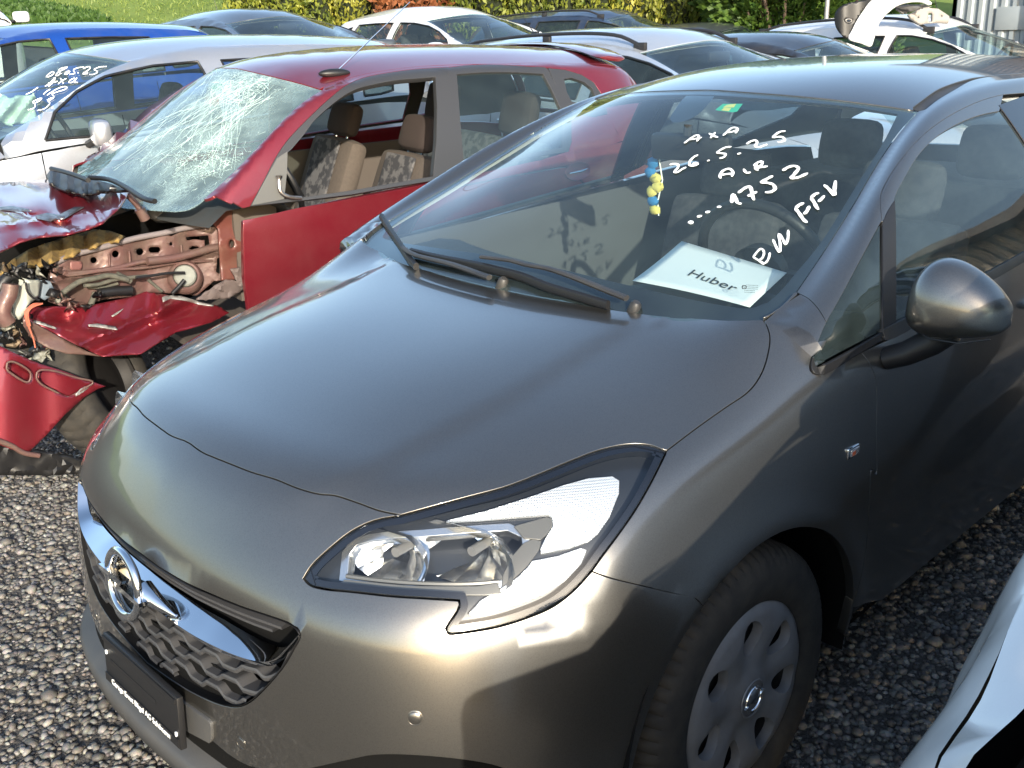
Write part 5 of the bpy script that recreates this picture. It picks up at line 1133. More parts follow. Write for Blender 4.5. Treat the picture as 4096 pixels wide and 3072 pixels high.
def other_car(name, label, pos, yaw, sh, m, glassm=None, win='hatch5', rails=None, roll=0.0, skip=(), hoodm=None, headrest=True, wheels=True, antenna=None, wsm=None, seatm=None, mirrors=True, mir=(0, 0), seat_lean=18, pillar_m=None):
    c = tag(empty(name, pos, (0, roll, yaw)), label, 'car', ALLC); glassm = glassm or GLASSD
    if 'roof' not in skip: emit(T_['roof'], 'roof', m, c, sh)
    if 'shell' not in skip: emit(T_['shell_' + win], 'cabin_side', m, c, sh, True)
    if 'shell' not in skip: emit(T_['inner_' + win], 'inner_trim', TRIMIN, c, sh, True)
    if 'roof' not in skip: emit(T_['headliner'], 'headliner', LINER, c, sh)
    if 'ws' not in skip: emit(T_['ws'], 'windscreen', wsm or GLASSC, c, sh); emit(T_['frit'], 'windscreen_border', GLOSSB, c, sh)
    if 'win' not in skip:
        for D in T_['win_' + win]: emit(D, 'side_window', glassm, c, sh, True)
    emit(T_['rw'], 'rear_window', glassm, c, sh); emit(T_['tg'], 'tailgate_frame', m, c, sh)
    if 'side' not in skip: emit(T_['side'], 'body_side', m, c, sh, True)
    if 'hood' not in skip: emit(T_['hood'], 'hood', m, c, sh)
    if 'front' not in skip: emit(T_['front'], 'front_bumper', m, c, sh)
    emit(T_['tail'], 'rear_bumper', m, c, sh)
    # black window surrounds
    for k, w_ in enumerate(WIN[win]):
        q = resample(spoly(w_, False), .05); q = np.vstack([q, q[:1]])
        for sx in (1, -1):
            bm = bmesh.new(); P = sh(q) * [sx, 1, 1]; tube(bm, P, .008, 6, 1.0, caps=False); bm_obj('window_seal', bm, BLACK, c, True, 60)
    # inside
    dy = lambda y: float(np.interp(y, *sh.ty)); dz = lambda z: float(np.interp(z, *sh.tz)); W_ = sh.wl
    bm = bmesh.new(); box(bm, (0, (dy(.35) + dy(2.9)) / 2, dz(.35)), (1.45 * W_, dy(2.9) - dy(.35), .03)); box(bm, (.80 * W_, (dy(.3) + dy(2.85)) / 2, dz(.62)), (.02, dy(2.85) - dy(.3), dz(.90) - dz(.35))); box(bm, (-.80 * W_, (dy(.3) + dy(2.85)) / 2, dz(.62)), (.02, dy(2.85) - dy(.3), dz(.90) - dz(.35))); box(bm, (0, dy(.42), dz(.75)), (1.45 * W_, .25, .42)); bm_obj('cabin_floor', bm, mat('dark_cabin', (.030, .030, .032), .9), c)
    V, F = [], []
    for i, x in enumerate(np.linspace(-.70, .70, 12)):
        for j, (py, pz) in enumerate(((.0, -.06), (.08, 0), (.30, .01), (.42, -.05), (.44, -.3))): b_ = .14 + .16 * (x / .7) ** 2; V.append((x, b_ + py, .955 + pz))
    F = [(i * 5 + j, (i + 1) * 5 + j, (i + 1) * 5 + j + 1, i * 5 + j + 1) for i in range(11) for j in range(4)]; mesh_obj('dashboard', sh(V), F, DASHM, c)
    if headrest:
        for x in (.36, -.36): seat(c, x * W_, dy(1.42), dz(.26), m=seatm[0] if seatm else SEATM, m2=seatm[1] if seatm else None, lean=seat_lean, hr=.74 * (dz(1.4) - dz(.3)) / 1.1)
        bm = bmesh.new(); box(bm, (0, dy(2.10), dz(.70)), (1.2 * W_, .16, .62), Matrix.Rotation(math.radians(-20), 4, 'X'), .05)
        for x in (-.33, .33): box(bm, (x * W_, dy(2.2), dz(1.08)), (.25, .09, .16), Matrix.Rotation(math.radians(-14), 4, 'X'), .035)
        bm_obj('rear_bench', bm, SEATM, c)
        bm = bmesh.new(); P = sh([(.36, .74, 1.0)])[0]; lathe(bm, [(.18 + .014 * math.cos(a), .014 * math.sin(a)) for a in np.linspace(0, 2 * math.pi, 9)[:-1]], 28, Matrix.Translation(P) @ Vector((0, 1, .42)).normalized().to_track_quat('X', 'Z').to_matrix().to_4x4(), closed=True); bm_obj('steering_wheel', bm, BLACK, c)
        q = sh([(0, .90, 1.30)])[0]; bm = bmesh.new(); box(bm, tuple(q), (.23, .03, .07), None, .012); bm_obj('inner_mirror', bm, BLACK, c)
    if wheels:
        for x, y in ((.742, 0), (-.742, 0), (.742, 2.51), (-.742, 2.51)): add_wheel(c, (x * W_, dy(y), dz(.309) if dz(.309) > .29 else .31), math.radians(30), 1 if x > 0 else -1, 0, 'plain')
        for sy in (0, 2.51):
            for sx in (1, -1):
                bm = bmesh.new(); rings = []
                for x in (.50, .83): rings.append([bm.verts.new(tuple(sh([(sx * x, sy + .365 * math.cos(t), .315 + .355 * math.sin(t))])[0])) for t in np.linspace(-.4, math.pi + .4, 18)])
                for k in range(17): bm.faces.new((rings[0][k], rings[0][k + 1], rings[1][k + 1], rings[1][k]))
                bm.faces.new(rings[0]); bm_obj('wheel_arch_liner', bm, DARK, c)
    if mirrors:
        for sx in (1, -1):
            q = sh([(.86, .50, 1.0)])[0] + np.array([0, mir[0], mir[1]]); bm = bmesh.new(); box(bm, (sx * (q[0] + .12), q[1] + .02, q[2] + .03), (.22, .11, .15), Matrix.Rotation(sx * math.radians(-12), 4, 'Z'), .04); o = bm_obj('door_mirror', bm, m, c); md = o.modifiers.new('s', 'SUBSURF'); md.levels = md.render_levels = 1
            bm = bmesh.new(); tube(bm, [(sx * (q[0] - .04), q[1], q[2] - .04), (sx * (q[0] + .08), q[1] + .02, q[2])], .022, 8); bm_obj('mirror_foot', bm, BLACK, o)
    for sx in (1, -1):      # door lines and handles
        for y0 in (.44, 1.50, 2.2):
            zz = np.linspace(.24, .94 + .03 * y0, 14); P = [nearest([LOW], (.86, y0 + (.0 if y0 < 1 else .02 * math.sin(z * 4)), z))[0] for z in zz]; bm = bmesh.new(); tube(bm, sh(P) * [sx, 1, 1] + [sx * -.001, 0, 0], .0035, 4, caps=False); bm_obj('door_gap', bm, DARK, c, False)
        for y0 in (1.33, 2.05):
            q = sh([nearest([LOW], (.86, y0, .86))[0]])[0]; bm = bmesh.new(); tube(bm, [(sx * (q[0] - .005), q[1] - .09, q[2]), (sx * (q[0] + .03), q[1] - .05, q[2]), (sx * (q[0] + .03), q[1] + .05, q[2]), (sx * (q[0] - .005), q[1] + .09, q[2])], .011, 8); bm_obj('door_handle', bm, m, c)
    if rails:
        rm, y0, y1, hh, xr = rails
        for sx in (1, -1):
            r_ = empty('roof_rail'); r_.parent = c; ys_ = np.linspace(y0, y1, 26); P = []
            for y in ys_:
                b_ = UN(xr, y, 1.42); t = (y - y0) / (y1 - y0); l = hh * min(1, t / .13, (1 - t) / .13) ** .7 if 0 < t < 1 else 0; P.append(sh([(b_[0], b_[1], b_[2])])[0] * [sx, 1, 1] + [0, 0, l + .008])
            bm = bmesh.new(); tube(bm, P, .017, 8, .75); bm_obj('rail_bar', bm, rm, r_)
            for t in (.02, .5, .98):
                y = y0 + (y1 - y0) * t; b_ = UN(xr, y, 1.42); q = sh([(b_[0], b_[1], b_[2])])[0] * [sx, 1, 1]; bm = bmesh.new(); box(bm, (q[0], q[1], q[2] + hh * .35), (.03, .10 if t != .5 else .07, hh * .9 + .01), None, .005); bm_obj('rail_foot', bm, rm, r_)
    if antenna:
        ax, ay, al, aa = antenna; q = sh([UN(ax if ax else .001, ay, 1.45)])[0]; bm = bmesh.new(); tube(bm, [tuple(q), (q[0], q[1] + al * math.sin(aa), q[2] + al * math.cos(aa))], [.005, .0015], 6); box(bm, (q[0], q[1], q[2] + .01), (.03, .07, .03), None, .008); bm_obj('antenna', bm, BLACK, c)
    return c
def gnd(x, y):      # gentle rise of the lot towards the back left
    return .065 * max(0, -x - 2.8) * smooth(-2, 4, y) + .03 * max(0, -x - 2.8)
ZST = [(.2, .2), (.72, .72), (.96, .96), (1.40, 1.40), (1.455, 1.455)]
def mk(ys, zs, wl=1, wt=1): return Shape(ys, zs, wl, wt)
SILV = paint('silver_paint', (.40, .42, .46), metal=.6, rough=.34); BLUEP = paint('blue_paint', (.008, .06, .32), metal=.35, rough=.34); DGREY = paint('dark_grey_paint', (.075, .085, .095), metal=.5, rough=.35)
WHITEP = paint('white_paint', (.70, .70, .69), metal=0, rough=.4, flake=.02); LSILV = paint('light_silver_paint', (.46, .49, .53), metal=.5, rough=.35); NAVY = paint('navy_paint', (.022, .035, .065), metal=.3, rough=.35); BLKP = paint('black_paint', (.018, .017, .018), metal=.2, rough=.35)
RAILM = mat('black_rail', (.02, .02, .022), .5)
base_y = [(-.85, -.85), (0, 0), (.10, .10), (1.0, 1.0), (1.6, 1.6), (2.9, 2.9), (3.18, 3.18)]
# silver car left behind the red wreck
SH_s = mk([(-.85, -.88), (0, 0), (.10, .02), (1.0, .80), (1.6, 1.55), (2.9, 2.95), (3.18, 3.2)], [(.2, .2), (.72, .74), (.96, .95), (1.40, 1.42), (1.455, 1.50)], 1.03, 1.13)
silver = other_car('silver_car', 'silver hatchback with 08.05.25 written on its windscreen, beside the red wreck', (-4.85, .31, .09), -.070, SH_s, SILV, win='hatch5', mir=(.20, .0), wsm=glass('clear_windscreen', (.60, .74, .72), dust_haze=.05), glassm=GLASSC)
SH_b = mk([(-.85, -.88), (0, 0), (.10, .08), (1.0, .95), (1.6, 1.55), (2.9, 2.75), (3.18, 3.05)], [(.2, .2), (.72, .74), (.96, .95), (1.40, 1.40), (1.455, 1.46)], 1.0, 1.04)
blue = other_car('blue_car', 'bright blue hatchback with dark side windows behind the silver car, at the left edge', (-7.32, .40, .26), -.066, SH_b, BLUEP, glassm=GLASSC)
# second row: noses to the right
SH_w = mk([(-.85, -.88), (0, 0), (.10, .10), (1.0, 1.02), (1.6, 1.7), (2.9, 3.05), (3.18, 3.35)], [(.2, .2), (.72, .74), (.96, .97), (1.40, 1.36), (1.455, 1.50)], 1.03, 1.12)
other_car('dark_grey_car', 'dark grey blue estate car with black roof strips behind the silver and blue cars', (-7.295, 4.90, .37), 1.578, SH_w, DGREY, win='hatch5', antenna=(.30, 2.75, .28, .3))
SH_h = mk([(-.85, -.86), (0, 0), (.10, .10), (1.0, 1.02), (1.6, 1.7), (2.9, 2.9), (3.18, 3.15)], [(.2, .2), (.72, .74), (.96, .95), (1.40, 1.36), (1.455, 1.50)], 1.0, 1.08)
other_car('white_car', 'white hatchback with a folded sun visor, between the dark grey car and the hedge', (-6.487, 6.93, .346), 1.570, SH_h, WHITEP, win='hatch5', glassm=GLASSC)
SH_o = mk([(-.85, -.90), (0, 0), (.10, .08), (1.0, 1.02), (1.6, 1.62), (2.9, 3.2), (3.18, 3.6)], [(.2, .2), (.72, .74), (.96, .95), (1.40, 1.36), (1.455, 1.49)], 1.0, 1.04)
other_car('silver_estate', 'light silver estate car with black roof rails behind the red wreck', (-1.579, 4.60, .072), 1.543, SH_o, LSILV, win='wagon', rails=(RAILM, 1.12, 2.80, .045, .50), antenna=(.001, 2.5, .18, .8), glassm=GLASSD)
other_car('navy_estate', 'dark navy estate car with roof rails in front of the hedge', (-6.90, 10.49, .298), 1.792, SH_o, NAVY, win='wagon', rails=(RAILM, 1.15, 2.85, .05, .50), antenna=(.3, 2.4, .2, .5), wheels=False)
SH_k = mk([(-.85, -.88), (0, 0), (.10, .10), (1.0, 1.08), (1.6, 1.6), (2.9, 2.6), (3.18, 3.4)], [(.2, .2), (.72, .72), (.96, .92), (1.40, 1.36), (1.455, 1.455)], 1.0, 1.0)
other_car('black_car', 'black saloon car whose roof shows just above the roof of the taupe hatchback', (-1.495, 6.46, .026), 1.755, SH_k, BLKP, win='hatch5', glassm=GLASSC)
other_car('dark_car', 'dark car farther back, only its low roof showing behind the black saloon', (-6.37, 12.5, .086), 1.751, SH_k, DGREY, win='hatch5', wheels=False, headrest=False, antenna=(.001, 2.5, .5, -.7))
SH_d = mk([(-.85, -.85), (0, 0), (.10, .10), (1.0, .98), (1.6, 1.5), (2.9, 2.95), (3.18, 3.35)], [(.2, .28), (.72, .88), (.96, 1.05), (1.40, 1.42), (1.455, 1.57)], 1.04, 1.06)
duster = other_car('white_suv', 'white off-road car with black roof rails in front of the corrugated metal building', (-1.504, 8.50, .02), 1.603, SH_d, WHITEP, win='suv', rails=(RAILM, 1.05, 2.75, .055, .50), antenna=(.001, 1.25, .25, .35), glassm=GLASSC)
other_car('black_suv', 'black car behind the white off-road car at the right edge', (1.9, 9.6, .02), 1.60, SH_d, BLKP, win='suv', wheels=True, glassm=GLASSD)
other_car('white_van', 'white car of which only the roof edge shows, farthest left behind the blue car', (-13.3, 3.0, .78), 1.35, SH_d, WHITEP, win='hatch5', wheels=False, headrest=False)
# ------------------------------------------------------------------ ground, field, hedge, building
def tri_mesh(name, xs, ys, zf, m): 
    V = [(x, y, zf(x, y)) for y in ys for x in xs]; n = len(xs); F = [(j * n + i, j * n + i + 1, (j + 1) * n + i + 1, (j + 1) * n + i) for j in range(len(ys) - 1) for i in range(n - 1)]; return mesh_obj(name, V, F, m)
GRAV = mat('gravel_bed', (.055, .05, .045), .95, noise=(35, (.11, .10, .09), .25), bump=(70, 1.0, .03))
def hz(x, y):
    z = gnd(x, y); d = math.hypot(x, y); dist = max(0, (-x * .62 + y * .78) - 15.5); z += min(dist, 500) * .105 + .25 * math.sin(x * .05) * min(1, dist / 30); return z
xs = np.r_[-400, -250, -150, -100, -70, -50, -40, -32, -26, np.arange(-22, 12.1, 1.0), 18, 30, 60, 120, 250]; ys = np.r_[-60, -30, -15, -8, np.arange(-5, 26.1, 1.0), 30, 36, 45, 60, 80, 120, 180, 260, 380, 500]
FIELD = bpy.data.materials.new('ground_mix'); FIELD.use_nodes = True; n_ = FIELD.node_tree.nodes; l_ = FIELD.node_tree.links; b_ = n_['Principled BSDF']; b_.inputs['Roughness'].default_value = .95; b_.inputs['Specular IOR Level'].default_value = .1
tc = n_.new('ShaderNodeTexCoord'); t1 = n_.new('ShaderNodeTexNoise'); t1.inputs['Scale'].default_value = .9; t1.inputs['Detail'].default_value = 8; t2 = n_.new('ShaderNodeTexNoise'); t2.inputs['Scale'].default_value = 14; t2.inputs['Detail'].default_value = 6
for t_ in (t1, t2): l_.new(tc.outputs['Object'], t_.inputs['Vector'])
r1 = n_.new('ShaderNodeValToRGB'); r1.color_ramp.elements[0].position = .35; r1.color_ramp.elements[1].position = .7; r1.color_ramp.elements[0].color = (.17, .24, .05, 1); r1.color_ramp.elements[1].color = (.26, .33, .085, 1); l_.new(t1.outputs['Fac'], r1.inputs[0])
m1 = n_.new('ShaderNodeMix'); m1.data_type = 'RGBA'; m1.blend_type = 'MULTIPLY'; m1.inputs[0].default_value = .35; l_.new(r1.outputs[0], m1.inputs[6]); l_.new(t2.outputs['Color'], m1.inputs[7]); l_.new(m1.outputs[2], b_.inputs['Base Color'])
far = lambda x, y: (-x * .62 + y * .78) > 15.2
gr = tri_mesh('ground', xs, ys, lambda x, y: hz(x, y) - .0, GRAV); gr['kind'] = 'structure'
# meadow lies on the slope behind the lot
uu = np.r_[15.6, np.arange(16.5, 30, 1.2), np.arange(31, 60, 3), np.arange(64, 130, 8), np.arange(140, 420, 30)]; vv = np.r_[np.arange(-260, -60, 25), np.arange(-60, 60, 3), np.arange(60, 261, 25)]
A1, A2 = np.array([-.62, .78]), np.array([.78, .62]); V = []; 
for u in uu:
    for v in vv: p = A1 * u / (A1 @ A1) + A2 * v; V.append((p[0], p[1], hz(p[0], p[1]) + .05 + .03 * math.sin(u * 1.3 + v)))
nv_ = len(vv); F = [(i * nv_ + j, (i + 1) * nv_ + j, (i + 1) * nv_ + j + 1, i * nv_ + j + 1) for i in range(len(uu) - 1) for j in range(nv_ - 1)]
mesh_obj('meadow', V, F, FIELD)['kind'] = 'structure'
def on_field(px, lift=.08):
    out = []
    for u, v in px:
        d = ray(u, v); t = 8.0
        while t < 400:
            p = CAM_LOC + d * t
            if p[2] < hz(p[0], p[1]) + lift: break
            t += .1
        out.append(CAM_LOC + d * t)
    return np.array(out)
def ribbon(name, L, R, m, n=40, kind='structure', lift=.0):
    a, b = rs(L, n), rs(R, n); V = []
    for i in range(n):
        for t in (0, .33, .66, 1): p = a[i] * (1 - t) + b[i] * t; V.append((p[0], p[1], hz(p[0], p[1]) + .09 + lift + .01 * math.sin(i * 2.1 + t * 9)))
    F = [(i * 4 + j, i * 4 + j + 1, (i + 1) * 4 + j + 1, (i + 1) * 4 + j) for i in range(n - 1) for j in range(3)]; o = mesh_obj(name, V, F, m); o['kind'] = kind; return o
DIRT = mat('pale_dirt_track', (.42, .36, .25), .95, noise=(2.5, (.30, .27, .16), .2), bump=(20, .6, .05))
Lp = on_field([(10, -120), (60, -20), (110, 30), (200, 62), (300, 82), (420, 104), (520, 125)]); Rp = on_field([(60, -120), (110, -20), (150, 12), (230, 40), (330, 70), (440, 96), (540, 120)])
ribbon('dirt_track', Lp, Rp, DIRT)
# darker crop left of the track: tufts of leaves on the slope
def leaf_mass(name, pts, size, m, seed=1, up=.6, parent=None, kind=None, smooth_=False, aspect=1.7, two=True):
    r = np.random.default_rng(seed); P = np.asarray(pts, float); n = len(P); d = r.normal(size=(n, 3)); d[:, 2] = np.abs(d[:, 2]) * up + .15; d /= np.linalg.norm(d, axis=1)[:, None]; s = r.normal(size=(n, 3)); s = np.cross(d, s); s /= np.linalg.norm(s, axis=1)[:, None]
    L = size * r.uniform(.6, 1.4, n)[:, None]; w = L / aspect * .5; nn = np.cross(d, s)
    V = np.stack([P, P + d * L * .5 + s * w + nn * w * .3, P + d * L, P + d * L * .5 - s * w + nn * w * .3], 1).reshape(-1, 3); F = np.arange(4 * n).reshape(-1, 4)
    me = bpy.data.meshes.new(name); me.vertices.add(4 * n); me.vertices.foreach_set('co', V.ravel()); me.loops.add(4 * n); me.loops.foreach_set('vertex_index', F.ravel()); me.polygons.add(n); me.polygons.foreach_set('loop_start', np.arange(0, 4 * n, 4)); me.update(calc_edges=True)
    me.materials.append(m); o = bpy.data.objects.new(name, me); COL.objects.link(o)
    if parent: o.parent = parent
    if kind: o['kind'] = kind
    return o
def leafmat(name, c1, c2, sc=1.2, tr=.35):
    if name in MATS: return MATS[name]
    m = bpy.data.materials.new(name); m.use_nodes = True; n = m.node_tree.nodes; l = m.node_tree.links; b = n['Principled BSDF']; b.inputs['Roughness'].default_value = .55
    tc = n.new('ShaderNodeTexCoord'); t = n.new('ShaderNodeTexNoise'); t.inputs['Scale'].default_value = sc * 6; t.inputs['Detail'].default_value = 4; l.new(tc.outputs['Object'], t.inputs['Vector']); r = n.new('ShaderNodeValToRGB'); r.color_ramp.elements[0].position = .35; r.color_ramp.elements[1].position = .65; r.color_ramp.elements[0].color = (*c1, 1); r.color_ramp.elements[1].color = (*c2, 1); l.new(t.outputs['Fac'], r.inputs[0]); l.new(r.outputs[0], b.inputs['Base Color'])
    tl = n.new('ShaderNodeBsdfTranslucent'); l.new(r.outputs[0], tl.inputs[0]); mx = n.new('ShaderNodeMixShader'); mx.inputs[0].default_value = tr; l.new(b.outputs[0], mx.inputs[1]); l.new(tl.outputs[0], mx.inputs[2]); l.new(mx.outputs[0], n['Material Output'].inputs[0]); MATS[name] = m; return m
rg_ = np.random.default_rng(5)
# crop patch
cp = on_field([(-60, 40), (60, 30), (150, 48), (250, 68), (380, 92), (430, 118), (200, 130), (-60, 140)]); lo = cp.min(0); hi = cp.max(0)
Q = rg_.uniform(lo[:2], hi[:2], (26000, 2)); Q = Q[inpoly(Q, cp[:, :2])]; leaf_mass('crop_leaves', [(x, y, hz(x, y) + .08) for x, y in Q], .22, leafmat('crop_green', (.045, .10, .02), (.09, .17, .035)), 3, 1.5, kind='stuff')
mw = rg_.uniform([-34, 6], [-15, 24], (30000, 2)); mw = mw[(-mw[:, 0] * .62 + mw[:, 1] * .78) > 15.8]
leaf_mass('meadow_grass', [(x, y, hz(x, y) + .05) for x, y in mw], .10, leafmat('meadow_blade', (.17, .24, .05), (.27, .33, .08)), 9, 2.0, kind='stuff', aspect=5)
# hedge of thuja columns
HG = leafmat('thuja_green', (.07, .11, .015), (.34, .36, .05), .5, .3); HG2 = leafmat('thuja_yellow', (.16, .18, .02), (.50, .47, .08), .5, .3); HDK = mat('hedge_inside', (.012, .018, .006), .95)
hedge_group = 'thuja columns of the hedge'
def column(name, x, y, r, h, m, label, cat, seed, dens=5200, group=hedge_group, leaf=.10):
    g = np.random.default_rng(seed); z0 = hz(x, y); o = tag(empty(name, (x, y, z0)), label, cat, group)
    z = g.uniform(0.05, 1, dens) ** .9; a = g.uniform(0, 2 * math.pi, dens); prof = np.clip(1.15 * (1 - z ** 3.2), .0, 1) * (1 + .22 * np.sin(a * 5 + z * 9 + seed) + .12 * np.sin(a * 11 - z * 23)); rr = r * prof * g.uniform(.72, 1.0, dens) ** .5
    lm = leaf_mass('foliage', np.c_[rr * np.cos(a), rr * np.sin(a), z * h], leaf, m, seed, 2.2, parent=o, aspect=2.2)
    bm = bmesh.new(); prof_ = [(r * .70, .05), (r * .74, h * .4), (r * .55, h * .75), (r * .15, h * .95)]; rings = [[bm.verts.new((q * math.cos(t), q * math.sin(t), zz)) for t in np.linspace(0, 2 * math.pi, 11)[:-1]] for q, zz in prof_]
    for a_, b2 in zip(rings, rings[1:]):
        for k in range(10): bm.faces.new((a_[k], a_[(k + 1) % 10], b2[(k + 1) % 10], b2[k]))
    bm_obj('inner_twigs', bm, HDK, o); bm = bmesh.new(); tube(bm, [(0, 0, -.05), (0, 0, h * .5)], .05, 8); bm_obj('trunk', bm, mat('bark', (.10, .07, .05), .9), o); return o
hp = [np.array([-16.2, 9.4]), np.array([-8.6, 14.4])]; N_ = 15
for i in range(N_):
    t = i / (N_ - 1); p = hp[0] * (1 - t) + hp[1] * t; y_ = rg_.uniform(0, 1)
    if i == 5: column('copper_bush', p[0] + .2, p[1] - .3, .62, 2.2, leafmat('copper_leaves', (.22, .07, .025), (.40, .16, .07), .8), 'rusty brown bush standing in the green hedge', 'bush', 40 + i, group=None, leaf=.13)
    elif i == 4: column('dark_bush', p[0] + .3, p[1], .45, 2.1, leafmat('dark_red_leaves', (.03, .025, .015), (.10, .05, .03), .8), 'dark red brown bush left of the rusty brown one in the hedge', 'bush', 40 + i, group=None)
    else: column('thuja_column', p[0], p[1], .52 + .05 * y_, 2.9 + .3 * y_, HG2 if y_ > .45 else HG, 'narrow yellow green thuja column of the hedge behind the parked cars', 'hedge', 40 + i)
# leafy bush right of the hedge
for k, (x, y, r, h) in enumerate(((-7.3, 13.3, 1.0, 2.9), (-8.1, 13.9, .9, 3.0), (-6.5, 14.0, .8, 2.7))):
    g = np.random.default_rng(70 + k); n = 7000; d = g.normal(size=(n, 3)); d /= np.linalg.norm(d, axis=1)[:, None]; lob = 1 + .25 * np.sin(d[:, 0] * 7 + k) * np.cos(d[:, 2] * 6) + .15 * np.sin(d[:, 1] * 13); P = d * lob[:, None] * g.uniform(.55, 1, n)[:, None] ** .4 * [r, r, h / 2] + [0, 0, h / 2]
    o = tag(empty('leafy_bush', (x, y, hz(x, y))), ['dense green deciduous bush behind the black saloon, right of the thuja hedge', 'tall green bush touching the right end of the thuja hedge', 'low green bush beside the corrugated metal building'][k], 'bush', None); leaf_mass('foliage', P, .11, leafmat('bush_leaf', (.035, .085, .015), (.13, .22, .035), 1.0), 70 + k, 1.0, parent=o, aspect=1.6)
    bm = bmesh.new()
    for q in range(6): a = q * 1.05; tube(bm, [(0, 0, 0), (r * .3 * math.cos(a), r * .3 * math.sin(a), h * .4), (r * .6 * math.cos(a), r * .6 * math.sin(a), h * .8)], [.04, .025, .01], 6)
    bm_obj('branches', bm, MATS['bark'], o)
# corrugated metal building
bld = tag(empty('metal_building', (-4.0, 14.6, 0)), 'corrugated metal building with grey and beige wall panels at the top right', 'building')
def corr(name, x0, x1, y, z0, z1, pitch, dep, m, parent):
    xs_ = []; x = x0
    while x < x1: xs_ += [(x, 0), (x + pitch * .35, 0), (x + pitch * .5, dep), (x + pitch * .85, dep)]; x += pitch
    V = [(a, y - b, z) for a, b in xs_ for z in (z0, z1)]; F = [(2 * i, 2 * i + 2, 2 * i + 3, 2 * i + 1) for i in range(len(xs_) - 1)]; return mesh_obj(name, V, F, m, parent, False)
BG = mat('grey_blue_sheet_metal', (.30, .34, .36), .55, metal=.2, noise=(3, (.36, .40, .42), .3)); BB = mat('beige_sheet_metal', (.42, .38, .33), .55, metal=.1, noise=(3, (.48, .44, .38), .3))
corr('wall_panel', -1.25, -.05, 0, 0, 4.2, .16, .03, BG, bld); corr('wall_panel', .62, 15.5, -.02, 0, 4.2, .24, .04, BB, bld)
bm = bmesh.new(); box(bm, (.28, -.08, 2.1), (.60, .22, 4.2), None, .01); bm_obj('corner_post', bm, mat('brown_steel', (.06, .045, .045), .6), bld)
for q in range(7):
    bm = bmesh.new(); tube(bm, [(.06 + q * .09, -.22, 0), (.06 + q * .09, -.22, 4.2)], .02, 8); bm_obj('pipe', bm, mat('dark_pipe', (.10, .085, .085), .5), bld)
bm = bmesh.new(); box(bm, (-.35, -.05, 1.45), (.45, .03, .32), None, .004); bm_obj('notice_board', bm, BG, bld)
bm = bmesh.new(); box(bm, (7, 3, 4.3), (17.2, 7, .2)); bm_obj('roof', bm, mat('roof_sheet', (.2, .19, .18), .6), bld)
bm = bmesh.new(); box(bm, (-1.2, 3, 2.1), (.1, 6, 4.2)); bm_obj('side_wall', bm, BG, bld)
bm = bmesh.new(); tube(bm, [(0, 0, 0), (0, 0, 3.4)], .035, 10); p = tag(bm_obj('steel_post', bm, mat('galvanised', (.35, .35, .35), .5, metal=.6)), 'thin grey steel post between the leafy bush and the building', 'post'); p.location = (-6.25, 12.7, hz(-6.25, 12.7))
# gravel: loose stones, thick where the camera sees the bare ground
def pebbles(name, centre_poly, n, s0, s1, seed, zf=lambda x, y: gnd(x, y)):
    g = np.random.default_rng(seed); P = np.asarray(centre_poly, float); lo, hi = P.min(0), P.max(0); Q = g.uniform(lo, hi, (n, 2)); Q = Q[inpoly(Q, P)]; n = len(Q)
    bm = bmesh.new(); bmesh.ops.create_icosphere(bm, subdivisions=1, radius=1); bv = np.array([v.co[:] for v in bm.verts]); bf = np.array([[v.index for v in f.verts] for f in bm.faces]); bm.free()
    ang = g.uniform(0, 2 * math.pi, n); sx = g.uniform(s0, s1, n) * g.choice([1, 1, 1, 1.5], n); sy = sx * g.uniform(.6, .95, n); sz = sx * g.uniform(.45, .7, n); jit = 1 + g.uniform(-.18, .18, (n, len(bv), 1)); B = bv[None] * jit * np.stack([sx, sy, sz], 1)[:, None]
    tilt = g.uniform(-.5, .5, n); c, s_ = np.cos(tilt)[:, None], np.sin(tilt)[:, None]; y2 = B[..., 1] * c - B[..., 2] * s_; z2 = B[..., 1] * s_ + B[..., 2] * c; c, s_ = np.cos(ang)[:, None], np.sin(ang)[:, None]; x3 = B[..., 0] * c - y2 * s_; y3 = B[..., 0] * s_ + y2 * c
    zz = np.array([zf(x, y) for x, y in Q]) + sz * g.uniform(-.25, .6, n); V = np.stack([x3 + Q[:, :1], y3 + Q[:, 1:], z2 + zz[:, None]], -1).reshape(-1, 3); F = (bf[None] + (np.arange(n) * len(bv))[:, None, None]).reshape(-1, 3)
    me = bpy.data.meshes.new(name); me.vertices.add(len(V)); me.vertices.foreach_set('co', V.ravel()); me.loops.add(F.size); me.loops.foreach_set('vertex_index', F.ravel()); me.polygons.add(len(F)); me.polygons.foreach_set('loop_start', np.arange(0, F.size, 3)); me.update(calc_edges=True); me.polygons.foreach_set('use_smooth', [True] * len(F))
    at_ = me.attributes.new('tone', 'FLOAT', 'POINT'); at_.data.foreach_set('value', np.repeat(g.uniform(0, 1, n), len(bv)).astype(np.float32)); me.materials.append(PEB); o = bpy.data.objects.new(name, me); COL.objects.link(o); o['kind'] = 'stuff'; return o
PEB = bpy.data.materials.new('pebble'); PEB.use_nodes = True; n_ = PEB.node_tree.nodes; l_ = PEB.node_tree.links; b_ = n_['Principled BSDF']; b_.inputs['Roughness'].default_value = .6
a_ = n_.new('ShaderNodeAttribute'); a_.attribute_name = 'tone'; r_ = n_.new('ShaderNodeValToRGB'); l_.new(a_.outputs['Fac'], r_.inputs[0]); cr_ = r_.color_ramp; cr_.elements[0].color = (.075, .070, .066, 1); cr_.elements[1].color = (.40, .385, .35, 1); cr_.elements[1].position = 1
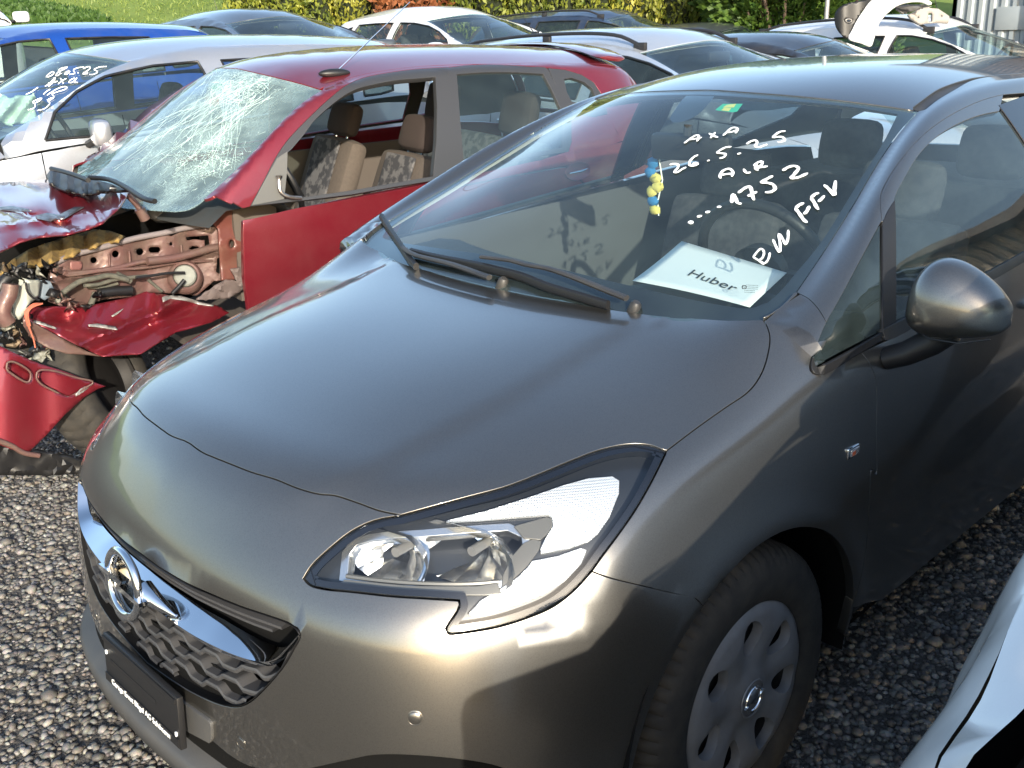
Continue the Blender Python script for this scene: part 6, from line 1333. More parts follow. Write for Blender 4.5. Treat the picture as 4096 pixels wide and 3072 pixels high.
for p_, c_ in ((.25, (.14, .13, .118)), (.45, (.20, .172, .14)), (.6, (.13, .135, .142)), (.75, (.215, .20, .175)), (.9, (.26, .245, .22))): e_ = cr_.elements.new(p_); e_.color = (*c_, 1)
tn = n_.new('ShaderNodeTexNoise'); tn.inputs['Scale'].default_value = 120; tc2 = n_.new('ShaderNodeTexCoord'); l_.new(tc2.outputs['Object'], tn.inputs['Vector']); mm_ = n_.new('ShaderNodeMix'); mm_.data_type = 'RGBA'; mm_.blend_type = 'MULTIPLY'; mm_.inputs[0].default_value = .4; l_.new(r_.outputs[0], mm_.inputs[6]); l_.new(tn.outputs['Color'], mm_.inputs[7]); l_.new(mm_.outputs[2], b_.inputs['Base Color'])
pebbles('gravel', [(-2.1, -1.75), (-.2, -1.75), (.6, -1.3), (-.4, -.4), (-.9, .9), (-2.6, .6), (-2.6, -1.2)], 40000, .005, .012, 1)
pebbles('gravel', [(.55, -.5), (1.9, -1.1), (2.0, 1.6), (1.7, 4.5), (.4, 4.5), (.5, 1.0)], 52000, .005, .012, 2)
pebbles('gravel', [(-4.5, -4.5), (3.5, -4.5), (3.5, 4.5), (-4.5, 4.5)], 14000, .008, .017, 3)
# ------------------------------------------------------------------ red wreck: same master form, reshaped; front end torn open
REDP = paint('red_metallic_paint', (.20, .014, .024), metal=.5, rough=.34, flake=.1, dirt=(4, .10, (.35, .22, .20)))
PINKM = mat('primered_inner_metal', (.135, .070, .062), .5, metal=.15, coat=.25, dirt=(9, .85, (.15, .115, .09)), bump=(40, .5, .004))
GREYW = mat('grey_window_frame', (.040, .040, .042), .42, coat=.2)
RPOS, RYAW, RROLL = (-2.884, .29, -.004), -.112, math.radians(2.6)
red = tag(empty('wrecked_car', RPOS, (0, RROLL, RYAW)), 'dark red hatchback with shattered windscreen and torn open crumpled front beside the taupe hatchback', 'car', ALLC)
SH_r = mk([(-.85, -.86), (0, 0), (.10, .10), (.985, .79), (1.12, .90), (1.6, 1.5), (2.9, 2.85), (3.18, 3.15)], [(.2, .2), (.72, .72), (.92, .91), (1.02, .955), (1.36, 1.395), (1.455, 1.51)], 1.0, 1.10)
RM = Matrix.Translation(RPOS) @ Matrix.Rotation(RYAW, 4, 'Z') @ Matrix.Rotation(RROLL, 4, 'Y'); RMi = np.array(RM.inverted())
toL = lambda P: np.atleast_2d(P) @ RMi[:3, :3].T + RMi[:3, 3]; RMn = np.array(RM); toW = lambda P: np.atleast_2d(P) @ RMn[:3, :3].T + RMn[:3, 3]
RUP = Surf(toW(SH_r(UPP.V)), UPP.F); RLO = Surf(toW(SH_r(LOW.V)), LOW.F); RB = [RUP, RLO]
def rput(D, name, m, flat=False): V, F, N = D; return mesh_obj(name, toL(V), F, m, red, True, N @ RMi[:3, :3].T)
RD = Ortho((1, -.12, .35))
def rpanel(name, m, outer, holes=(), surfs=RB, dom=RD, **k): return rput(panel_data(surfs, dom, outer, holes=holes, **k), name, m)
def rtrace(pts, s=True, step=12, off=0): return trace(RB, pts, s, step, off)
emit(T_['roof'], 'roof', REDP, red, SH_r); emit(T_['rw'], 'rear_window', GLASSC, red, SH_r); emit(T_['tg'], 'tailgate_frame', REDP, red, SH_r); emit(T_['tail'], 'rear_bumper', REDP, red, SH_r)
CRACKG = glass('shattered_glass', (.62, .76, .72), dust_haze=.26, wavy=.5)
def crackle(m, cs):      # web of fine fracture lines, dense near the blows
    n = m.node_tree.nodes; l = m.node_tree.links; tc = n.new('ShaderNodeTexCoord'); last = n['Material Output'].inputs[0].links[0].from_socket; tot = None
    for c_, r_ in cs:
        vd = n.new('ShaderNodeVectorMath'); vd.operation = 'DISTANCE'; vd.inputs[1].default_value = c_; l.new(tc.outputs['Object'], vd.inputs[0]); mp = n.new('ShaderNodeMapRange'); mp.inputs[1].default_value = r_; mp.inputs[2].default_value = r_ * .25; l.new(vd.outputs['Value'], mp.inputs[0])
        if tot is None: tot = mp.outputs[0]
        else: a = n.new('ShaderNodeMath'); a.operation = 'MAXIMUM'; l.new(tot, a.inputs[0]); l.new(mp.outputs[0], a.inputs[1]); tot = a.outputs[0]
    ns = n.new('ShaderNodeTexNoise'); ns.inputs['Scale'].default_value = 9; ns.inputs['Detail'].default_value = 5; l.new(tc.outputs['Object'], ns.inputs['Vector']); m0 = n.new('ShaderNodeMath'); m0.operation = 'MULTIPLY_ADD'; l.new(ns.outputs['Fac'], m0.inputs[0]); m0.inputs[1].default_value = 1.6; m0.inputs[2].default_value = -.35; mk_ = n.new('ShaderNodeMath'); mk_.operation = 'MULTIPLY'; mk_.use_clamp = True; l.new(m0.outputs[0], mk_.inputs[0]); l.new(tot, mk_.inputs[1])
    mapn = n.new('ShaderNodeMapping'); mapn.inputs['Scale'].default_value = (1.5, .55, .55); l.new(tc.outputs['Object'], mapn.inputs[0]); lines = None
    for sc in (38, 85):
        v = n.new('ShaderNodeTexVoronoi'); v.feature = 'DISTANCE_TO_EDGE'; v.inputs['Scale'].default_value = sc; l.new(mapn.outputs[0], v.inputs['Vector']); r = n.new('ShaderNodeMapRange'); r.inputs[1].default_value = .055; r.inputs[2].default_value = .0; l.new(v.outputs['Distance'], r.inputs[0])
        if lines is None: lines = r.outputs[0]
        else: a = n.new('ShaderNodeMath'); a.operation = 'MAXIMUM'; l.new(lines, a.inputs[0]); l.new(r.outputs[0], a.inputs[1]); lines = a.outputs[0]
    f = n.new('ShaderNodeMath'); f.operation = 'MULTIPLY'; l.new(lines, f.inputs[0]); l.new(mk_.outputs[0], f.inputs[1]); f2 = n.new('ShaderNodeMath'); f2.operation = 'MULTIPLY_ADD'; f2.use_clamp = True; l.new(mk_.outputs[0], f2.inputs[0]); f2.inputs[1].default_value = .22; l.new(f.outputs[0], f2.inputs[2])
    d = n.new('ShaderNodeBsdfPrincipled'); d.inputs['Base Color'].default_value = (.50, .66, .62, 1); d.inputs['Roughness'].default_value = .3; mx = n.new('ShaderNodeMixShader'); l.new(f2.outputs[0], mx.inputs[0]); l.new(last, mx.inputs[1]); l.new(d.outputs[0], mx.inputs[2]); l.new(mx.outputs[0], n['Material Output'].inputs[0])
crackle(CRACKG, (((.12, .74, 1.32), .50), ((.50, .28, 1.05), .30), ((.30, .50, 1.20), .36), ((.05, .35, 1.12), .25)))
emit(T_['ws'], 'windscreen', CRACKG, red, SH_r); emit(T_['frit'], 'windscreen_border', GLOSSB, red, SH_r)
ZA = Z(1300, 0, .6329); ZG = Z(1000, 200, .4521); Zr = Z(0, 600, .7838); Zq = Z(200, 600, .4521); Zs = Z(0, 1000, .5425)
# near side (its left flank), traced
fw = rtrace(ZG([(485, 745), (560, 640), (640, 560), (720, 490), (840, 400), (960, 340), (1100, 305), (1300, 268), (1500, 252), (1640, 240)])); fwr = rtrace(ZG([(1640, 240), (1655, 500), (1650, 800), (1620, 1115)]), False); fwb = rtrace(ZG([(1620, 1115), (1300, 1170), (900, 1240), (480, 1300), (300, 1318)]), False); fwl = rtrace(ZG([(300, 1318), (330, 1080), (335, 910), (370, 880), (485, 745)]), False)
front_open = np.vstack([fw, fwr[1:], fwb[1:], fwl[1:-1]])
fo = rtrace(ZG([(0, 1385), (110, 1180), (240, 930), (330, 800), (440, 680), (560, 560), (700, 430), (850, 310), (1000, 245), (1250, 195), (1500, 165), (1760, 150)])); fb = rtrace(ZG([(1760, 150), (1790, 500), (1815, 800), (1830, 1080)]), False); fbb = rtrace(ZG([(1830, 1080), (1600, 1160), (1300, 1210), (900, 1280), (500, 1330), (0, 1385)]), False)
rpanel('front_window_frame', GREYW, np.vstack([fo, fb[1:], fbb[1:-1]]), holes=[front_open], h=.05, gap=.002, depth=.03)
ro = rtrace(ZA([(775, 425), (950, 408), (1150, 410), (1300, 420), (1400, 428), (1440, 500), (1500, 600), (1540, 700)])); rb = rtrace(ZA([(1540, 700), (1560, 780), (1560, 900), (1540, 960)]), False)
rbb = rtrace(ZA([(1540, 960), (1200, 1010), (1000, 1040), (815, 1050)]), False); rbl = rtrace(ZA([(815, 1050), (800, 800), (790, 560), (775, 425)]), False)
rg_out = np.vstack([ro, rb[1:], rbb[1:], rbl[1:-1]])
gi = np.vstack([rtrace(ZA([(835, 470), (1000, 458), (1200, 458), (1380, 468)])), rtrace(ZA([(1380, 468), (1430, 560), (1490, 690), (1505, 800), (1500, 930)]), False)[1:], rtrace(ZA([(1500, 930), (1200, 985), (880, 1030)]), False)[1:], rtrace(ZA([(880, 1030), (860, 800), (835, 470)]), False)[1:-1]])
rpanel('rear_window_frame', GREYW, rg_out, holes=[gi], h=.05, gap=.002, depth=.02); rpanel('rear_door_glass', GLASSC, gi, h=.08, gap=0, depth=.0, off=-.01)
qo = rtrace(ZA([(1408, 428), (1520, 440), (1620, 470), (1700, 520), (1760, 610), (1790, 720), (1700, 740), (1600, 720), (1540, 700), (1490, 590), (1440, 500)]), False)
qi = rtrace(ZA([(1512, 500), (1560, 492), (1640, 520), (1690, 560), (1720, 640), (1640, 660), (1560, 640), (1530, 580)]), False)
rpanel('quarter_frame', GREYW, qo, holes=[qi], h=.04, gap=.002, depth=.02); rpanel('quarter_glass', GLASSC, qi, h=.06, gap=0, depth=0, off=-.01)
# far side: simple frame and glass from the shared form
D = mirror_data(T_['shell_hatch5']); put((SH_r(D[0]), D[1], D[2]), 'cabin_side', REDP, red); 
D = mirror_data(T_['inner_hatch5']); put((SH_r(D[0]), D[1], D[2]), 'inner_trim', TRIMIN, red); put((SH_r(T_['headliner'][0]), T_['headliner'][1], T_['headliner'][2]), 'headliner', LINER, red)
D = mirror_data(T_['win_hatch5'][1]); put((SH_r(D[0]), D[1], D[2]), 'side_window', GLASSC, red)
D = mirror_data(T_['side']); put((SH_r(D[0]), D[1], D[2]), 'body_side', REDP, red)
# painted roof side and pillars of the near flank
RT = lambda x, y, z: nearest(RB, toW(SH_r([(x, y, z)]))[0])[0]
wse_r = toW(SH_r(t_wse)); roofe = toW(SH_r(np.vstack([t_dl, [UN(.525, 2.0, 1.395)], [UN(.513, 2.3, 1.385)], [UN(.505, 2.6, 1.38)], [UN(.49, 2.84, 1.335)]])))
qb = rtrace(ZA([(1790, 720), (1840, 800), (1870, 900)]), False)
tailr = toW(SH_r([UN(.60, 2.94, 1.12), UN(.55, 2.97, 1.19), UN(.52, 2.88, 1.31)]))
side_red = np.vstack([wse_r[::-1][:0], fo[::-1][:0]])
upper = np.vstack([wse_r[::-1], roofe, tailr[::-1], [toW(SH_r([UN(.70, 2.8, 1.09)]))[0]], rtrace(ZA([(1860, 860), (1790, 725)]), False), qo[::-1][:0], rtrace(ZA([(1790, 720), (1760, 610), (1700, 520), (1620, 470), (1520, 440), (1404, 427), (1300, 419), (1150, 409), (950, 407), (775, 424)]), False)[1:], fo[::-1][1:], rtrace(ZG([(0, 1385), (-60, 1400)]), False)[1:]])
rpanel('roof_side', REDP, upper, h=.03, gap=.001, depth=.012, dom=Ortho((.8, -.3, .6)))
LB = Z(0, 0, 1.8517)
door_r = np.vstack([rtrace(LB([(523, 452), (700, 425), (860, 398), (945, 386), (988, 378)]), False), [nearest([RLO], toW(SH_r([(.86, 1.47, z)]))[0])[0] for z in (.7, .5, .3, .22)], [nearest([RLO], toW(SH_r([(.86, y, .22)]))[0])[0] for y in (1.1, .7, .45)], rtrace(LB([(527, 600), (525, 520)]), False)])
rpanel('front_door', REDP, door_r, surfs=[RLO], h=.06, gap=.003, depth=.03)
door2 = np.vstack([[nearest([RLO], toW(SH_r([p]))[0])[0] for p in [(.84, 1.50, .955), (.83, 1.9, .985), (.82, 2.2, 1.0), (.86, 2.32, .85), (.86, 2.16, .62), (.86, 2.1, .45), (.86, 2.05, .22), (.86, 1.5, .22), (.86, 1.49, .6)]]])
rpanel('rear_door', REDP, door2, surfs=[RLO], h=.07, gap=.003, depth=.03)
q2 = np.vstack([[nearest([RLO], toW(SH_r([p]))[0])[0] for p in [(.82, 2.21, 1.0), (.78, 2.5, 1.02), (.73, 2.85, 1.03), (.76, 2.96, .8), (.76, 2.99, .5), (.76, 2.98, .25), (.83, 2.9, .22)]], [nearest([RLO], toW(SH_r([p]))[0])[0] for p in [(.86, 2.51 + .375 * math.cos(a), .31 + .37 * math.sin(a)) for a in np.linspace(-.2, 2.7, 22)]], [nearest([RLO], toW(SH_r([p]))[0])[0] for p in [(.86, 2.16, .62), (.86, 2.33, .85)]]])
rpanel('quarter_panel', REDP, q2, surfs=[RLO], h=.07, gap=.002, depth=.03)
bsup = toW(SH_r([UN(.825, y, z) for y, z in ((1.42, 1.0), (1.55, 1.01), (1.9, 1.03), (2.3, 1.05), (2.8, 1.07))])); bslo = toW(SH_r([nearest([LOW], (.84, y, z))[0] for y, z in ((2.8, 1.03), (2.3, 1.02), (1.9, 1.0), (1.55, .975), (1.42, .965))])); rpanel('belt_strip', REDP, np.vstack([bsup, bslo]), h=.06, gap=0, depth=.008, off=.001)
cq = np.vstack([rtrace(ZA([(1540, 705), (1600, 722), (1700, 742), (1790, 722), (1850, 850)]), False), toW(SH_r([UN(.70, 2.8, 1.09), UN(.77, 2.5, 1.06), UN(.80, 2.2, 1.045), UN(.81, 2.05, 1.04)])), rtrace(ZA([(1542, 958), (1562, 900), (1560, 790)]), False)])
rpanel('rear_quarter', REDP, cq, h=.05, gap=0, depth=.01)
# handle in its oval recess
hp_ = rtrace(LB([(1247, 370), (1250, 371)]), False)[0]; n_r = nearest(RB, hp_)[1]
hh_ = empty('door_handle'); hh_.parent = red
bm = bmesh.new(); M_ = Matrix.Translation(toL(hp_)[0]) @ Vector(RMi[:3, :3] @ n_r).to_track_quat('X', 'Z').to_matrix().to_4x4(); lathe(bm, [(.0, .001), (.8, .001), (1.0, .006), (1.06, -.004)], 32, M_ @ Matrix.Diagonal((1, .085, .045, 1))); bm_obj('handle_recess', bm, REDP, hh_)
bm = bmesh.new(); tube(bm, [M_ @ Vector((.006, -.06, -.004)), M_ @ Vector((.024, 0, .0)), M_ @ Vector((.006, .06, .006))], [.006, .011, .006], 10, .7); bm_obj('grip', bm, CHROME, hh_)
# spoiler over the tailgate
bm = bmesh.new(); rings = []
for x in np.linspace(-.56, .56, 17):
    t = abs(x) / .56; y0 = 2.62 - .10 * t; zz = 1.485 - .04 * t ** 2; w_ = .36 - .10 * t ** 3
    rings.append([bm.verts.new(p) for p in ((x, y0, zz), (x, y0 + w_ * .5, zz + .006), (x, y0 + w_, zz - .012), (x, y0 + w_ + .01, zz - .03), (x, y0 + w_ - .03, zz - .045), (x, y0 + w_ * .5, zz - .03))])
for a_, b2 in zip(rings, rings[1:]):
    for k in range(6): bm.faces.new((a_[k], b2[k], b2[(k + 1) % 6], a_[(k + 1) % 6]))
bm.faces.new(rings[0]); bm.faces.new(rings[-1][::-1]); o = bm_obj('spoiler', bm, REDP, red, True, 60); md = o.modifiers.new('s', 'SUBSURF'); md.levels = md.render_levels = 1
# roof antenna: oval foot and long thin rod leaning back
ab = at(1340, 297, 0, -2.25); ab = nearest(RB, CAM_LOC + ray(1340, 297) * 4.4)[0]; ab = trace([RUP], [(1338, 300), (1345, 296)], False)[0]
an = empty('antenna'); an.parent = red
bm = bmesh.new(); M_ = Matrix.Translation(toL(ab)[0] + np.array([0, 0, .008])) @ Matrix.Rotation(math.radians(-10), 4, 'Z'); bmesh.ops.create_uvsphere(bm, u_segments=18, v_segments=10, radius=1)
for v in bm.verts: v.co = M_ @ Vector((v.co.x * .026, v.co.y * .075, v.co.z * .020))
bm_obj('antenna_foot', bm, BLACK, an)
tip = at(1640, 8, 1, ab[1] + .32); bm = bmesh.new(); tube(bm, [toL(ab)[0] + np.array([0, .02, .02]), toL(tip)[0]], [.0035, .0018], 6); bm_obj('antenna_rod', bm, CHROME, an)
# door top opening: sail panel with bare mirror bracket
sail = rtrace(ZG([(18, 1372), (120, 1180), (240, 960), (330, 900), (325, 1080), (300, 1318)]), False)
rpanel('mirror_sail', mat('grey_plastic', (.11, .11, .105), .5, bump=(60, .2, .002)), sail, h=.04, gap=0, depth=.012, off=.002)
sx_ = rtrace(ZG([(240, 1120), (250, 1250), (320, 1300), (440, 1315)]), True, off=.02); bm = bmesh.new(); tube(bm, toL(sx_), [.016] + [.008] * (len(sx_) - 1), 8); bm_obj('mirror_bracket', bm, STEEL, red)
sx_ = [at(*p, 0, -2.30) for p in ZG([(330, 1100), (390, 1200), (450, 1300)])]; bm = bmesh.new(); tube(bm, toL(sx_), .018, 10); bm_obj('grab_bar', bm, BLACK, red)
# seats with patterned cloth
BROWN = mat('taupe_seat_bolster', (.085, .068, .055), .9, noise=(60, (.11, .088, .072), .3)); PAT = mat('patterned_seat_cloth', (.045, .045, .05), .95, noise=(22, (.13, .125, .125), .05)); BRD = mat('dark_brown_cloth', (.045, .032, .028), .95)
for x in (.37, -.37): seat(red, x, 1.25, .28, m=BROWN, m2=PAT, lean=22, hr=.76, head_m=BRD)
rb2 = empty('rear_bench', (0, 2.0, .30)); rb2.parent = red
bm = bmesh.new(); box(bm, (0, -.22, .12), (1.25, .48, .16), None, .05); bm_obj('seat_cushion', bm, BROWN, rb2); bm = bmesh.new(); box(bm, (0, .12, .45), (1.25, .14, .58), Matrix.Rotation(math.radians(-20), 4, 'X'), .05); bm_obj('seat_back', bm, PAT, rb2)
for x in (-.36, .36):
    bm = bmesh.new(); box(bm, (x, .20, .86), (.28, .10, .24), Matrix.Rotation(math.radians(-14), 4, 'X'), .045); o = bm_obj('head_restraint', bm, BRD, rb2); md = o.modifiers.new('s', 'SUBSURF'); md.levels = md.render_levels = 1
bm = bmesh.new(); box(bm, (0, 1.55, .30), (1.4, 2.6, .03)); box(bm, (.76, 1.55, .60), (.03, 2.1, .58)); box(bm, (-.76, 1.4, .60), (.03, 2.4, .62)); box(bm, (0, .55, .72), (1.2, .20, .42)); bm_obj('cabin_floor', bm, mat('grey_brown_trim', (.11, .09, .075), .9), red)
bm = bmesh.new(); lathe(bm, [(.18 + .014 * math.cos(a), .014 * math.sin(a)) for a in np.linspace(0, 2 * math.pi, 9)[:-1]], 28, Matrix.Translation((.36, .78, .97)) @ Vector((0, 1, .42)).normalized().to_track_quat('X', 'Z').to_matrix().to_4x4(), closed=True); bm_obj('steering_wheel', bm, BLACK, red)
V = []
for i, x in enumerate(np.linspace(-.70, .70, 12)):
    for j, (py, pz) in enumerate(((.0, -.06), (.08, 0), (.30, .01), (.42, -.05), (.44, -.3))): b_ = .14 + .16 * (x / .7) ** 2; V.append((x, b_ + py, .935 + pz))
F = [(i * 5 + j, (i + 1) * 5 + j, (i + 1) * 5 + j + 1, i * 5 + j + 1) for i in range(11) for j in range(4)]; mesh_obj('dashboard', V, F, DASHM, red)
for x in (.765, -.765): add_wheel(red, (x * .97, 2.50, .30), .4, 1 if x > 0 else -1, 0, 'plain')
w = add_wheel(red, (.0, .0, .0), .9, 1, 0, 'plain'); w.location = toL((-2.33, .03, .235))[0]; w.rotation_euler = (.4, math.radians(-20), math.radians(52))
add_wheel(red, (-.74, 0, .30), .4, -1, 0, 'plain')
# cracks in the windscreen: thin bright fracture lines and crushed patches
CR_ = mat('fractured_glass_edge', (.62, .80, .76), .35, spec=.8)
def wpx(pts, surfs, width, m, name, parent_local, off=.002):
    V, F = [], []
    for s_ in pts:
        P = [CAM_LOC * 0] * 0
        for u, v in s_:
            h_ = hit(surfs, CAM_LOC, ray(u, v))
            if h_: P.append((h_[0] + h_[1] * off, h_[1]))
        if len(P) < 2: continue
        st = len(V)
        for i, (p, n) in enumerate(P):
            t = P[min(i + 1, len(P) - 1)][0] - P[max(i - 1, 0)][0]; t /= max(np.linalg.norm(t), 1e-9); sd = np.cross(n, t); sd /= max(np.linalg.norm(sd), 1e-9); wv = width * (.35 + .65 * abs(math.sin(i * 2.3 + st))) * .5; V += [p - sd * wv, p + n * wv, p + sd * wv]
        for i in range(len(P) - 1):
            a = st + i * 3; F += [(a, a + 1, a + 4, a + 3), (a + 1, a + 2, a + 5, a + 4)]
    return mesh_obj(name, parent_local(np.array(V)) if parent_local else V, F, m, None, False)
ZC1 = Z(0, 0, .6329)
rc = random.Random(11); strokes = []
ctr = (1520, 590)
wsq = np.array(ZC1([(1215, 425), (1960, 520), (1500, 1110), (480, 1090)]))
def jag(a, b, n, amp): 
    out = []
    for i in range(n + 1):
        t = i / n; out.append((a[0] + (b[0] - a[0]) * t + rc.gauss(0, amp) * (0 < i < n), a[1] + (b[1] - a[1]) * t + rc.gauss(0, amp) * (0 < i < n)))
    return out
for q in range(42):      # long rays running down the glass
    a0 = ZC1([(rc.uniform(1330, 1750), rc.uniform(450, 640))])[0]; b0 = ZC1([(rc.uniform(640, 1480), rc.uniform(820, 1120))])[0]
    strokes.append(jag(a0, b0, 14, 2.2))
for q in range(60):      # short arcs round the impact
    an_ = rc.uniform(0, 6.28); r0 = rc.uniform(8, 95); c0_ = np.array(ZC1([ctr])[0]); st_ = []
    for k in range(6): a2 = an_ + k * .12; st_.append((c0_[0] + r0 * 1.25 * math.cos(a2) + rc.gauss(0, 1.2), c0_[1] + r0 * .62 * math.sin(a2) + rc.gauss(0, 1.2)))
    strokes.append(st_)
for q in range(330):      # crushed area low on the near side
    c1_ = ZC1([(rc.gauss(1300, 150), rc.gauss(1010, 75))])[0]; strokes.append(jag(c1_, (c1_[0] + rc.gauss(0, 16), c1_[1] + rc.gauss(0, 10)), 3, 1.5))
for q in range(260):
    c1_ = ZC1([(rc.gauss(1540, 110), rc.gauss(520, 45))])[0]; strokes.append(jag(c1_, (c1_[0] + rc.gauss(0, 12), c1_[1] + rc.gauss(0, 7)), 3, 1.2))
rws = panel_data([UPP], OW, ws_out, h=.05, gap=.004, depth=0, off=0); tri_q = [f for f in rws[1]]
RWSV = toW(SH_r(rws[0])); 
class TriSurf:
    def __init__(s, V, F, N): s.V, s.bvh = V, BVHTree.FromPolygons([Vector(v) for v in V], F)
    def norm_at(s, p, fi): return None
tb_ = BVHTree.FromPolygons([Vector(v) for v in RWSV], [tuple(int(i) for i in f) for f in tri_q])
class RS:
    bvh = tb_
    @staticmethod
    def norm_at(p, fi): n = np.array(tb_.find_nearest(Vector(p))[1]); return n if n @ (CAM_LOC - np.array(p)) > 0 else -n
o = wpx(strokes, [RS], .0013, CR_, 'crack', toL, .003); o.parent = red; o['kind'] = 'stuff'
# stickers on the glass
for q, m_ in (((1325, 520, 1400, 575), mat('green_sticker2', (.02, .36, .18), .6)), ((1290, 600, 1385, 665), mat('orange_sticker', (.55, .13, .04), .6))):
    x0, y0, x1, y1 = q; P = [hit([RS], CAM_LOC, ray(*p)) for p in ZC1([(x0, y0 + 20), (x0 + 15, y0), (x1, y0 + 5), (x1 - 5, y1 - 10), (x0 + 30, y1)])]; V = [toL(p[0] - p[1] * .004)[0] for p in P if p]; mesh_obj('sticker', V, [tuple(range(len(V)))], m_, red, False)
def circ(cx, cy, r, ry=None, n=14): return [(cx + r * math.cos(2 * math.pi * k / n), cy + (ry or r) * math.sin(2 * math.pi * k / n)) for k in range(n)]
# crumpled sheets: outline from the photo, each point at its own distance
def sheet(name, px, depth, m, parent, tl=None, step=14, holes=(), thick=.004, rough=0.0, seed=1, smooth_=False, sharp=30):
    g = random.Random(seed); P0 = catmull(px, step=step, closed=True) if smooth_ else resample(px, step); loops = [P0] + [resample(h_, max(5, step * .5)) for h_ in holes]; allp = np.vstack(loops); lo, hi = allp.min(0), allp.max(0)
    gx, gy = np.meshgrid(np.arange(lo[0], hi[0], step), np.arange(lo[1], hi[1], step)); G = np.c_[gx.ravel(), gy.ravel()] + np.array([[g.uniform(-.2, .2) * step, g.uniform(-.2, .2) * step] for _ in range(gx.size)]); ok = inpoly(G, P0)
    for L in loops[1:]: ok &= ~inpoly(G, L)
    G = G[ok]; G = G[[np.linalg.norm(allp - p, axis=1).min() > step * .45 for p in G]] if len(G) else G; pts = np.vstack([allp, G]) if len(G) else allp; E = []; st = 0
    for L in loops: E += [(st + i, st + (i + 1) % len(L)) for i in range(len(L))]; st += len(L)
    vo, eo, fo_, a, b, c = delaunay_2d_cdt([Vector(p) for p in pts], E, [], 0, 1e-6); P2 = np.array([(v.x, v.y) for v in vo]); T = [f for f in fo_ if len(f) == 3]; cen = np.array([P2[list(f)].mean(0) for f in T]); ok = inpoly(cen, P0)
    for L in loops[1:]: ok &= ~inpoly(cen, L)
    T = [t for t, k in zip(T, ok) if k]; V = []
    for u, v in P2:
        ax, val = depth(u, v); V.append(at(u, v, ax, val + (g.gauss(0, rough) if rough else 0)))
    V = np.array(V); n0 = np.cross(V[T[0][1]] - V[T[0][0]], V[T[0][2]] - V[T[0][0]])
    if n0 @ (CAM_LOC - V[T[0][0]]) < 0: T = [t[::-1] for t in T]
    o = mesh_obj(name, tl(V) if tl else V, T, m, parent, True); o.data.set_sharp_from_angle(angle=math.radians(sharp)); md = o.modifiers.new('t', 'SOLIDIFY'); md.thickness = thick; md.offset = -1; return o
def lerp(x, a, b, A, B): t = min(1, max(0, (x - a) / (b - a))); return A + (B - A) * t
# hood, buckled upwards
hz_ = lambda u, v: (2, 1.00 - .00018 * (v - 760) * 0 - lerp(v, 740, 1030, 0, .10) + .006 * math.sin(u * .016 + v * .022) + .004 * math.sin(u * .033 - v * .028) + .006 * math.exp(-((u - 470) / 26) ** 2) - .007 * math.exp(-((v - u * .25 - 830) / 16) ** 2) + .006 * math.exp(-((v + u * .15 - 905) / 13) ** 2))
HOODPX = Zr([(-80, 215), (0, 165), (90, 160), (235, 150), (330, 200), (430, 225), (560, 205), (650, 200), (656, 216), (620, 282), (520, 372), (450, 402), (330, 432), (200, 442), (100, 468), (30, 505), (-80, 570)])
sheet('crumpled_hood', HOODPX, hz_, REDP, red, toL, step=13, thick=.006, seed=2, sharp=24)
sheet('bare_metal_tear', Zr([(180, 335), (240, 320), (300, 330), (380, 290), (430, 290), (330, 350), (260, 365), (190, 350)]), lambda u, v: (2, hz_(u, v)[1] + .004), STEEL, red, toL, step=12, thick=.002)
sheet('bare_metal_tear', Zr([(0, 290), (60, 285), (140, 300), (160, 310), (90, 312), (0, 305)]), lambda u, v: (2, hz_(u, v)[1] + .005), STEEL, red, toL, step=12, thick=.002)
sheet('bonnet_mat', Zr([(-20, 640), (60, 560), (150, 505), (300, 455), (480, 405), (560, 412), (640, 440), (600, 462), (500, 482), (380, 530), (300, 558), (200, 590), (100, 600), (30, 618)]), lambda u, v: (2, .845 - lerp(v, 920, 1100, 0, .08) + .008 * math.sin(u * .07)), mat('golden_fibre_mat', (.36, .24, .07), .95, noise=(30, (.20, .13, .05), .2), bump=(90, .8, .006)), red, toL, step=14, thick=.012)
sheet('cowl_cover', Zr([(236, 132), (262, 92), (330, 108), (400, 128), (462, 146), (560, 170), (650, 205), (560, 205), (430, 226), (330, 202), (250, 165)]), lambda u, v: (2, 1.02 + .01 * math.sin(u * .1)), BLACK, red, toL, step=14, thick=.012)
sheet('cowl_cover', Zr([(650, 215), (700, 235), (760, 280), (850, 295), (960, 325), (1085, 322), (1060, 345), (960, 360), (860, 372), (800, 372), (740, 330), (690, 290)]), lambda u, v: (0, -2.36 - lerp(u, 500, 860, .12, 0)), BLACK, red, toL, step=14, thick=.02)
def rodpx(name, px, ax, val, r, m, seg=8, vals=None, parent=None):
    P = catmull(px, step=12) if len(px) > 2 else np.array(px); n = len(P); Q = [at(u, v, ax, (val if vals is None else vals[0] + (vals[1] - vals[0]) * i / (n - 1))) for i, (u, v) in enumerate(P)]; bm = bmesh.new(); tube(bm, toL(Q), r, seg); return bm_obj(name, bm, m, parent or red, True, 50)
rodpx('wiper_arm', Zr([(455, 140), (560, 152), (640, 190), (740, 250), (790, 262)]), 2, 1.045, .010, BLACK)
rodpx('wiper_blade', Zr([(262, 95), (330, 112), (400, 135), (450, 155)]), 2, 1.06, .010, BLACK)
rodpx('hood_hinge', Zr([(650, 228), (690, 270), (725, 318), (742, 355)]), 0, -2.33, .013, PINKM); rodpx('hood_hinge', Zr([(712, 300), (742, 355)]), 0, -2.32, .022, PINKM)
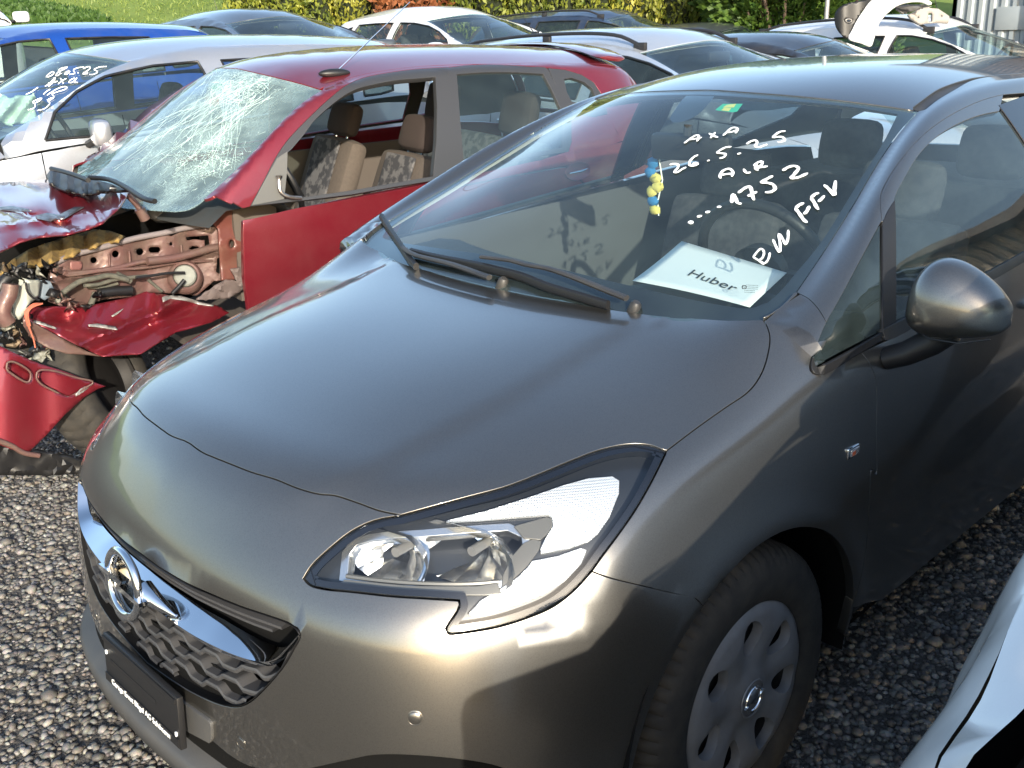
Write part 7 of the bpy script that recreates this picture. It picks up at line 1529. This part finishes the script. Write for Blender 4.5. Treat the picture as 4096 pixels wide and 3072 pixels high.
sheet('pillar_base', Zq([(1430, 640), (1500, 560), (1640, 520), (1700, 500), (1735, 520), (1725, 1000), (1700, 1140), (1520, 1150), (1500, 900), (1490, 700)]), lambda u, v: (0, -2.21 + .012 * math.sin(v * .04)), mat('red_brown_inner_metal', (.14, .045, .035), .5, coat=.2, dirt=(9, .7, (.16, .10, .07)), bump=(30, .5, .004)), red, toL, step=12, thick=.01, holes=[Zq(circ(1610, 830, 26, 40))])
# black backing sheet stands in for the shade inside the engine bay
sheet('bay_shade_backing', Zr([(-60, 560), (60, 480), (300, 430), (560, 350), (700, 300), (960, 360), (1110, 420), (1110, 700), (900, 780), (500, 860), (200, 1000), (100, 1020), (-60, 1000)]), lambda u, v: (0, -2.62), DARK, red, toL, step=60, thick=.02)
# inner wing, pierced and ribbed
def rr(x0, y0, x1, y1, c=14): return [(x0 + c, y0), (x1 - c, y0), (x1, y0 + c), (x1, y1 - c), (x1 - c, y1), (x0 + c, y1), (x0, y1 - c), (x0, y0 + c)]
HL_ = [circ(385, 975, 28), circ(580, 920, 32), circ(795, 900, 32), rr(875, 858, 975, 908), circ(1072, 830, 15), [(1205, 770), (1400, 755), (1412, 860), (1370, 862), (1365, 800), (1290, 790), (1210, 800)], [(1225, 880), (1260, 850), (1310, 855), (1335, 885)], [(1480, 960), (1520, 950), (1530, 1060), (1500, 1100), (1470, 1080)]]
dep_ = lambda u, v: (0, -2.30 + .012 * math.sin(u * .03) - .0 + .020 * math.exp(-((v - (1110 - .18 * (u - 300))) / 10) ** 2) + .03 * smooth(700, 900, u))
sheet('inner_wing', Zq([(95, 990), (300, 905), (500, 860), (700, 792), (980, 742), (1080, 762), (1200, 700), (1500, 672), (1520, 560), (1640, 540), (1700, 520), (1672, 900), (1672, 1110), (1600, 1150), (1450, 1160), (1300, 1290), (1100, 1270), (900, 1260), (700, 1300), (500, 1320), (300, 1372), (100, 1382), (-20, 1340), (-20, 1120), (40, 1020)]), dep_, PINKM, red, toL, step=11, holes=[Zq(h_) for h_ in HL_], thick=.006, rough=.0008, seed=5)
sheet('wing_recess', Zq(rr(180, 985, 288, 1062)), lambda u, v: (0, dep_(u, v)[1] + .004), mat('pink_recess', (.24, .11, .10), .5), red, toL, step=9, thick=.003)
rodpx('wing_rib', Zq([(150, 1095), (360, 1075), (600, 1040), (860, 985), (1000, 1000)]), 0, -2.275, .010, PINKM); rodpx('wing_rib', Zq([(860, 985), (1100, 955), (1300, 905), (1430, 870), (1570, 850)]), 0, -2.24, .017, PINKM)
rodpx('wing_flange', Zq([(40, 1000), (200, 930), (500, 850), (760, 780), (1000, 735), (1200, 690), (1400, 665)]), 0, -2.285, .012, mat('dusty_grey_edge', (.20, .17, .17), .7)); rodpx('wing_flange', Zq([(130, 1100), (160, 1110), (500, 1065), (860, 1040), (1120, 1000), (1440, 980)]), 0, -2.27, .006, PINKM)
for a in (520, 700, 1160, 1440): rodpx('wing_rib', Zq([(a, 840 + (1160 - a) * .12), (a + 6, 900 + (1160 - a) * .12), (a + 8, 960 + (1160 - a) * .1)]), 0, -2.285, .005, PINKM)
# strut tower
tc_ = at(*Zq([(1195, 1112)])[0], 0, -2.24); M_ = Matrix.Translation(toL(tc_)[0]) @ Vector((.85, -.25, .45)).normalized().to_track_quat('X', 'Z').to_matrix().to_4x4()
bm = bmesh.new(); lathe(bm, [(.0, .008), (.040, .010), (.046, .004), (.048, -.02)], 30, M_); bm_obj('strut_mount', bm, mat('pale_grey_casting', (.24, .25, .22), .6, noise=(40, (.16, .16, .14), .3)), red)
bm = bmesh.new(); lathe(bm, [(.050, .0), (.058, .004), (.068, -.004), (.074, -.03)], 30, M_); bm_obj('strut_tower', bm, PINKM, red)
rodpx('brake_hose', Zq([(760, 1130), (900, 1112), (1050, 1090), (1190, 1085)]), 0, -2.20, .006, BLACK); rodpx('brake_hose', Zq([(1190, 1150), (1140, 1210), (1080, 1270)]), 0, -2.19, .009, BLACK)
OLV = mat('dusty_loom', (.06, .06, .048), .8, noise=(50, (.12, .115, .09), .2))
for q, (pp_, r_q) in enumerate((([(80, 1285), (180, 1215), (260, 1165), (400, 1135), (520, 1110), (690, 1150)], .011), ([(300, 1200), (420, 1190), (560, 1150), (700, 1130), (860, 1115)], .008), ([(590, 1100), (650, 1130), (715, 1160)], .013), ([(870, 1150), (930, 1200), (990, 1250)], .007), ([(100, 1270), (140, 1310), (90, 1340)], .012), ([(330, 1210), (460, 1215), (600, 1180)], .007), ([(400, 1260), (380, 1320), (360, 1370)], .012))): rodpx('wiring_loom', Zq(pp_), 0, -2.21 - .01 * q, r_q, OLV)
rodpx('crossbar', Zq([(430, 1270), (560, 1250), (720, 1240)]), 0, -2.25, .02, BLACK)
# hanging wing, dented
DENT = lambda u, v: .035 * math.exp(-(((u - 400) / 62) ** 2 + ((v - 1335) / 20) ** 2)) - .045 * math.exp(-(((u - 235) / 60) ** 2 + ((v - 1268) / 22) ** 2)) + .05 * math.exp(-(((u - 640) / 30) ** 2 + ((v - 1210) / 60) ** 2)) - .03 * math.exp(-((v - (1450 - .50 * (u - 300))) / 30) ** 2) + .03 * math.exp(-((v - (1390 - .42 * (u - 300))) / 22) ** 2) + .008 * math.sin(u * .04 + v * .02)
WINGPX = Zr([(118, 842), (150, 800), (290, 797), (420, 802), (560, 772), (680, 746), (740, 723), (830, 735), (900, 747), (1000, 768), (1110, 795), (1170, 830), (1080, 880), (900, 930), (720, 1040), (640, 1046), (520, 1052), (450, 1022), (330, 962), (220, 902), (130, 862)])
sheet('torn_wing', WINGPX, lambda u, v: (0, -2.24 + lerp(v, 1170, 1430, 0, .20) + DENT(u, v)), REDP, red, toL, step=9, thick=.004, seed=8, sharp=38)
sheet('torn_edge', Zr([(828, 752), (850, 742), (930, 745), (1000, 768), (1090, 790), (1090, 797), (1000, 785), (930, 765), (870, 758), (835, 775)]), lambda u, v: (0, -2.24 + lerp(v, 1170, 1430, 0, .20) + DENT(u, v) + .006), mat('bare_pale_metal', (.36, .35, .33), .45, metal=.4), red, toL, step=9, thick=.003)
for q in ([(450, 890), (500, 885), (590, 900), (600, 918), (520, 905), (455, 900)], [(568, 845), (600, 825), (632, 808), (610, 828), (575, 850)], [(170, 868), (220, 878), (290, 908), (285, 915), (215, 892), (172, 880)], [(560, 190), (600, 195), (560, 200)]):
    sheet('paint_chip', Zr(q), lambda u, v: (0, -2.24 + lerp(v, 1170, 1430, 0, .20) + DENT(u, v) + .008), MATS['bare_pale_metal'], red, toL, step=8, thick=.002)
sheet('wing_flange_panel', Zr([(118, 850), (200, 900), (330, 968), (450, 1030), (520, 1056), (430, 1045), (340, 1040), (250, 1010), (160, 960), (120, 900)]), lambda u, v: (0, -2.10 + .012 * math.sin(v * .05)), PINKM, red, toL, step=12, thick=.006)
sheet('torn_liner', Zr([(1180, 610), (1240, 600), (1400, 585), (1440, 590), (1380, 640), (1260, 700), (1190, 745), (1150, 760), (1000, 765), (1100, 690), (1150, 660), (1210, 670)]), lambda u, v: (0, -2.12), mat('dusty_plastic', (.09, .07, .065), .7, noise=(12, (.16, .12, .11), .3)), red, toL, step=14, thick=.008, rough=.004, seed=4)
sheet('clip_piece', Zr([(1352, 548), (1368, 538), (1372, 552), (1385, 540), (1392, 560), (1378, 572), (1358, 566)]), lambda u, v: (0, -2.0), mat('pale_clip', (.6, .55, .5), .5), red, toL, step=8, thick=.01)
# lower corner of the bumper with two moulded slots
BC = lambda u, v: (0, -1.98 - lerp(v, 1350, 1800, .10, 0) + .006 * math.sin(u * .03))
SL1 = Zs([(55, 830), (90, 822), (225, 905), (215, 970), (195, 975), (90, 915), (50, 880)]); SL2 = Zs([(275, 900), (300, 885), (400, 892), (560, 940), (690, 975), (640, 1010), (560, 1060), (500, 1085), (400, 1040), (300, 985), (268, 940)])
sheet('bumper_corner', Zr([(-40, 985), (0, 1000), (60, 1030), (200, 1090), (330, 1130), (430, 1168), (540, 1206), (500, 1218), (430, 1262), (330, 1352), (240, 1452), (150, 1540), (100, 1542), (-40, 1490)]), BC, REDP, red, toL, step=14, holes=[SL1, SL2], thick=.006, seed=3)
for q in (SL1, SL2): sheet('bumper_slot', [tuple(p) for p in q], lambda u, v: (0, BC(u, v)[1] - .022), REDP, red, toL, step=14, thick=.004)
for q in (SL1, SL2): rodpx('slot_edge', [tuple(p) for p in q] + [tuple(q[0])], 0, -2.03, .004, PINKM)
sheet('scraped_edge', Zs([(560, 1060), (600, 1020), (660, 1000), (650, 1020), (600, 1055), (560, 1080)]), lambda u, v: (0, BC(u, v)[1] + .006), MATS['bare_pale_metal'], red, toL, step=8, thick=.003)
rodpx('bumper_lip', Zr([(-20, 1480), (60, 1510), (120, 1545), (200, 1560)]), 0, -1.98, .010, PINKM)
sheet('undertray', Zr([(-40, 1480), (100, 1535), (250, 1545), (420, 1580), (440, 1640), (300, 1660), (-40, 1660)]), lambda u, v: (0, -1.99), BLACK, red, toL, step=20, thick=.02, rough=.004)
# tanks, hoses, brackets of the torn corner
sheet('washer_bottle', Zs([(165, 250), (225, 232), (300, 228), (295, 300), (280, 350), (200, 410), (160, 470), (130, 520), (95, 470), (110, 370)]), lambda u, v: (0, -2.16 + .03 * math.exp(-((u - 110) / 35) ** 2)), mat('milky_plastic', (.42, .44, .38), .5, noise=(14, (.3, .3, .26), .3)), red, toL, step=14, thick=.06, smooth_=True)
sheet('relay_box', Zs([(300, 225), (370, 232), (400, 290), (395, 330), (330, 370), (300, 350)]), lambda u, v: (0, -2.18), mat('blue_grey_box', (.16, .20, .24), .6), red, toL, step=14, thick=.05)
rodpx('radiator_hose', Zs([(60, 540), (20, 470), (30, 400), (70, 320), (80, 250)]), 0, -2.12, .030, PINKM); rodpx('radiator_hose', Zs([(-20, 330), (10, 260), (60, 200), (110, 180)]), 0, -2.20, .022, BLACK)
for q in range(6): a = q * 9; rodpx('red_wire', Zs([(315, 395), (240, 400 + a * .5), (180 + a * .6, 460), (200 + a * .5, 560), (250, 640 + a), (260, 720)][:3 + q % 4]), 0, -2.08 + q * .004, .003, mat('red_wire', (.45, .12, .07), .6))
rodpx('black_cable', Zs([(190, 240), (200, 300), (240, 350), (290, 370)]), 0, -2.10, .004, BLACK)
g_ = random.Random(9); PB = mat('pale_bracket', (.30, .30, .26), .6, noise=(25, (.16, .16, .13), .3)); TB = mat('brown_bracket', (.22, .16, .10), .7)
def lump(name, cpx, w, X, m, seed, n=9):
    g = random.Random(seed); q = [(cpx[0] + w * g.uniform(.5, 1) * math.cos(2 * math.pi * k / n), cpx[1] + w * g.uniform(.5, 1) * math.sin(2 * math.pi * k / n)) for k in range(n)]; sheet(name, q, lambda u, v: (0, X), m, red, toL, step=10, thick=.03, rough=.006, seed=seed)
for i, (cx, cy, w, m) in enumerate(((85, 560, 30, PB), (120, 600, 22, TB), (40, 580, 26, PB), (20, 640, 24, BLACK), (75, 640, 22, BLACK), (310, 790, 34, PB), (350, 770, 18, PB), (280, 740, 22, BLACK), (445, 370, 14, PB), (410, 340, 20, BLACK), (15, 720, 20, PB), (10, 790, 18, REDP), (180, 130, 30, BLACK), (280, 160, 30, PB), (240, 190, 22, BLACK), (120, 150, 26, BLACK), (60, 170, 26, BLACK), (30, 100, 24, TB), (360, 120, 24, BLACK), (640, 420, 22, BLACK), (730, 330, 18, BLACK), (560, 400, 26, PINKM), (180, 690, 26, PINKM), (350, 700, 30, REDP), (110, 700, 26, TB), (480, 360, 20, PINKM), (520, 420, 24, PINKM))): lump('bracket', Zs([(cx, cy)])[0], w * .5425, -2.14 - .004 * (i % 5), m, 100 + i)
for i in range(26):
    u_, v_ = g_.uniform(0, 420), g_.uniform(100, 820); lump('debris', Zs([(u_, v_)])[0], g_.uniform(4, 9), -2.17, g_.choice([PB, BLACK, TB, BLACK, PINKM, STEEL]), 200 + i, 6)

tagp = tag(empty('number_note', (-1.93, 2.35, .95)), "white sheet with 50'80 printed on it, seen through the windscreen against the red car", 'sign')
q_ = [at(u, v, 0, -1.93) for u, v in ((2482, 575), (2600, 575), (2595, 657), (2506, 668))]; nl = lambda P: np.atleast_2d(P) - np.array([-1.93, 2.35, .95]); sh_ = mesh_obj('sheet', nl(np.array(q_)), [(0, 1, 2, 3)], PAPERM, tagp, False); md = sh_.modifiers.new('t', 'SOLIDIFY'); md.thickness = .002
tx = text('printed_number', "50'80", 1.0, INK, tagp, (0, 0, 0), (0, 0, 0), extrude=0.0)
for v in tx.data.vertices: s_, t_ = (v.co.x + 1.4) / 2.8, v.co.y; p = at(2500 + s_ * 92, 622 - t_ * 40 - s_ * 4, 0, -1.927); v.co = Vector(nl(p)[0])
# ------------------------------------------------------------------ writing and airbag of the silver car
SM_ = silver.matrix_world if False else Matrix.Translation((-4.85, .31, .09)) @ Matrix.Rotation(-.070, 4, 'Z'); SMi = np.array(SM_.inverted()); SMn = np.array(SM_)
sV = SH_s(rws[0]) @ SMn[:3, :3].T + SMn[:3, 3]; stb = BVHTree.FromPolygons([Vector(v) for v in sV], [tuple(int(i) for i in f) for f in tri_q])
class SS:
    bvh = stb
    @staticmethod
    def norm_at(p, fi): n = np.array(stb.find_nearest(Vector(p))[1]); return n if n @ (CAM_LOC - np.array(p)) > 0 else -n
toS = lambda P: np.atleast_2d(P) @ SMi[:3, :3].T + SMi[:3, 3]
ZS = Z(0, 200, .2713)
SW = [[(690, 405), (720, 370), (790, 330), (805, 340), (770, 385), (710, 408), (690, 405)], [(1005, 262), (930, 275), (880, 300), (870, 330), (895, 350), (860, 385), (830, 385), (850, 350), (920, 310), (1000, 268)], [(905, 362), (912, 356)], [(1030, 320), (990, 335), (960, 360), (975, 372), (1015, 350), (1035, 325)], [(1245, 262), (1150, 275), (1085, 310), (1100, 330), (1105, 355), (1060, 370), (1040, 368)], [(1150, 350), (1165, 345)], [(1235, 285), (1320, 255), (1335, 275), (1290, 320), (1225, 360), (1265, 362), (1300, 350)], [(1580, 255), (1480, 262), (1390, 300), (1430, 315), (1440, 340), (1390, 370), (1330, 372)],
      [(670, 548), (740, 500), (820, 415), (800, 470), (720, 550)], [(720, 500), (790, 490), (860, 470)], [(860, 515), (900, 480), (985, 430)], [(900, 430), (925, 470), (940, 515)], [(1110, 425), (1050, 450), (1020, 485), (1060, 490), (1110, 460), (1140, 420), (1100, 480), (1160, 490)],
      [(645, 665), (690, 625), (745, 590)], [(700, 680), (740, 650), (810, 605), (860, 580), (950, 550), (995, 560), (970, 590), (880, 620), (800, 645), (770, 655), (815, 700)], [(570, 560), (500, 610), (450, 640), (390, 665)], [(500, 590), (530, 605)],
      [(510, 800), (490, 780), (560, 740), (620, 720), (600, 750), (540, 785), (520, 800), (520, 850), (470, 885), (420, 890)], [(700, 750), (740, 730), (800, 710), (770, 735), (720, 765), (740, 790), (720, 830), (660, 880), (555, 905)]]
o = wpx([catmull(ZS(s_), step=2.5) if len(s_) > 2 else ZS(s_) for s_ in SW], [SS], .0095, WHITEINK, 'marker_writing', toS, .004); o.parent = silver
def sag(px, X0, name, m, parent, tl, seed):
    return sheet(name, px, lambda u, v: (0, X0 + .04 * math.sin(u * .03) * math.cos(v * .045) + .02 * math.sin(u * .09 + v * .07)), m, parent, tl, step=9, thick=.03, seed=seed, smooth_=True)
sag(ZS([(-120, 700), (0, 660), (80, 665), (130, 700), (250, 690), (400, 665), (500, 670), (540, 720), (500, 800), (515, 900), (505, 1030), (420, 1060), (300, 1090), (150, 1085), (0, 1070), (-120, 1000)]), -4.75, 'airbag', mat('airbag_cloth', (.72, .80, .68), .9), silver, toS, 4)
SMI = mat('grey_sail_plastic', (.20, .19, .17), .5)
# ------------------------------------------------------------------ neighbour on the right: white car with a bare nose, mostly out of frame
SH_n = mk(base_y, [(.2, .24), (.72, .84), (.96, 1.08), (1.40, 1.50), (1.455, 1.56)], 1.0, 1.05)
nb = other_car('damaged_white_car', 'white car without its bonnet, only its crumpled wing showing in the lower right corner', (2.215, -.42, 0), 0, SH_n, WHITEP, win='hatch5', skip=('hood', 'front', 'side'), headrest=True, mirrors=False)
g_ = np.random.default_rng(2)
def crumple(D, sx):
    V, F, N = D; W_ = SH_n(V) * [sx, 1, 1]; k = 1 - smooth(-.1, .5, W_[:, 1]); y, z = W_[:, 1], W_[:, 2]
    dx = .009 * np.sin(y * 13 + z * 7) + .004 * np.sin(y * 27 - z * 15) - .03 * np.exp(-((y + .18 + (z - .6) * .6) / .07) ** 2) * smooth(.45, .7, z); W_[:, 0] += sx * dx * k; W_[:, 2] += (.005 * np.sin(y * 13) + .008 * np.exp(-((y + .35) / .10) ** 2)) * k * smooth(.6, .8, z); return W_, F
sd = panel_data([LOW], Ortho((1, -.25, .15)), side_t, h=.035, gap=0, depth=0, bstep=.03)
for sx in (1, -1):
    W_, F = crumple(sd, sx); o = mesh_obj('body_side', W_, F if sx > 0 else [f[::-1] for f in F], WHITEP, nb, True); o.data.set_sharp_from_angle(angle=math.radians(35))
    o = mesh_obj('wing_inside_shade', W_ - np.array([sx * .012, 0, .006]), F if sx > 0 else [f[::-1] for f in F], DARK, nb, True)  # black copy puts shade into the colour of the wing's inner side
wt_ = np.array([nearest([LOW], p)[0] for p in [(.80, .24, .93), (.72, .215, .975), (.71, .19, .975), (.70, .03, .93), (.715, -.10, .895), (.725, -.22, .855), (.735, -.34, .81), (.755, -.33, .79), (.765, -.22, .83), (.776, -.10, .86), (.787, .06, .888)]])
wd_ = panel_data([LOW], OH, wt_, h=.03, gap=0, depth=0, bstep=.03)
for sx in (1, -1): W_, F = crumple(wd_, sx); mesh_obj('wing_top', W_, F if sx > 0 else [f[::-1] for f in F], WHITEP, nb, True)
bm = bmesh.new(); box(bm, (0, -.16, .58), (1.47, 1.05, .62), None, .05); box(bm, (0, -.05, .95), (.8, .5, .10), None, .03); bm_obj('engine', bm, DARK, nb)  # plain black filler boxes stand in for the shade of the open bay
# ------------------------------------------------------------------ loose bumper cover leaning on the white off-road car
lb = tag(empty('loose_bumper', (-1.6, 7.5, 1.2)), 'loose white and black bumper cover with fog lamp ring on the white off-road car', 'car bumper')
lbL = lambda P: np.atleast_2d(P) - np.array([-1.6, 7.5, 1.2]); ZD = Z(3000, 0, .4955)
cur = lambda u, v: (1, 7.52 + .0012 * (u - 3420) * .5 + .10 * math.exp(-((u - 3360) / 60) ** 2) * -1)
sheet('black_cladding', ZD([(685, 110), (720, 60), (800, 25), (900, 2), (990, -20), (985, 20), (910, 85), (860, 170), (820, 250), (795, 312), (740, 285), (700, 235), (683, 180)]), lambda u, v: (1, cur(u, v)[1] + .02), BLACK, lb, lbL, step=10, thick=.03, smooth_=True, holes=[ZD(circ(795, 165, 26, 14))])
sheet('white_cover', ZD([(985, 0), (1100, -30), (1250, -50), (1400, -20), (1470, 30), (1440, 42), (1380, 20), (1280, 22), (1180, 52), (1110, 105), (1060, 160), (1030, 210), (1015, 260), (1000, 310), (972, 378), (900, 352), (800, 312), (830, 240), (865, 165), (915, 85)]), cur, WHITEP, lb, lbL, step=10, thick=.03, smooth_=True)
sheet('fog_lamp_ring', ZD(circ(798, 165, 30, 17)), lambda u, v: (1, cur(u, v)[1] + .01), SILVERP, lb, lbL, step=8, thick=.01, holes=[ZD(circ(798, 168, 20, 10))])
sheet('inner_carrier', ZD([(1280, 120), (1400, 60), (1520, 70), (1610, 130), (1600, 190), (1520, 185), (1430, 190), (1380, 200), (1300, 150)]), lambda u, v: (1, 7.9 + .002 * (u - 3700)), mat('grey_beige_plastic', (.30, .28, .26), .6), lb, lbL, step=12, thick=.03, holes=[ZD(rr(1440, 105, 1475, 175, 6)), ZD(circ(1360, 140, 9)), ZD(circ(1550, 130, 8))])
for q in range(7): 
    P = [at(*p, 1, 7.75) for p in ZD([(1180 + q * 28, 70 - q * 4), (1240 + q * 26, 110 - q * 8)])]; bm = bmesh.new(); tube(bm, lbL(P), .012, 6); bm_obj('grille_bar', bm, SILVERP, lb)
sheet('chrome_strip', ZD([(1150, 60), (1250, 35), (1400, 35), (1470, 55), (1400, 60), (1300, 95), (1240, 80), (1180, 68)]), lambda u, v: (1, 7.72), SILVERP, lb, lbL, step=12, thick=.01)
